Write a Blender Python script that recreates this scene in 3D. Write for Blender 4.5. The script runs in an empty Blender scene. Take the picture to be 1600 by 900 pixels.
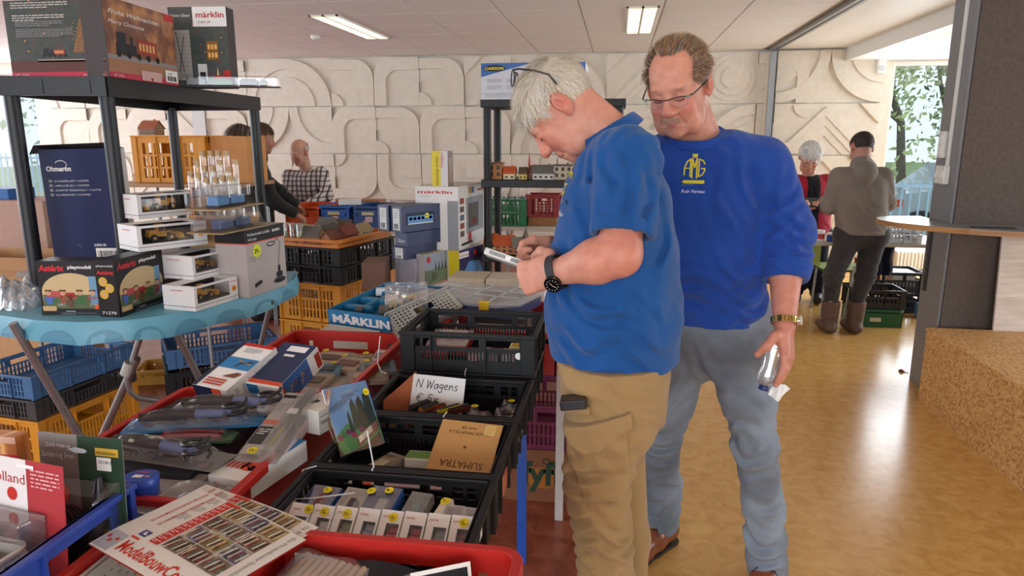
import bpy,math,random
import numpy as np
from mathutils import Matrix,Vector
random.seed(7)
SC=bpy.context.scene
COL=SC.collection
PI=math.pi

# ------------------------------------------------------------------ camera, sky, exposure
CAM_H,PITCH,YAW,FPX=1.58,math.radians(12),math.radians(8.5),1100.0
cam_data=bpy.data.cameras.new('camera')
cam_data.sensor_width=36.0
cam_data.lens=36.0*FPX/1600.0
cam_data.clip_start=0.05
cam_data.clip_end=300
cam=bpy.data.objects.new('camera',cam_data)
cam.location=(0,0,CAM_H)
cam.rotation_euler=(PI/2-PITCH,0,YAW)
COL.objects.link(cam)
SC.camera=cam

SC.view_settings.view_transform='Standard'
SC.view_settings.look='None'
SC.view_settings.gamma=1.0
SC.view_settings.use_curve_mapping=False
SC.view_settings.exposure=0.45
SC.cycles.use_denoising=True
SC.cycles.max_bounces=8
SC.cycles.transparent_max_bounces=16
SC.cycles.sample_clamp_indirect=6.0
SC.cycles.caustics_reflective=False
SC.cycles.caustics_refractive=False

world=bpy.data.worlds.new('sky')
SC.world=world
world.use_nodes=True
_nt=world.node_tree
_nt.nodes.clear()
_sky=_nt.nodes.new('ShaderNodeTexSky')
_sky.sky_type='HOSEK_WILKIE'
_sky.turbidity=4.0
_sky.sun_direction=(-0.5,0.4,0.77)
_mix=_nt.nodes.new('ShaderNodeMix');_mix.data_type='RGBA'
_mix.inputs[0].default_value=0.55
_mix.inputs[7].default_value=(0.80,0.90,1.0,1)
_bg=_nt.nodes.new('ShaderNodeBackground');_bg.inputs[1].default_value=1.5
_wo=_nt.nodes.new('ShaderNodeOutputWorld')
_nt.links.new(_sky.outputs[0],_mix.inputs[6])
_nt.links.new(_mix.outputs[2],_bg.inputs[0])
_nt.links.new(_bg.outputs[0],_wo.inputs[0])

# daylight through the room's windows (soft lights lying in the window openings, facing in)
def window_light(loc,rot,sx,sy,power,color=(0.86,0.93,1.0)):
 L=bpy.data.lights.new('window_daylight','AREA')
 L.shape='RECTANGLE';L.size=sx;L.size_y=sy;L.energy=power;L.color=color
 o=bpy.data.objects.new('window_daylight',L)
 o.location=loc;o.rotation_euler=rot
 COL.objects.link(o)
 return o
window_light((-9.3,3.0,1.65),(0,-PI/2,0),1.9,10.0,270)
window_light((6.0,4.6,1.6),(0,PI/2,0),2.0,8.0,210)
window_light((-1.0,-4.8,1.6),(PI/2,0,0),8.0,1.9,260)
window_light((3.75,9.15,1.4),(-PI/2,0,0),1.1,2.0,60)
window_light((-8.7,9.15,1.5),(-PI/2,0,0),1.0,1.9,40)

# ------------------------------------------------------------------ picture rays -> points in the room (planning helpers)
def ray(px,py):
 u=(px-800)/FPX;v=(450-py)/FPX
 X=u;Y=math.cos(PITCH)+v*math.sin(PITCH);Z=v*math.cos(PITCH)-math.sin(PITCH)
 c,s=math.cos(YAW),math.sin(YAW)
 return Vector((X*c-Y*s,X*s+Y*c,Z))
def G(px,py,z):
 r=ray(px,py);t=(z-CAM_H)/r.z
 return Vector((r.x*t,r.y*t,z))
def Yp(px,py,y):
 r=ray(px,py);t=y/r.y
 return Vector((r.x*t,y,CAM_H+r.z*t))
def Xp(px,py,x):
 r=ray(px,py);t=x/r.x
 return Vector((x,r.y*t,CAM_H+r.z*t))

 # ------------------------------------------------------------------ materials
_mats={}
def srgb(h):
 h=h.lstrip('#')
 c=[int(h[i:i+2],16)/255 for i in(0,2,4)]
 return tuple((x/12.92 if x<=0.04045 else((x+0.055)/1.055)**2.4)for x in c)
def new_mat(name):
 m=bpy.data.materials.new(name);m.use_nodes=True
 nt=m.node_tree;nt.nodes.clear()
 out=nt.nodes.new('ShaderNodeOutputMaterial')
 return m,nt,out
def N(nt,t,**kw):
 n=nt.nodes.new(t)
 for k,v in kw.items():
  if k.startswith('i_'):
   n.inputs[k[2:].replace('_',' ')].default_value=v
  else:
   setattr(n,k,v)
 return n
def plain(h,rough=0.5,metal=0.0,var=0.06,bump=0.0,scale=30,coat=0.0,sss=0.0,spec=0.5):
 """opaque surface with a slight mottling so that nothing is dead flat"""
 key=('p',h,rough,metal,var,bump,scale,coat,sss,spec)
 if key in _mats:return _mats[key]
 m,nt,out=new_mat('surface_'+h.strip('#'))
 p=N(nt,'ShaderNodeBsdfPrincipled')
 c=srgb(h)
 tc=N(nt,'ShaderNodeTexCoord')
 if var>0:
  no=N(nt,'ShaderNodeTexNoise');no.inputs['Scale'].default_value=scale;no.inputs['Detail'].default_value=3
  nt.links.new(tc.outputs['Object'],no.inputs['Vector'])
  r=N(nt,'ShaderNodeValToRGB')
  r.color_ramp.elements[0].position=0.3;r.color_ramp.elements[1].position=0.7
  r.color_ramp.elements[0].color=(*[x*(1-var)for x in c],1)
  r.color_ramp.elements[1].color=(*[min(1,x*(1+var))for x in c],1)
  nt.links.new(no.outputs['Fac'],r.inputs[0]);nt.links.new(r.outputs[0],p.inputs['Base Color'])
  if bump>0:
   b=N(nt,'ShaderNodeBump');b.inputs['Strength'].default_value=bump;b.inputs['Distance'].default_value=0.002
   n2=N(nt,'ShaderNodeTexNoise');n2.inputs['Scale'].default_value=scale*8;n2.inputs['Detail'].default_value=2
   nt.links.new(tc.outputs['Object'],n2.inputs['Vector'])
   nt.links.new(n2.outputs['Fac'],b.inputs['Height']);nt.links.new(b.outputs[0],p.inputs['Normal'])
 else:
  p.inputs['Base Color'].default_value=(*c,1)
 p.inputs['Roughness'].default_value=rough;p.inputs['Metallic'].default_value=metal
 p.inputs['Coat Weight'].default_value=coat
 p.inputs['Specular IOR Level'].default_value=spec
 if sss>0:
  p.inputs['Subsurface Weight'].default_value=sss
  p.inputs['Subsurface Radius'].default_value=(0.012,0.004,0.002)
  p.inputs['Subsurface Scale'].default_value=1.0
 nt.links.new(p.outputs[0],out.inputs[0])
 _mats[key]=m
 return m
def ink(h,rough=0.5):return plain(h,max(rough,.45),var=0.0,spec=0.3)
def clear(h='#ffffff',refl=0.09,rough=0.08,tint=0.0,milky=0.0):
 """thin clear plastic: see-through with a sheen; milky adds a share of diffuse"""
 key=('c',h,refl,rough,tint,milky)
 if key in _mats:return _mats[key]
 m,nt,out=new_mat('clear_plastic')
 c=srgb(h)
 tr=N(nt,'ShaderNodeBsdfTransparent');tr.inputs[0].default_value=(*[1-tint*(1-x)for x in c],1)
 gl=N(nt,'ShaderNodeBsdfGlossy');gl.inputs['Roughness'].default_value=rough
 lw=N(nt,'ShaderNodeLayerWeight');lw.inputs[0].default_value=0.35
 mr=N(nt,'ShaderNodeMapRange');mr.inputs['To Min'].default_value=refl;mr.inputs['To Max'].default_value=min(1,refl*4+0.25)
 nt.links.new(lw.outputs['Fresnel'],mr.inputs['Value'])
 mx=N(nt,'ShaderNodeMixShader')
 nt.links.new(mr.outputs[0],mx.inputs[0]);nt.links.new(tr.outputs[0],mx.inputs[1]);nt.links.new(gl.outputs[0],mx.inputs[2])
 last=mx.outputs[0]
 if milky>0:
  df=N(nt,'ShaderNodeBsdfDiffuse');df.inputs[0].default_value=(*c,1)
  m2=N(nt,'ShaderNodeMixShader');m2.inputs[0].default_value=milky
  nt.links.new(last,m2.inputs[1]);nt.links.new(df.outputs[0],m2.inputs[2]);last=m2.outputs[0]
 nt.links.new(last,out.inputs[0])
 _mats[key]=m
 return m
def glow(h,s):
 key=('g',h,s)
 if key in _mats:return _mats[key]
 m,nt,out=new_mat('lamp_glow')
 e=N(nt,'ShaderNodeEmission');e.inputs[0].default_value=(*srgb(h),1);e.inputs[1].default_value=s
 nt.links.new(e.outputs[0],out.inputs[0]);_mats[key]=m
 return m
def ramp_mat(name,stops,scale=(1,1,1),tex='noise',rough=0.5,detail=4,bump=0.0,dist=0.0,bump_scale=1.0,rr=None,spec=0.5):
 """procedural colours: stops = [(pos, hex)...] over a noise / voronoi / wave texture in object space"""
 key=('r',name)
 if key in _mats:return _mats[key]
 m,nt,out=new_mat(name)
 p=N(nt,'ShaderNodeBsdfPrincipled')
 tc=N(nt,'ShaderNodeTexCoord');mp=N(nt,'ShaderNodeMapping');mp.inputs['Scale'].default_value=scale
 nt.links.new(tc.outputs['Object'],mp.inputs['Vector'])
 if tex=='noise':
  t=N(nt,'ShaderNodeTexNoise');t.inputs['Scale'].default_value=1;t.inputs['Detail'].default_value=detail;t.inputs['Distortion'].default_value=dist;o=t.outputs['Fac']
 elif tex=='voronoi':
  t=N(nt,'ShaderNodeTexVoronoi');t.inputs['Scale'].default_value=1;o=t.outputs['Color']
  sp=N(nt,'ShaderNodeSeparateColor');nt.links.new(o,sp.inputs[0]);o=sp.outputs[0]
 elif tex=='dots':
  t=N(nt,'ShaderNodeTexVoronoi');t.inputs['Scale'].default_value=1;o=t.outputs['Distance']
 elif tex=='wave':
  t=N(nt,'ShaderNodeTexWave');t.inputs['Scale'].default_value=1;t.inputs['Distortion'].default_value=dist;t.inputs['Detail'].default_value=detail;o=t.outputs['Fac']
 nt.links.new(mp.outputs[0],t.inputs['Vector'])
 r=N(nt,'ShaderNodeValToRGB')
 els=r.color_ramp.elements
 while len(els)<len(stops):els.new(0.5)
 for e,(pos,h)in zip(els,stops):
  e.position=pos;e.color=(*srgb(h),1)
 nt.links.new(o,r.inputs[0]);nt.links.new(r.outputs[0],p.inputs['Base Color'])
 p.inputs['Roughness'].default_value=rough
 p.inputs['Specular IOR Level'].default_value=spec
 if bump:
  b=N(nt,'ShaderNodeBump');b.inputs['Strength'].default_value=bump;b.inputs['Distance'].default_value=0.003*bump_scale
  nt.links.new(o,b.inputs['Height']);nt.links.new(b.outputs[0],p.inputs['Normal'])
 nt.links.new(p.outputs[0],out.inputs[0])
 _mats[key]=m
 return m
def cloth(name,h,weave=900,var=0.1,rough=0.85,blot=6,worn=None,wornscale=5):
 """woven or knitted fabric: fine weave bump, soft mottling, optional faded blotches"""
 key=('f',name)
 if key in _mats:return _mats[key]
 m,nt,out=new_mat(name)
 p=N(nt,'ShaderNodeBsdfPrincipled');c=srgb(h)
 tc=N(nt,'ShaderNodeTexCoord')
 n1=N(nt,'ShaderNodeTexNoise');n1.inputs['Scale'].default_value=blot;n1.inputs['Detail'].default_value=5
 nt.links.new(tc.outputs['Object'],n1.inputs['Vector'])
 r=N(nt,'ShaderNodeValToRGB');r.color_ramp.elements[0].position=0.3;r.color_ramp.elements[1].position=0.72
 r.color_ramp.elements[0].color=(*[x*(1-var)for x in c],1)
 r.color_ramp.elements[1].color=(*(srgb(worn)if worn else[min(1,x*(1+var))for x in c]),1)
 nt.links.new(n1.outputs['Fac'],r.inputs[0])
 n2=N(nt,'ShaderNodeTexNoise');n2.inputs['Scale'].default_value=weave;n2.inputs['Detail'].default_value=1
 nt.links.new(tc.outputs['Object'],n2.inputs['Vector'])
 b=N(nt,'ShaderNodeBump');b.inputs['Strength'].default_value=0.35;b.inputs['Distance'].default_value=0.001
 nt.links.new(n2.outputs['Fac'],b.inputs['Height'])
 nt.links.new(b.outputs[0],p.inputs['Normal']);nt.links.new(r.outputs[0],p.inputs['Base Color'])
 p.inputs['Roughness'].default_value=rough;p.inputs['Specular IOR Level'].default_value=0.2
 p.inputs['Sheen Weight'].default_value=0.12
 nt.links.new(p.outputs[0],out.inputs[0])
 _mats[key]=m
 return m

 # ------------------------------------------------------------------ text outlines, cached
_glyphs={}
def text_geo(s,shear=0.0,bold=0.0,spacing=1.0):
 key=(s,shear,bold,spacing)
 if key not in _glyphs:
  cu=bpy.data.curves.new('lettering','FONT')
  cu.body=s;cu.size=1.0;cu.shear=shear;cu.resolution_u=2;cu.offset=bold;cu.space_character=spacing
  o=bpy.data.objects.new('lettering',cu)
  me=bpy.data.meshes.new_from_object(o)
  vs=[(v.co.x,v.co.y)for v in me.vertices];fs=[tuple(p.vertices)for p in me.polygons]
  bpy.data.objects.remove(o);bpy.data.curves.remove(cu);bpy.data.meshes.remove(me)
  _glyphs[key]=(vs,fs)
 return _glyphs[key]

 # ------------------------------------------------------------------ mesh builder
class MB:
 def __init__(self,T=None):
  self.v=[];self.f=[];self.mi=[];self.sm=[];self.mats=[];self.T=T or Matrix.Identity(4)
 def _m(self,m):
  if m not in self.mats:self.mats.append(m)
  return self.mats.index(m)
 def add(self,vs,fs,m,smooth=False):
  b=len(self.v);T=self.T
  self.v+=[tuple(T@Vector(p))for p in vs]
  k=self._m(m)
  for f in fs:
   self.f.append(tuple(b+i for i in f));self.mi.append(k);self.sm.append(smooth)
  return self
 def face(self,pts,m):return self.add(pts,[tuple(range(len(pts)))],m)
 def bx(self,x0,x1,y0,y1,z0,z1,m):
  vs=[(x,y,z)for z in(z0,z1)for y in(y0,y1)for x in(x0,x1)]
  return self.add(vs,[(0,2,3,1),(4,5,7,6),(0,1,5,4),(2,6,7,3),(0,4,6,2),(1,3,7,5)],m)
 def box(self,c,s,m,R=None):
  vs=[Vector((sx*s[0]/2,sy*s[1]/2,sz*s[2]/2))for sz in(-1,1)for sy in(-1,1)for sx in(-1,1)]
  if R is not None:vs=[R@v for v in vs]
  c=Vector(c)
  return self.add([c+v for v in vs],[(0,2,3,1),(4,5,7,6),(0,1,5,4),(2,6,7,3),(0,4,6,2),(1,3,7,5)],m)
 def rbx(self,x0,x1,y0,y1,z0,z1,r,m,n=4):
  """box with its vertical edges rounded"""
  pts=[]
  for cx,cy,a0 in((x1-r,y1-r,0),(x0+r,y1-r,90),(x0+r,y0+r,180),(x1-r,y0+r,270)):
   for i in range(n+1):
    a=math.radians(a0+90*i/n);pts.append((cx+r*math.cos(a),cy+r*math.sin(a)))
  return self.prism(pts,z0,z1,m)
 def prism(self,poly,z0,z1,m,smooth=False,caps=True):
  n=len(poly)
  vs=[(x,y,z0)for x,y in poly]+[(x,y,z1)for x,y in poly]
  fs=[(i,(i+1)%n,n+(i+1)%n,n+i)for i in range(n)]
  self.add(vs,fs,m,smooth)
  if caps:self.add(vs,[tuple(range(n-1,-1,-1)),tuple(range(n,2*n))],m)
  return self
 def loft(self,rings,m,smooth=True,closed=True,cap=True):
  n=len(rings[0]);vs=[p for r in rings for p in r];fs=[]
  for k in range(len(rings)-1):
   for i in range(n if closed else n-1):
    j=(i+1)%n
    fs.append((k*n+i,k*n+j,(k+1)*n+j,(k+1)*n+i))
  self.add(vs,fs,m,smooth)
  if cap and closed:
   self.add(rings[0],[tuple(range(n-1,-1,-1))],m);self.add(rings[-1],[tuple(range(n))],m)
  return self
 def tube(self,path,r,m,n=8,cap=True):
  path=[Vector(p)for p in path]
  rs=r if isinstance(r,(list,tuple))else[r]*len(path)
  rings=[];up=None
  for i,p in enumerate(path):
   d=(path[min(i+1,len(path)-1)]-path[max(i-1,0)])
   if d.length<1e-9:d=Vector((0,0,1))
   d.normalize()
   if up is None:
    up=Vector((0,0,1))if abs(d.z)<0.9 else Vector((1,0,0))
   a=d.cross(up)
   if a.length<1e-6:a=d.orthogonal()
   a.normalize();b=a.cross(d).normalized();up=b
   rings.append([p+(a*math.cos(2*PI*k/n)+b*math.sin(2*PI*k/n))*rs[i]for k in range(n)])
  return self.loft(rings,m,True,True,cap)
 def cyl(self,p0,p1,r,m,n=12,r1=None):return self.tube([p0,p1],[r,r if r1 is None else r1],m,n)
 def lathe(self,prof,m,n=16,c=(0,0,0),cap=True):
  rings=[[(c[0]+r*math.cos(2*PI*k/n),c[1]+r*math.sin(2*PI*k/n),c[2]+z)for k in range(n)]for r,z in prof]
  return self.loft(rings,m,True,True,cap)
 def grid(self,fn,nu,nv,m,smooth=True):
  vs=[fn(i/nu,j/nv)for j in range(nv+1)for i in range(nu+1)]
  w=nu+1
  return self.add(vs,[(j*w+i,j*w+i+1,(j+1)*w+i+1,(j+1)*w+i)for j in range(nv)for i in range(nu)],m,smooth)
 def ball(self,c,r,m,nu=12,nv=8):
  r=r if isinstance(r,(tuple,list))else(r,r,r)
  rings=[[(c[0]+r[0]*math.sin(PI*j/nv)*math.cos(2*PI*i/nu),c[1]+r[1]*math.sin(PI*j/nv)*math.sin(2*PI*i/nu),c[2]-r[2]*math.cos(PI*j/nv))for i in range(nu)]for j in range(1,nv)]
  return self.loft(rings,m)
 def plate(self,O,ux,uy,W,H,t,holes,m):
  """flat plate in the plane (ux, uy) at O, thickness t along ux x uy, with rectangular holes (x0, x1, y0, y1)"""
  O,ux,uy=Vector(O),Vector(ux),Vector(uy);n=ux.cross(uy)*t
  xs=sorted({0.0,W}|{min(max(h[i],0),W)for h in holes for i in(0,1)})
  ys=sorted({0.0,H}|{min(max(h[i],0),H)for h in holes for i in(2,3)})
  def solid(i,j):
   if i<0 or j<0 or i>=len(xs)-1 or j>=len(ys)-1:return False
   cx=(xs[i]+xs[i+1])/2;cy=(ys[j]+ys[j+1])/2
   return not any(h[0]<cx<h[1]and h[2]<cy<h[3]for h in holes)
  P=lambda x,y,k:O+ux*x+uy*y+n*k
  vs=[];fs=[]
  def q(a,b,c,d):
   k=len(vs);vs.extend([a,b,c,d]);fs.append((k,k+1,k+2,k+3))
  for j in range(len(ys)-1):
   i=0
   while i<len(xs)-1:
    if not solid(i,j):i+=1;continue
    k=i
    while solid(k+1,j):k+=1
    x0,x1,y0,y1=xs[i],xs[k+1],ys[j],ys[j+1]
    q(P(x0,y0,1),P(x1,y0,1),P(x1,y1,1),P(x0,y1,1))
    q(P(x0,y0,0),P(x0,y1,0),P(x1,y1,0),P(x1,y0,0))
    q(P(x0,y0,0),P(x0,y0,1),P(x0,y1,1),P(x0,y1,0))
    q(P(x1,y0,0),P(x1,y1,0),P(x1,y1,1),P(x1,y0,1))
    i=k+1
  for j in range(len(ys)):
   i=0
   while i<len(xs)-1:
    a,b=solid(i,j-1),solid(i,j)
    if a==b:i+=1;continue
    k=i
    while k+1<len(xs)-1 and(solid(k+1,j-1),solid(k+1,j))==(a,b):k+=1
    x0,x1,y=xs[i],xs[k+1],ys[j]
    if a:q(P(x0,y,0),P(x0,y,1),P(x1,y,1),P(x1,y,0))
    else:q(P(x0,y,0),P(x1,y,0),P(x1,y,1),P(x0,y,1))
    i=k+1
  return self.add(vs,fs,m)
  # flat print on a face: O corner, ux / uy unit vectors along the face (n = ux x uy points out)
 def on(self,O,ux,uy,lift=0.0006):
  self.pO,self.pu,self.pv=Vector(O),Vector(ux).normalized(),Vector(uy).normalized()
  self.pn=self.pu.cross(self.pv);self.pl=lift;self.pk=0
  return self
 def _p(self,x,y,k=0):return self.pO+self.pu*x+self.pv*y+self.pn*(self.pl*(1+self.pk))
 def layer(self,k):self.pk=k;return self
 def prect(self,x0,x1,y0,y1,m):return self.face([self._p(x0,y0),self._p(x1,y0),self._p(x1,y1),self._p(x0,y1)],m)
 def ppoly(self,pts,m):return self.face([self._p(*p)for p in pts],m)
 def pcirc(self,x,y,r,m,n=20,ry=None):
  ry=ry or r
  return self.face([self._p(x+r*math.cos(2*PI*i/n),y+ry*math.sin(2*PI*i/n))for i in range(n)],m)
 def pline(self,pts,w,m):
  for(ax,ay),(bx_,by)in zip(pts,pts[1:]):
   d=math.hypot(bx_-ax,by-ay)or 1e-6;nx,ny=-(by-ay)/d*w/2,(bx_-ax)/d*w/2
   ex,ey=(bx_-ax)/d*w*0.3,(by-ay)/d*w*0.3
   self.face([self._p(ax+nx-ex,ay+ny-ey),self._p(ax-nx-ex,ay-ny-ey),self._p(bx_-nx+ex,by-ny+ey),self._p(bx_+nx+ex,by+ny+ey)][::-1],m)
  return self
 def ptext(self,s,x,y,size,m,align='l',rot=0.0,shear=0.0,bold=0.0,width=None,spacing=1.0):
  vs,fs=text_geo(s,shear,bold,spacing)
  if not vs:return self
  x0=min(v[0]for v in vs);x1=max(v[0]for v in vs)
  w=(x1-x0)*size
  sx=size if width is None else width/(x1-x0)
  w=(x1-x0)*sx
  ox={'l':0,'c':-w/2,'r':-w}[align]
  c,s_=math.cos(rot),math.sin(rot)
  pts=[]
  for a,b in vs:
   a=(a-x0)*sx+ox;b=b*size
   pts.append(self._p(x+a*c-b*s_,y+a*s_+b*c))
  return self.add(pts,fs,m)
 def pbars(self,x,y,w,h,m,n=22,seed=1):
  rnd=random.Random(seed);t=0;ws=[rnd.choice((1,1,2,3))for _ in range(n*2)];tot=sum(ws)
  for k in range(n*2):
   if k%2==0:self.prect(x+w*t/tot,x+w*(t+ws[k])/tot,y,y+h,m)
   t+=ws[k]
  return self
 def plines(self,x,y,w,lh,n,m,seed=1,th=0.35):
  """rows of tiny unreadable print"""
  rnd=random.Random(seed)
  for k in range(n):
   yy=y-k*lh;xx=x;end=x+w*(1 if k<n-1 else rnd.uniform(0.4,0.8))
   while xx<end:
    l=rnd.uniform(1.0,3.2)*lh;l=min(l,end-xx)
    self.prect(xx,xx+l,yy,yy+lh*th,m);xx+=l+lh*0.45
  return self
 def build(self,name,parent=None,bevel=0.0,seg=2,sharp=None):
  me=bpy.data.meshes.new(name)
  me.from_pydata(self.v,[],self.f)
  for m in self.mats:me.materials.append(m)
  me.polygons.foreach_set('material_index',self.mi)
  me.polygons.foreach_set('use_smooth',self.sm)
  me.update()
  o=bpy.data.objects.new(name,me)
  COL.objects.link(o)
  if parent is not None:o.parent=parent
  if bevel:
   b=o.modifiers.new('edge','BEVEL');b.width=bevel;b.segments=seg;b.limit_method='ANGLE';b.angle_limit=math.radians(50)
  return o

  # ------------------------------------------------------------------ objects
def tag(o,label=None,cat=None,group=None,kind=None):
 if label:o['label']=label
 if cat:o['category']=cat
 if group:o['group']=group
 if kind:o['kind']=kind
 return o
def at(x,y,z,yaw=0.0,tilt=0.0,roll=0.0):
 return Matrix.Translation((x,y,z))@Matrix.Rotation(math.radians(yaw),4,'Z')@Matrix.Rotation(math.radians(tilt),4,'X')@Matrix.Rotation(math.radians(roll),4,'Y')
def thing(name,label,cat,M,group=None):
 o=bpy.data.objects.new(name,None)
 o.empty_display_size=0.05
 o.matrix_world=M
 COL.objects.link(o)
 return tag(o,label,cat,group)
KIDS={}
def dup(o,M,label=None,group=None):
 """a copy of a thing with copies of its parts and their sub-parts (mesh data shared)"""
 def cp(src,par):
  c=src.copy();COL.objects.link(c)
  if par is not None:c.parent=par
  for ch in[x for x in src.children]:cp(ch,c)
  return c
 r=cp(o,None);r.matrix_world=M
 if label:r['label']=label
 if group:r['group']=group
 return r
def basis(O,ux,uy,uz):
 M=Matrix.Identity(4)
 for i,a in enumerate((ux,uy,uz)):
  for k in range(3):M[k][i]=a[k]
 M.translation=O
 return M
def facing(bl,br,z):
 """frame on the plane z: origin at the picture's front-left corner, x along the front edge to the front-right corner; returns (M, width)"""
 a,b=G(*bl,z),G(*br,z);d=b-a;w=d.length;ux=d.normalized();uz=Vector((0,0,1))
 return basis(a,ux,uz.cross(ux),uz),w
 # ================================================================== THE ROOM
WALL_Y,CEIL=9.2,2.62
white_wall=plain('#ded5c6',0.75,var=0.05,bump=0.5,scale=14)
white_paint=plain('#e9e7e1',0.6,var=0.02)
alu=plain('#a9adb0',0.32,metal=0.85,var=0.04)
steel=plain('#9a9c9d',0.35,metal=0.9,var=0.08)
black_plastic=plain('#1b1c1f',0.42,var=0.12)
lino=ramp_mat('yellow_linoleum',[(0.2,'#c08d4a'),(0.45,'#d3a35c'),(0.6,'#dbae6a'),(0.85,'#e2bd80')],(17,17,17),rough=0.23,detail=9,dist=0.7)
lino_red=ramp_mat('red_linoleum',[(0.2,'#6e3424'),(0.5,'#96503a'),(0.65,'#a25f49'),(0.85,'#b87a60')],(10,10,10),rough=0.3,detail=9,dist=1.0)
def struct(o,name=None):
 o['kind']='structure';return o

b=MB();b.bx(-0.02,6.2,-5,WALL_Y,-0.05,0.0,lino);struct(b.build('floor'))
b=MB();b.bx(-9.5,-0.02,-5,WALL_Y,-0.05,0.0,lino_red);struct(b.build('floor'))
b=MB();b.bx(-0.035,-0.005,-5,WALL_Y,0.0,0.004,plain('#7b6a55',0.4));struct(b.build('trim_1'))

# back wall between two tall windows
wb=MB();wb.bx(-8.22,3.165,WALL_Y,WALL_Y+0.25,0,CEIL+0.1,white_wall)
wb.bx(-9.5,-8.22,WALL_Y,WALL_Y+0.25,0,0.27,white_wall);wb.bx(3.165,6.2,WALL_Y,WALL_Y+0.25,0,0.27,white_wall)
wb.bx(-9.5,-8.22,WALL_Y,WALL_Y+0.25,2.47,CEIL+0.1,white_wall);wb.bx(3.165,6.2,WALL_Y,WALL_Y+0.25,2.47,CEIL+0.1,white_wall)
wall_back=struct(wb.build('wall_back'))

# moulded relief panels on the back wall: nested rounded bands, rings, discs and stripes, all real depth
CELL=0.6
def band_panel(shapes,disc=None,base=0.0):
 """shapes: [(size, corner radius, height)...] from outside in, centred on the cell's lower left corner"""
 m=MB();S=CELL;NA=9
 def path(s,r):
  p=[(s*S,0)]
  for i in range(NA+1):
   a=PI/2*i/NA;p.append((S*(s-r+r*math.cos(a)),S*(s-r+r*math.sin(a))))
  return p+[(0,s*S)]
 P=[path(s,r)for s,r,h in shapes];H=[h for s,r,h in shapes]
 V=lambda p,h:(p[0],-h,p[1])
 corner=(S,S);p=P[0]
 for i in range(len(p)-1):m.face([V(corner,base),V(p[i+1],base),V(p[i],base)],white_wall)
 prev=base
 for k in range(len(P)):
  p=P[k]
  for i in range(len(p)-1):
   m.face([V(p[i],prev),V(p[i+1],prev),V(p[i+1],H[k]),V(p[i],H[k])],white_wall)
   if k+1<len(P):
    q=P[k+1];m.face([V(p[i],H[k]),V(p[i+1],H[k]),V(q[i+1],H[k]),V(q[i],H[k])],white_wall)
   else:m.face([V(p[i],H[k]),V(p[i+1],H[k]),V((0,0),H[k])],white_wall)
  prev=H[k]
 if disc:
  r,h=disc;q=[(r*S*math.cos(PI/2*i/8),r*S*math.sin(PI/2*i/8))for i in range(9)]+[(0,0)]
  h0=H[-1]
  for i in range(len(q)):
   j=(i+1)%len(q);m.face([V(q[i],h0),V(q[j],h0),V(q[j],h),V(q[i],h)],white_wall)
  m.face([V(x,h)for x in q],white_wall)
 for a,c in(((0,0),(S,0)),((S,0),(S,S)),((S,S),(0,S)),((0,S),(0,0))):
  m.face([V(a,-0.002),V(c,-0.002),V(c,0.012),V(a,0.012)],white_wall)
 return m
def clip(poly,f):
 out=[]
 for i in range(len(poly)):
  a,c=poly[i],poly[(i+1)%len(poly)];fa,fc=f(a),f(c)
  if fa>=0:out.append(a)
  if fa*fc<0:
   t=fa/(fa-fc);out.append((a[0]+t*(c[0]-a[0]),a[1]+t*(c[1]-a[1])))
 return out
def stripe_panel(cuts,hs):
 m=MB();S=CELL
 for k in range(len(cuts)-1):
  sq=[(0,0),(S,0),(S,S),(0,S)]
  p=clip(clip(sq,lambda q:(q[1]-q[0])/S-cuts[k]),lambda q:cuts[k+1]-(q[1]-q[0])/S)
  if len(p)<3:continue
  h=hs[k]
  m.face([(x,-h,z)for x,z in p],white_wall)
  for i in range(len(p)):
   a,c=p[i],p[(i+1)%len(p)]
   m.face([(a[0],0,a[1]),(c[0],0,c[1]),(c[0],-h,c[1]),(a[0],-h,a[1])],white_wall)
 return m
def disc_panel(rs,hs):
 m=MB();S=CELL;c=S/2;n=28
 m.face([(0,-0.02,0),(S,-0.02,0),(S,-0.02,S),(0,-0.02,S)],white_wall)
 for r,h in zip(rs,hs):
  ring=[(c+r*S*math.cos(2*PI*i/n),c+r*S*math.sin(2*PI*i/n))for i in range(n)]
  for i in range(n):
   a,d=ring[i],ring[(i+1)%n]
   m.face([(a[0],-0.015,a[1]),(d[0],-0.015,d[1]),(d[0],-h,d[1]),(a[0],-h,a[1])],white_wall)
  m.face([(x,-h,z)for x,z in ring],white_wall)
 return m
PROTO={
'Q':band_panel([(1.0,0.40,0.065),(0.74,0.26,0.030),(0.50,0.20,0.052)],None,0.012),
'q':band_panel([(0.98,0.42,0.060),(0.76,0.30,0.022)],(0.27,0.05),0.01),
'C':band_panel([(1.0,0.999,0.062),(0.80,0.799,0.038),(0.62,0.619,0.056)],None,0.012),
'S':stripe_panel([-1,-0.62,-0.42,-0.24,-0.06,0.62,1],[0.018,0.03,0.042,0.054,0.03,0.062]),
'T':stripe_panel([-1,-0.45,-0.1,0.2,0.5,1],[0.05,0.03,0.052,0.028,0.05]),
'D':disc_panel([0.46,0.34,0.20],[0.034,0.05,0.066]),
}
_pm={}
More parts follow.
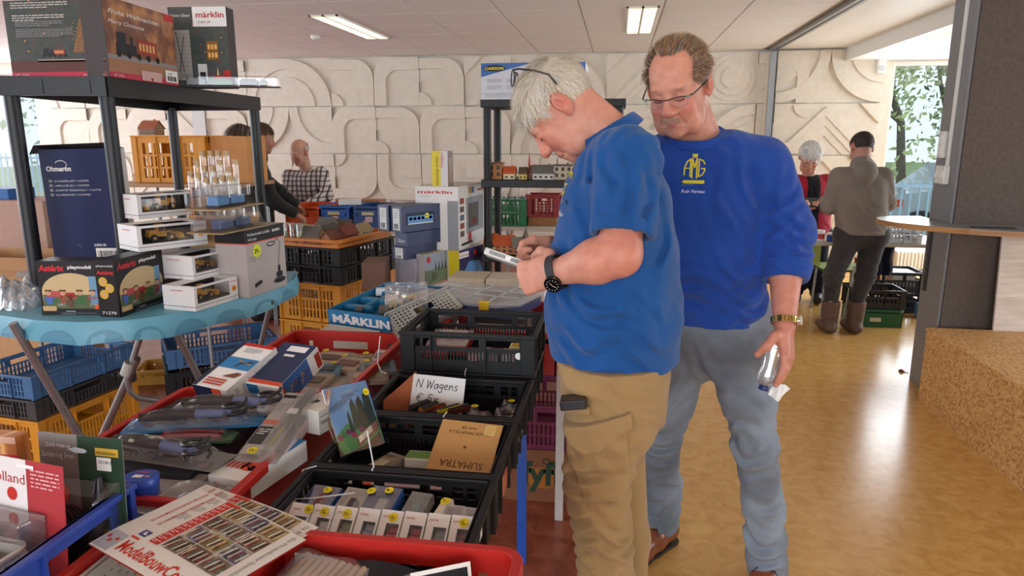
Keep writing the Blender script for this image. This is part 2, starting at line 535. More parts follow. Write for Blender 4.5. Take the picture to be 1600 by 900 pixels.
# per column (left to right) and row (top to bottom): kind + which corner the bands are centred on (bl, br, tl, tr)
LAY={-8:'T0 T1 Q0 T0',-7:'q1 q0 C2 Q1',-6:'C1 C2 C3 C0',-5:'C0 C3 Q1 q0',-4:'q0 Q1 q2 Q1',-3:'Q1 q0 Q3 q2',-2:'q0 Q1 q3 Q3',
-1:'S0 q0 Q2 q0',0:'C1 C1 C2 C1',1:'C0 C0 C3 C0',2:'S0 Q1 T0 Q2',3:'D0 C0 C3 D0',4:'D0 C1 C2 Q1',5:'q0 q3 Q2 q0',6:'C2 S0 T0 Q1',7:'C3 S1 T1 Q0'}
X0=-1.98
for col in range(-11,8):
 x=X0+(col+1)*CELL*1.0
 if col>=6:x=1.84+(col-6)*CELL
 for row,cell in enumerate(LAY.get(col,'q0 Q1 T0 C0' if col%2 else 'T1 q1 Q0 C1').split()):
  kind,c=cell[0],int(cell[1])
  z=CEIL-0.01-(row+1)*CELL*1.02
  if kind not in _pm:
   o=PROTO[kind].build('relief_panel',wall_back);_pm[kind]=o.data
  else:
   o=bpy.data.objects.new('relief_panel',_pm[kind]);COL.objects.link(o);o.parent=wall_back
  sx=-1 if c in(1,3)else 1;sz=-1 if c in(2,3)else 1
  M=Matrix.Translation((x+CELL/2,WALL_Y-0.001,z+CELL/2))@Matrix.Diagonal((sx,1,sz,1))@Matrix.Translation((-CELL/2,0,-CELL/2))
  o.matrix_local=M

  # side walls and the wall behind, with long window openings
def wall_with_openings(name,O,ux,W,openings):
 m=MB();m.plate(O,ux,(0,0,1),W,CEIL+0.1,0.2,openings,white_paint);return struct(m.build(name))
wall_with_openings('wall_left',(-9.5,WALL_Y+0.2,0),(0,-1,0),14.4,[(1.0,12.0,0.7,2.55)])
wall_with_openings('wall_right',(6.2,-5,0),(0,1,0),14.2,[(5.5,13.7,0.6,2.47)])
wall_with_openings('wall_front',(-9.5,-5,0),(1,0,0),15.7,[(4.5,12.5,0.7,2.55)])

# windows: frame and panes
glass=clear('#eaf6f4',0.03,0.02,tint=0.25)
def window(name,x0,x1,z0,z1,y,mull):
 m=MB();f=0.05
 m.plate((x0,y,z0),(1,0,0),(0,0,1),x1-x0,z1-z0,0.06,[(a+f,c-f,f,z1-z0-f)for a,c in zip(mull[:-1],mull[1:])],white_paint)
 w=struct(m.build(name))
 for a,c in zip(mull[:-1],mull[1:]):
  g=MB();g.bx(x0+a+f,x0+c-f,y-0.035,y-0.029,z0+f,z1-f,glass);g.build('pane',w)
 s=MB();s.bx(x0-0.03,x1+0.03,WALL_Y-0.17,WALL_Y+0.02,z0-0.03,z0,white_paint);s.build('window_sill',w,bevel=0.004)
 return w
window('window_1',-9.5,-8.22,0.27,2.47,WALL_Y+0.15,[0,1.28])
window('window_2',3.165,5.0,0.27,2.47,WALL_Y+0.15,[0,1.835])

# ceiling: white tiles laid in a grid, each its own piece, round the built-in lamps
grid_bar=plain('#b9b5ae',0.5,var=0.02)
tile_m=plain('#efeceb',0.85,var=0.025,bump=0.3,scale=40)
b=MB();b.bx(-9.5,1.76,-5,WALL_Y+0.05,CEIL+0.006,CEIL+0.06,grid_bar);ceiling=struct(b.build('ceiling'))
TX,TY=0.67,0.613
t=MB();t.prism([(0.006,0.006),(TX-0.006,0.006),(TX-0.006,TY-0.006),(0.006,TY-0.006)],0.0,0.012,tile_m)
tile0=None
LAMPS=[(-2.55,6.8),(0.155,6.8),(-5.3,6.8),(-2.55,2.2),(0.155,2.2),(-5.3,2.2),(-2.55,-2.2),(0.155,-2.2)]
for i in range(-14,7):
 for j in range(-1,15):
  x,y=-2.36+i*TX-0.0,WALL_Y-(j+1)*TY
  if x<-9.5 or x+TX>1.80:continue
  if tile0 is None:tile0=t.build('ceiling_tile',ceiling);o=tile0
  else:o=bpy.data.objects.new('ceiling_tile',tile0.data);COL.objects.link(o);o.parent=ceiling
  o.matrix_local=Matrix.Translation((x,y,CEIL-0.004))
b=MB();b.bx(-9.5,1.76,-5,WALL_Y-15*TY,CEIL-0.004,CEIL+0.006,tile_m);struct(b.build('ceiling'))
# the other side of the rail: smooth plaster, a step down and a lower tiled part by the window
b=MB();b.bx(1.76,2.61,-5,WALL_Y,CEIL,CEIL+0.06,white_paint)
b.bx(2.61,2.75,-5,WALL_Y,2.475,CEIL+0.06,white_paint);low=struct(b.build('ceiling'))
b=MB();b.bx(2.75,6.2,-5,WALL_Y,2.486,2.56,grid_bar);low2=struct(b.build('ceiling'))
t2=None
for i in range(0,4):
 for j in range(0,12):
  x,y=2.75+i*0.86,WALL_Y-(j+1)*TY
  if t2 is None:
   t=MB();t.bx(0.005,0.853,0.005,TY-0.005,0,0.012,tile_m);o=t2=t.build('ceiling_tile',low2)
  else:o=bpy.data.objects.new('ceiling_tile',t2.data);COL.objects.link(o);o.parent=low2
  o.matrix_local=Matrix.Translation((x,y,2.478))

  # built-in strip lamps
diff_m=glow('#fff0cf',3.2);lamp_slat=plain('#d8cfa8',0.4)
def lamp(x,y,label,grp=None):
 T=thing('ceiling_light',label,'ceiling light',at(x,y,CEIL-0.004),grp)
 m=MB();w,l=0.13,0.72
 m.bx(-w,w,-l,-l+0.02,-0.012,0.004,white_paint);m.bx(-w,w,l-0.02,l,-0.012,0.004,white_paint)
 m.bx(-w,-w+0.016,-l,l,-0.012,0.004,white_paint);m.bx(w-0.016,w,-l,l,-0.012,0.004,white_paint);m.bx(-0.01,0.01,-l,l,-0.012,0.004,white_paint)
 m.build('frame',T)
 for s in(-1,1):
  d=MB();d.bx(min(s*0.01,s*(w-0.016)),max(s*0.01,s*(w-0.016)),-l+0.02,l-0.02,-0.004,0.002,diff_m);d.build('diffuser',T)
 m=MB()
 for k in range(15):
  yy=-l+0.02+(k+0.5)*(2*l-0.04)/15;m.bx(-w+0.016,w-0.016,yy-0.002,yy+0.002,-0.011,-0.004,lamp_slat)
 m.build('louvre',T)
for k,(x,y)in enumerate(LAMPS):
 lab=['long strip lamp in the ceiling, left of the two in view','short looking strip lamp in the ceiling above the two men in blue','ceiling strip lamp far left, hidden by the cartons on the shelf top','overhead strip lamp above the black shelf, out of view','overhead strip lamp above the men, out of view','overhead strip lamp at the far left, out of view','strip lamp behind the camera, left','strip lamp behind the camera, right'][k]
 lamp(x,y,lab,'ceiling strip lamps')
T=thing('smoke_detector','small white round smoke detector on the ceiling beside the left strip lamp','smoke detector',at(-3.13,7.25,CEIL-0.004))
m=MB();m.lathe([(0.05,0),(0.05,-0.018),(0.035,-0.04),(0.012,-0.045)],white_paint,20);m.build('housing',T)
m=MB();m.lathe([(0.056,0.0),(0.056,-0.008)],plain('#c9c5bd',0.5),20);m.build('base_ring',T)

# aluminium track and post of the folding partition
m=MB();m.bx(1.715,1.80,-5,WALL_Y,CEIL-0.035,CEIL+0.004,alu)
m.bx(1.745,1.77,-5,WALL_Y,CEIL-0.037,CEIL-0.034,plain('#2b2d30',0.5));struct(m.build('trim_2'))
m=MB();m.bx(1.70,1.735,WALL_Y-0.14,WALL_Y-0.02,0,CEIL-0.035,plain('#d3c7b5',0.6));m.bx(1.735,1.80,WALL_Y-0.16,WALL_Y-0.02,0,CEIL-0.035,alu)
m.bx(1.80,1.815,WALL_Y-0.16,WALL_Y-0.02,0,CEIL-0.035,plain('#3c3f43',0.5));struct(m.build('trim_3'))

# partition pier on the right: grey end, charcoal felt face
felt=plain('#5d534d',0.95,var=0.12,bump=0.8,scale=60,spec=0.1)
pier_grey=plain('#77797c',0.38,var=0.05)
m=MB();m.bx(1.99,6.2,4.56,4.84,0,2.62,plain('#5d5a58',0.8));pier=struct(m.build('wall_partition'))
m=MB();m.bx(1.975,1.99,4.55,4.85,0,2.62,pier_grey);m.build('end_panel',pier,bevel=0.003)
m=MB();m.bx(1.99,6.2,4.54,4.56,0,2.62,felt);m.build('felt_panel',pier)
# surface mounted cable duct with a switch box and a socket box on the pier
T=thing('cable_duct','white vertical cable duct running down the grey end of the partition','cable duct',at(1.975,4.6,1.2))
wp=plain('#dedcd6',0.4,var=0.02)
pa,pb,pc=Xp(1518,0,1.975),Xp(1482,258,1.975),Xp(1499,130,1.975)
m=MB();m.bx(-0.014,0,pb.y-4.6-0.012,pb.y-4.6+0.014,pb.z-1.2-0.02,1.42,wp);m.build('duct',T,bevel=0.002)
p=Xp(1478,226,1.975)
T=thing('light_switch','upper white switch box beside the cable duct on the partition','switch',at(1.975,p.y,p.z))
m=MB();m.bx(-0.03,0,-0.03,0.035,-0.08,0.08,wp);m.build('box',T,bevel=0.004)
m=MB();m.bx(-0.034,-0.029,-0.018,0.024,-0.06,-0.004,white_paint);m.build('rocker',T,bevel=0.001)
m=MB();m.bx(-0.034,-0.029,-0.018,0.024,0.004,0.06,white_paint);m.build('rocker',T,bevel=0.001)
p=Xp(1476,273,1.975)
T=thing('wall_socket','lower white double socket box at the bottom of the cable duct','socket',at(1.975,p.y,p.z))
m=MB();m.bx(-0.035,0,-0.07,0.055,-0.055,0.055,wp);m.build('box',T,bevel=0.005)
for s in(-0.04,0.025):
 m=MB(T=Matrix.Translation((-0.035,s,0))@Matrix.Rotation(-PI/2,4,'Y'));m.lathe([(0.022,0),(0.022,0.004),(0.017,0.004),(0.017,0.001)],white_paint,16);m.build('outlet',T)

 # bar top that wraps round the pier, on two black brackets
T=thing('bar_table','grey topped wall table with wooden edge wrapped around the partition end','table',at(1.98,4.4,1.08))
poly=[(4.2,4.52),(4.2,4.12)]+[(2.35,4.15),(2.16,4.2),(1.97,4.29),(1.8,4.42),(1.68,4.57),(1.63,4.72),(1.66,4.86),(1.76,4.95),(1.90,4.98),(1.972,4.98),(1.972,4.535),(2.0,4.535)]
poly=[(x-1.98,y-4.4)for x,y in poly][::-1]
m=MB();m.prism(poly,-0.002,0.0,plain('#7d8288',0.3,var=0.04));m.build('laminate_top',T)
m=MB();m.prism(poly,-0.032,-0.002,ramp_mat('edge_wood',[(0.3,'#8a5e34'),(0.7,'#b5854f')],(3,3,60),rough=0.5));m.build('wood_panel',T)
m=MB();m.bx(-0.011,-0.005,0.36,0.41,-0.46,-0.032,black_plastic);m.bx(-0.2,-0.005,0.375,0.395,-0.05,-0.032,black_plastic)
for k in range(9):m.bx(-0.014,-0.010,0.38,0.39,-0.44+k*0.045,-0.42+k*0.045,plain('#55585c',0.5))
m.build('bracket',T)
xb=Yp(1567,410,4.54).x-1.98
m=MB();m.bx(xb-0.02,xb+0.025,0.133,0.139,-0.44,-0.032,black_plastic);m.bx(xb-0.01,xb+0.012,-0.2,0.138,-0.05,-0.032,black_plastic);m.build('bracket',T)
p=Yp(1515,352,4.33)
T=thing('dark_folder','flat dark leaflet lying on the grey wall table near the partition','leaflet',at(2.13,4.36,1.0805,-8))
m=MB();m.bx(-0.12,0.1,-0.035,0.035,0,0.003,ink('#3a2f2a'));m.build('sheet',T)

# OSB steps on the right
osb=ramp_mat('osb_board',[(0.0,'#b07d48'),(0.3,'#c9965a'),(0.55,'#d6a76c'),(0.8,'#e0b880'),(1.0,'#cd9c62')],(130,60,90),tex='voronoi',rough=0.55,bump=0.25)
T=thing('seating_block','large low seating block clad in orange brown OSB board','seating block',at(1.87,2.5,0))
m=MB();m.bx(0,0.018,-2.6,1.93,0,0.44,osb);m.build('front_board',T)
m=MB();m.bx(0.0,2.2,-2.6,1.95,0.44,0.458,osb);m.build('top_board',T)
m=MB();m.bx(0.018,2.2,1.91,1.93,0,0.44,osb);m.build('end_board',T)
p=G(1562,525,0.458)
T=thing('leaning_board','pale whitewashed board leaning against the charcoal felt above the seating block','board',at(p.x+0.02,4.43,0.458,0,-5))
m=MB();m.bx(0,1.3,0,0.018,0,0.60,ramp_mat('pale_board',[(0.3,'#b9a89a'),(0.7,'#d4c7ba')],(4,4,40),rough=0.5));m.build('panel',T,bevel=0.002)
p=G(1411,581,0)
T=thing('leaf_scrap','small dry scrap lying on the floor at the foot of the partition','scrap',at(p.x,p.y,0.004))
m=MB();m.grid(lambda u,v:((u-.5)*0.06,(v-.5)*0.04,0.018*math.sin(u*5)*math.sin(v*3)),5,4,plain('#6a4a33',0.8));m.build('scrap',T)

# radiator below the right window
T=thing('radiator','white panel radiator under the window behind the crates','radiator',at(3.35,8.98,0.0))
m=MB()
m.bx(0,1.4,0.02,0.09,0.03,0.25,white_paint)
m.build('panel',T)
r0=None
for k in range(34):
 m=MB()if r0 is None else None
 if r0 is None:m.bx(0,0.022,0.0,0.02,0.04,0.24,white_paint);o=r0=m.build('rib',T,bevel=0.004)
 else:o=bpy.data.objects.new('rib',r0.data);COL.objects.link(o);o.parent=T
 o.matrix_local=Matrix.Translation((0.01+k*0.041,0,0))

 # alarm sensor in the corner
p=Yp(1376,104,9.15)
T=thing('motion_sensor','small white motion sensor high on the wall by the right window','sensor',at(p.x,9.13,p.z))
m=MB();m.rbx(-0.05,0.05,-0.02,0.06,-0.075,0.075,0.02,white_paint);m.build('housing',T,bevel=0.004)
m=MB();m.bx(-0.035,0.035,-0.027,-0.019,-0.05,0.01,plain('#c7cccf',0.2));m.build('lens',T,bevel=0.003)

# ------------------------------------------------------------------ outside
grass=ramp_mat('lawn',[(0.3,'#5f7a45'),(0.7,'#93a86e')],(1.5,1.5,1.5),rough=0.9)
m=MB();m.bx(-40,40,WALL_Y+0.3,60,-0.35,-0.25,grass);struct(m.build('ground'))
bark=plain('#6c6352',0.9,var=0.2,scale=9)
def tree(x,y,h,seed,label,leaf,grp=None,n=1500,spread=1.7,base=-0.25):
 rnd=random.Random(seed)
 T=thing('tree',label,'tree',at(x,y,base),grp)
 m=MB();tips=[]
 def limb(p,d,L,r,k):
  path=[p];q=p;dd=d
  for s in range(3):
   dd=(dd+Vector((rnd.uniform(-.25,.25),rnd.uniform(-.25,.25),rnd.uniform(-.05,.2)))).normalized();q=q+dd*L/3;path.append(q)
  m.tube(path,[r,r*.85,r*.7,r*.5],bark,5,False)
  tips.extend(path[1:])
  if k>0:
   for s in range(3 if k>1 else 4):
    nd=(dd+Vector((rnd.uniform(-1,1),rnd.uniform(-1,1),rnd.uniform(-.2,.6)))).normalized();limb(path[rnd.choice((1,2,3))],nd,L*.66,r*.5,k-1)
 limb(Vector((0,0,0)),Vector((0,0,1)),h*0.5,0.12,3)
 m.build('trunk',T)
 l=MB();vs=[];fs=[]
 for k in range(n):
  p=rnd.choice(tips)+Vector((rnd.gauss(0,.5),rnd.gauss(0,.5),rnd.gauss(0,.45)))
  a=Vector((rnd.gauss(0,1),rnd.gauss(0,1),rnd.gauss(0,1))).normalized();c=a.orthogonal().normalized();s=rnd.uniform(.05,.12)
  i=len(vs);vs+=[p-a*s,p+c*s*.6,p+a*s,p-c*s*.6];fs.append((i,i+1,i+2,i+3))
 l.add(vs,fs,leaf)
 f=l.build('foliage',T);f['kind']='stuff'
leaf1=plain('#c3cf8e',0.7,var=0.25,scale=3);leaf2=plain('#a3b87a',0.7,var=0.25,scale=3);leaf3=plain('#d6d29a',0.7,var=0.2,scale=3)
tree(6.2,16.5,6.5,3,'light green tree outside the right window, directly behind the blue fence',leaf1,n=10000)
tree(3.6,19.5,7.0,5,'yellow green tree further back outside the right window, at its left edge',leaf3,n=10000)
tree(8.6,20.0,7.5,8,'darker green tree outside the right window, partly behind the partition',leaf2,n=10000)
tree(-12.6,15.0,7.0,11,'bare looking tree outside the far left window, behind the plastic shelf post',leaf2,n=900)
tree(-14.6,18.0,7.5,13,'pale leafy tree outside the far left window at the picture edge',leaf1,n=1800)
tree(-11.2,19.0,7.5,17,'green tree outside the left window just right of the shelf post',leaf1,n=1800)
fence_m=plain('#a4c4e0',0.4,var=0.03)
def fence(x,y,n,label,dx=0.125,h=1.15):
 T=thing('bar_fence',label,'fence',at(x,y,-0.25))
 m=MB();m.bx(-0.05,n*dx,-0.015,0.015,h-0.04,h,fence_m);m.build('rail',T)
 m=MB();m.bx(-0.05,n*dx,-0.015,0.015,0.12,0.16,fence_m);m.build('rail',T)
 s=None
 for k in range(n):
  if s is None:m=MB();m.bx(-0.012,0.012,-0.012,0.012,0,h+0.06,fence_m);o=s=m.build('bar',T)
  else:o=bpy.data.objects.new('bar',s.data);COL.objects.link(o);o.parent=T
  o.matrix_local=Matrix.Translation((k*dx,0,0))
fence(3.6,11.4,24,'light blue bar fence outside the right window')
fence(-13.6,11.6,30,'light blue bar fence outside the far left window',h=1.5)
# parked car behind the right fence
T=thing('parked_car','silver parked car outside, behind the light blue fence','car',at(4.4,13.0,-0.25))
cm=plain('#a9b2bb',0.25,var=0.03,coat=0.6);tyre=plain('#202124',0.8);cg=plain('#27333b',0.08)
prof=[(0,0.25),(0,0.7),(0.12,0.86),(0.9,0.95),(1.45,1.38),(2.9,1.42),(3.55,1.0),(4.0,0.92),(4.1,0.6),(4.1,0.25)]
m=MB();m.loft([[(x,yy,z)for x,z in prof]for yy in(0,1.7)],cm,smooth=False);m.build('body',T,bevel=0.04)
for yy in(-0.012,1.7):
 m=MB();m.prism([(1.0,0.98),(1.5,1.33),(2.1,1.35),(2.1,0.98)],0,0.012,cg);m.prism([(2.2,0.98),(2.2,1.35),(2.85,1.36),(3.35,1.0)],0,0.012,cg)
 o=m.build('side_window',T);o.matrix_local=Matrix.Translation((0,yy+0.012,0))@Matrix.Rotation(PI/2,4,'X')
for x in(0.75,3.3):
 for yy in(0.0,1.7):
  m=MB();m.cyl((x,yy-0.06,0.31),(x,yy+0.08,0.31),0.31,tyre,18);w=m.build('wheel',T)
  m=MB();m.cyl((x,yy-0.065,0.31),(x,yy+0.085,0.31),0.19,steel,12);m.build('rim',w)
m=MB();m.bx(0.2,0.45,-0.012,0.0,0.68,0.8,ink('#d84a2a'));m.build('tail_lamp',T)
# ================================================================== PEOPLE: bodies and clothes grown as smooth blended volumes
def V3(*a):return np.array(a,dtype=np.float64)
class Vol:
 """list of rounded cones and ellipsoids blended smoothly; extracted as one continuous surface"""
 def __init__(self):self.p=[];self.cuts=[];self.folds=[];self.carve=None;self.box=None;self.subs=[]
 def cone(self,a,b,ra,rb,k=0.02,squash=None,sub=False):
  a,b=np.array(a,float),np.array(b,float)
  sw,sf=(np.array(squash[0],float),squash[1])if squash is not None else(None,1.0)
  if sw is not None:sw=sw/np.linalg.norm(sw)
  R=np.linalg.norm(b-a)/2+max(ra,rb)*max(1.0,1.0/sf)
  self.p.append(('c',a,b,ra,rb,k,sw,sf,sub,(a+b)/2,R));return self
 def chain(self,pts,rs,k=0.02,squash=None):
  for i in range(len(pts)-1):self.cone(pts[i],pts[i+1],rs[i],rs[i+1],k,squash)
  return self
 def ell(self,c,r,k=0.02,R=None,sub=False):
  c=np.array(c,float);r=np.array(r,float)*np.ones(3)
  self.p.append(('e',c,r,None if R is None else np.array(R,float),None,k,None,1.0,sub,c,r.max()));return self
 def cut(self,pt,n,where=None):self.cuts.append((np.array(pt,float),np.array(n,float)/np.linalg.norm(n),where));return self
 def fold(self,c,d,lam,amp,rad,seed=0.0):self.folds.append((np.array(c,float),np.array(d,float)/np.linalg.norm(d),lam,amp,rad,seed));return self
 def join(self,sv,k=0.03):self.subs.append((sv,k));return self
 def raw(self,P,idx=None):
  d=np.full(len(P),10.0)
  for i in(range(len(self.p))if idx is None else idx):
   q=self.p[i]
   if q[0]=='c':
    _,a,b,ra,rb,k,sw,sf,sub,_,_=q
    X=P
    A,Bb=a,b
    if sw is not None:
     X=P+np.outer((P-a)@sw*(sf-1),sw);Bb=b+sw*(((b-a)@sw)*(sf-1))
    ba=Bb-A;L=ba@ba
    t=np.clip(((X-A)@ba)/(L if L>1e-12 else 1),0,1)
    e=np.sqrt((((X-A)-t[:,None]*ba)**2).sum(1))-(ra+(rb-ra)*t)
    if sf>1:e=e/(1+0.5*(sf-1))
   else:
    _,c,r,R,_,k,_,_,sub,_,_=q
    X=P-c
    if R is not None:X=X@R
    k0=np.sqrt(((X/r)**2).sum(1));k1=np.sqrt(((X/(r*r))**2).sum(1))+1e-9
    e=np.where(k0<1e-4,-r.min(),k0*(k0-1)/k1)
   if sub:
    h=np.clip(0.5-0.5*(d+e)/k,0,1);d=d+(-e-d)*h+k*h*(1-h)
   else:
    h=np.clip(0.5+0.5*(d-e)/k,0,1);d=d+(e-d)*h-k*h*(1-h)
  return d
 def ev(self,P,idx=None):
  d=self.raw(P,idx)
  for sv,k in self.subs:
   e=sv.ev(P);h=np.clip(0.5+0.5*(d-e)/k,0,1);d=d+(e-d)*h-k*h*(1-h)
  for c,n,lam,amp,rad,seed in self.folds:
   X=P-c;r2=(X**2).sum(1)
   m=r2<(rad*2.2)**2
   if not m.any():continue
   Xm=X[m]
   w=Xm@n+0.45*lam*np.sin(Xm[:,0]*29+seed*3)+0.35*lam*np.sin(Xm[:,2]*19+Xm[:,1]*27+seed*2)
   s=np.sin(2*PI*w/lam+seed)
   d[m]-=amp*(np.abs(s)**1.4*np.sign(s))*np.exp(-r2[m]/rad**2)*(0.25+0.75*np.abs(np.sin(Xm[:,0]*17+Xm[:,2]*13+Xm[:,1]*9+seed*2.3)))
  for pt,n,where in self.cuts:
   e=(P-pt)@n
   if where is not None:
    c,rr=where;far=((P-np.array(c))**2).sum(1)>rr*rr
    e=np.where(far,-1.0,e)
   d=np.maximum(d,e)
  if self.carve is not None:
   vol,gap=self.carve
   d=np.maximum(d,gap-vol.raw(P))
  return d
 def mesh(self,h,B=4):
  ap=list(self.p)
  for sv,k in self.subs+getattr(self,'bsubs',[]):ap+=sv.p
  lo=np.min([q[9]-q[10]for q in ap if not q[8]],0)-4*h;hi=np.max([q[9]+q[10]for q in ap if not q[8]],0)+4*h
  if self.box is not None:lo=np.maximum(lo,np.array(self.box[0])-4*h);hi=np.minimum(hi,np.array(self.box[1])+4*h)
  nb=np.ceil((hi-lo)/(h*B)).astype(int)
  ax=[lo[i]+(np.arange(nb[i])*B+(B-1)/2)*h for i in range(3)]
  Cc=np.stack(np.meshgrid(*ax,indexing='ij'),-1).reshape(-1,3)
  cd=np.empty(len(Cc))
  cen=np.array([q[9]for q in self.p]);rad=np.array([q[10]for q in self.p])
  # super-chunks so that each only meets the primitives near it
  def chunked(P,fn):
   S=0.12
   key=np.floor((P-lo)/S).astype(int);kk=key[:,0]*1000000+key[:,1]*1000+key[:,2]
   order=np.argsort(kk,kind='stable');out=np.empty(len(P));kso=kk[order]
   st=np.flatnonzero(np.r_[True,kso[1:]!=kso[:-1]]);en=np.r_[st[1:],len(kso)]
   for a,b in zip(st,en):
    I=order[a:b];c=lo+(key[I[0]]+0.5)*S
    dist=np.linalg.norm(cen-c,axis=1)-rad
    idx=np.flatnonzero(dist<S*0.87+0.075)
    out[I]=fn(P[I],idx)if len(idx)or self.subs or getattr(self,'bsubs',None)else 1.0
   return out
  cd=chunked(Cc,self.ev)
  act=np.abs(cd)<h*B*1.5+0.012
  dense=np.repeat(np.repeat(np.repeat(cd.reshape(nb).astype(np.float32),B,0),B,1),B,2)
  bi=np.array(np.unravel_index(np.flatnonzero(act),nb)).T*B
  off=np.stack(np.meshgrid(*[np.arange(B)]*3,indexing='ij'),-1).reshape(-1,3)
  gi=(bi[:,None,:]+off[None]).reshape(-1,3)
  dense[gi[:,0],gi[:,1],gi[:,2]]=chunked(lo+gi*h,self.ev)
  return nets(dense,lo,h)
class Shell(Vol):
 """a layer lying on another volume's surface (pockets, bands, collars), bounded by its cuts"""
 def __init__(self,base,off,box):super().__init__();self.base=base;self.off=off;self.box=box;self.p=base.p;self.bsubs=base.subs
 def ev(self,P,idx=None):
  d=self.base.ev(P,idx)-self.off
  for pt,n,where in self.cuts:d=np.maximum(d,(P-pt)@n)
  if self.carve is not None:d=np.maximum(d,self.carve[1]-self.carve[0].raw(P))
  return d
def drape(vol,P,d,steps=40):
 """slide points along d until they meet the volume's surface"""
 P=P.copy()
 for _ in range(steps):P+=np.outer(vol.ev(P),d)*0.8
 return P
def nets(D,lo,h):
 S=D<0
 n=D.shape
 cnt=np.zeros(tuple(x-1 for x in n),np.int8)
 for dx in(0,1):
  for dy in(0,1):
   for dz in(0,1):cnt+=S[dx:n[0]-1+dx,dy:n[1]-1+dy,dz:n[2]-1+dz]
 cells=np.flatnonzero((cnt>0)&(cnt<8));cs=np.array(np.unravel_index(cells,cnt.shape)).T
 acc=np.zeros((len(cs),3));num=np.zeros(len(cs))
 corner=[(a,b,c)for a in(0,1)for b in(0,1)for c in(0,1)]
 val={k:D[cs[:,0]+k[0],cs[:,1]+k[1],cs[:,2]+k[2]]for k in corner}
 for a in corner:
  for ax in range(3):
   if a[ax]:continue
   b=list(a);b[ax]=1;b=tuple(b)
   va,vb=val[a],val[b];m=(va<0)!=(vb<0)
   t=np.where(m,va/np.where(m,va-vb,1),0)
   p=np.array(a,float)[None]+0;p=np.repeat(p,len(cs),0);p[:,ax]+=t
   acc[m]+=p[m];num+=m
 verts=lo+(cs+acc/num[:,None])*h
 idx=-np.ones(cnt.shape,np.int32);idx.ravel()[cells]=np.arange(len(cells))
 faces=[]
 for ax in range(3):
  u,w=[(1,2),(2,0),(0,1)][ax]
  sl=[slice(1,x-1)for x in n];sl[ax]=slice(0,n[ax]-1);s2=list(sl);s2[ax]=slice(1,n[ax])
  A,Bs=S[tuple(sl)],S[tuple(s2)]
  for flip in(0,1):
   e=np.array(np.nonzero(A&~Bs if not flip else~A&Bs)).T
   if not len(e):continue
   for i in range(3):
    if i!=ax:e[:,i]+=1
   def at_(du,dw):
    q=e.copy();q[:,u]-=du;q[:,w]-=dw;return idx[q[:,0],q[:,1],q[:,2]]
   quad=np.stack([at_(1,1),at_(0,1),at_(0,0),at_(1,0)],1)
   faces.append(quad if not flip else quad[:,::-1])
 F=np.concatenate(faces);F=F[(F>=0).all(1)]
 # one gentle smoothing pass
 for it in range(2):
  s=np.zeros_like(verts);c=np.zeros(len(verts))
  for i in range(4):
   a,b=F[:,i],F[:,(i+1)%4]
   for k in range(3):s[:,k]+=np.bincount(a,verts[b,k],len(verts))+np.bincount(b,verts[a,k],len(verts))
   c+=np.bincount(a,minlength=len(verts))+np.bincount(b,minlength=len(verts))
  verts=verts*0.5+0.5*s/np.maximum(c,1)[:,None]
 return verts,F
def skin_obj(name,VF,m,parent,org,tone=None):
 v,f=VF
 me=bpy.data.meshes.new(name)
 vv=v-np.array(org)
 me.vertices.add(len(vv));me.vertices.foreach_set('co',vv.astype(np.float32).ravel())
 me.loops.add(f.size);me.loops.foreach_set('vertex_index',f.astype(np.int32).ravel())
 me.polygons.add(len(f));me.polygons.foreach_set('loop_start',np.arange(0,f.size,4,dtype=np.int32));me.polygons.foreach_set('loop_total',np.full(len(f),4,np.int32))
 me.polygons.foreach_set('use_smooth',np.ones(len(f),bool))
 me.materials.append(m);me.update(calc_edges=True);me.validate()
 if tone is not None:
  a=me.color_attributes.new('tone','FLOAT_COLOR','POINT');c=np.ones((len(v),4),np.float32);c[:,:3]=tone;a.data.foreach_set('color',c.ravel())
 o=bpy.data.objects.new(name,me);COL.objects.link(o);o.parent=parent
 return o
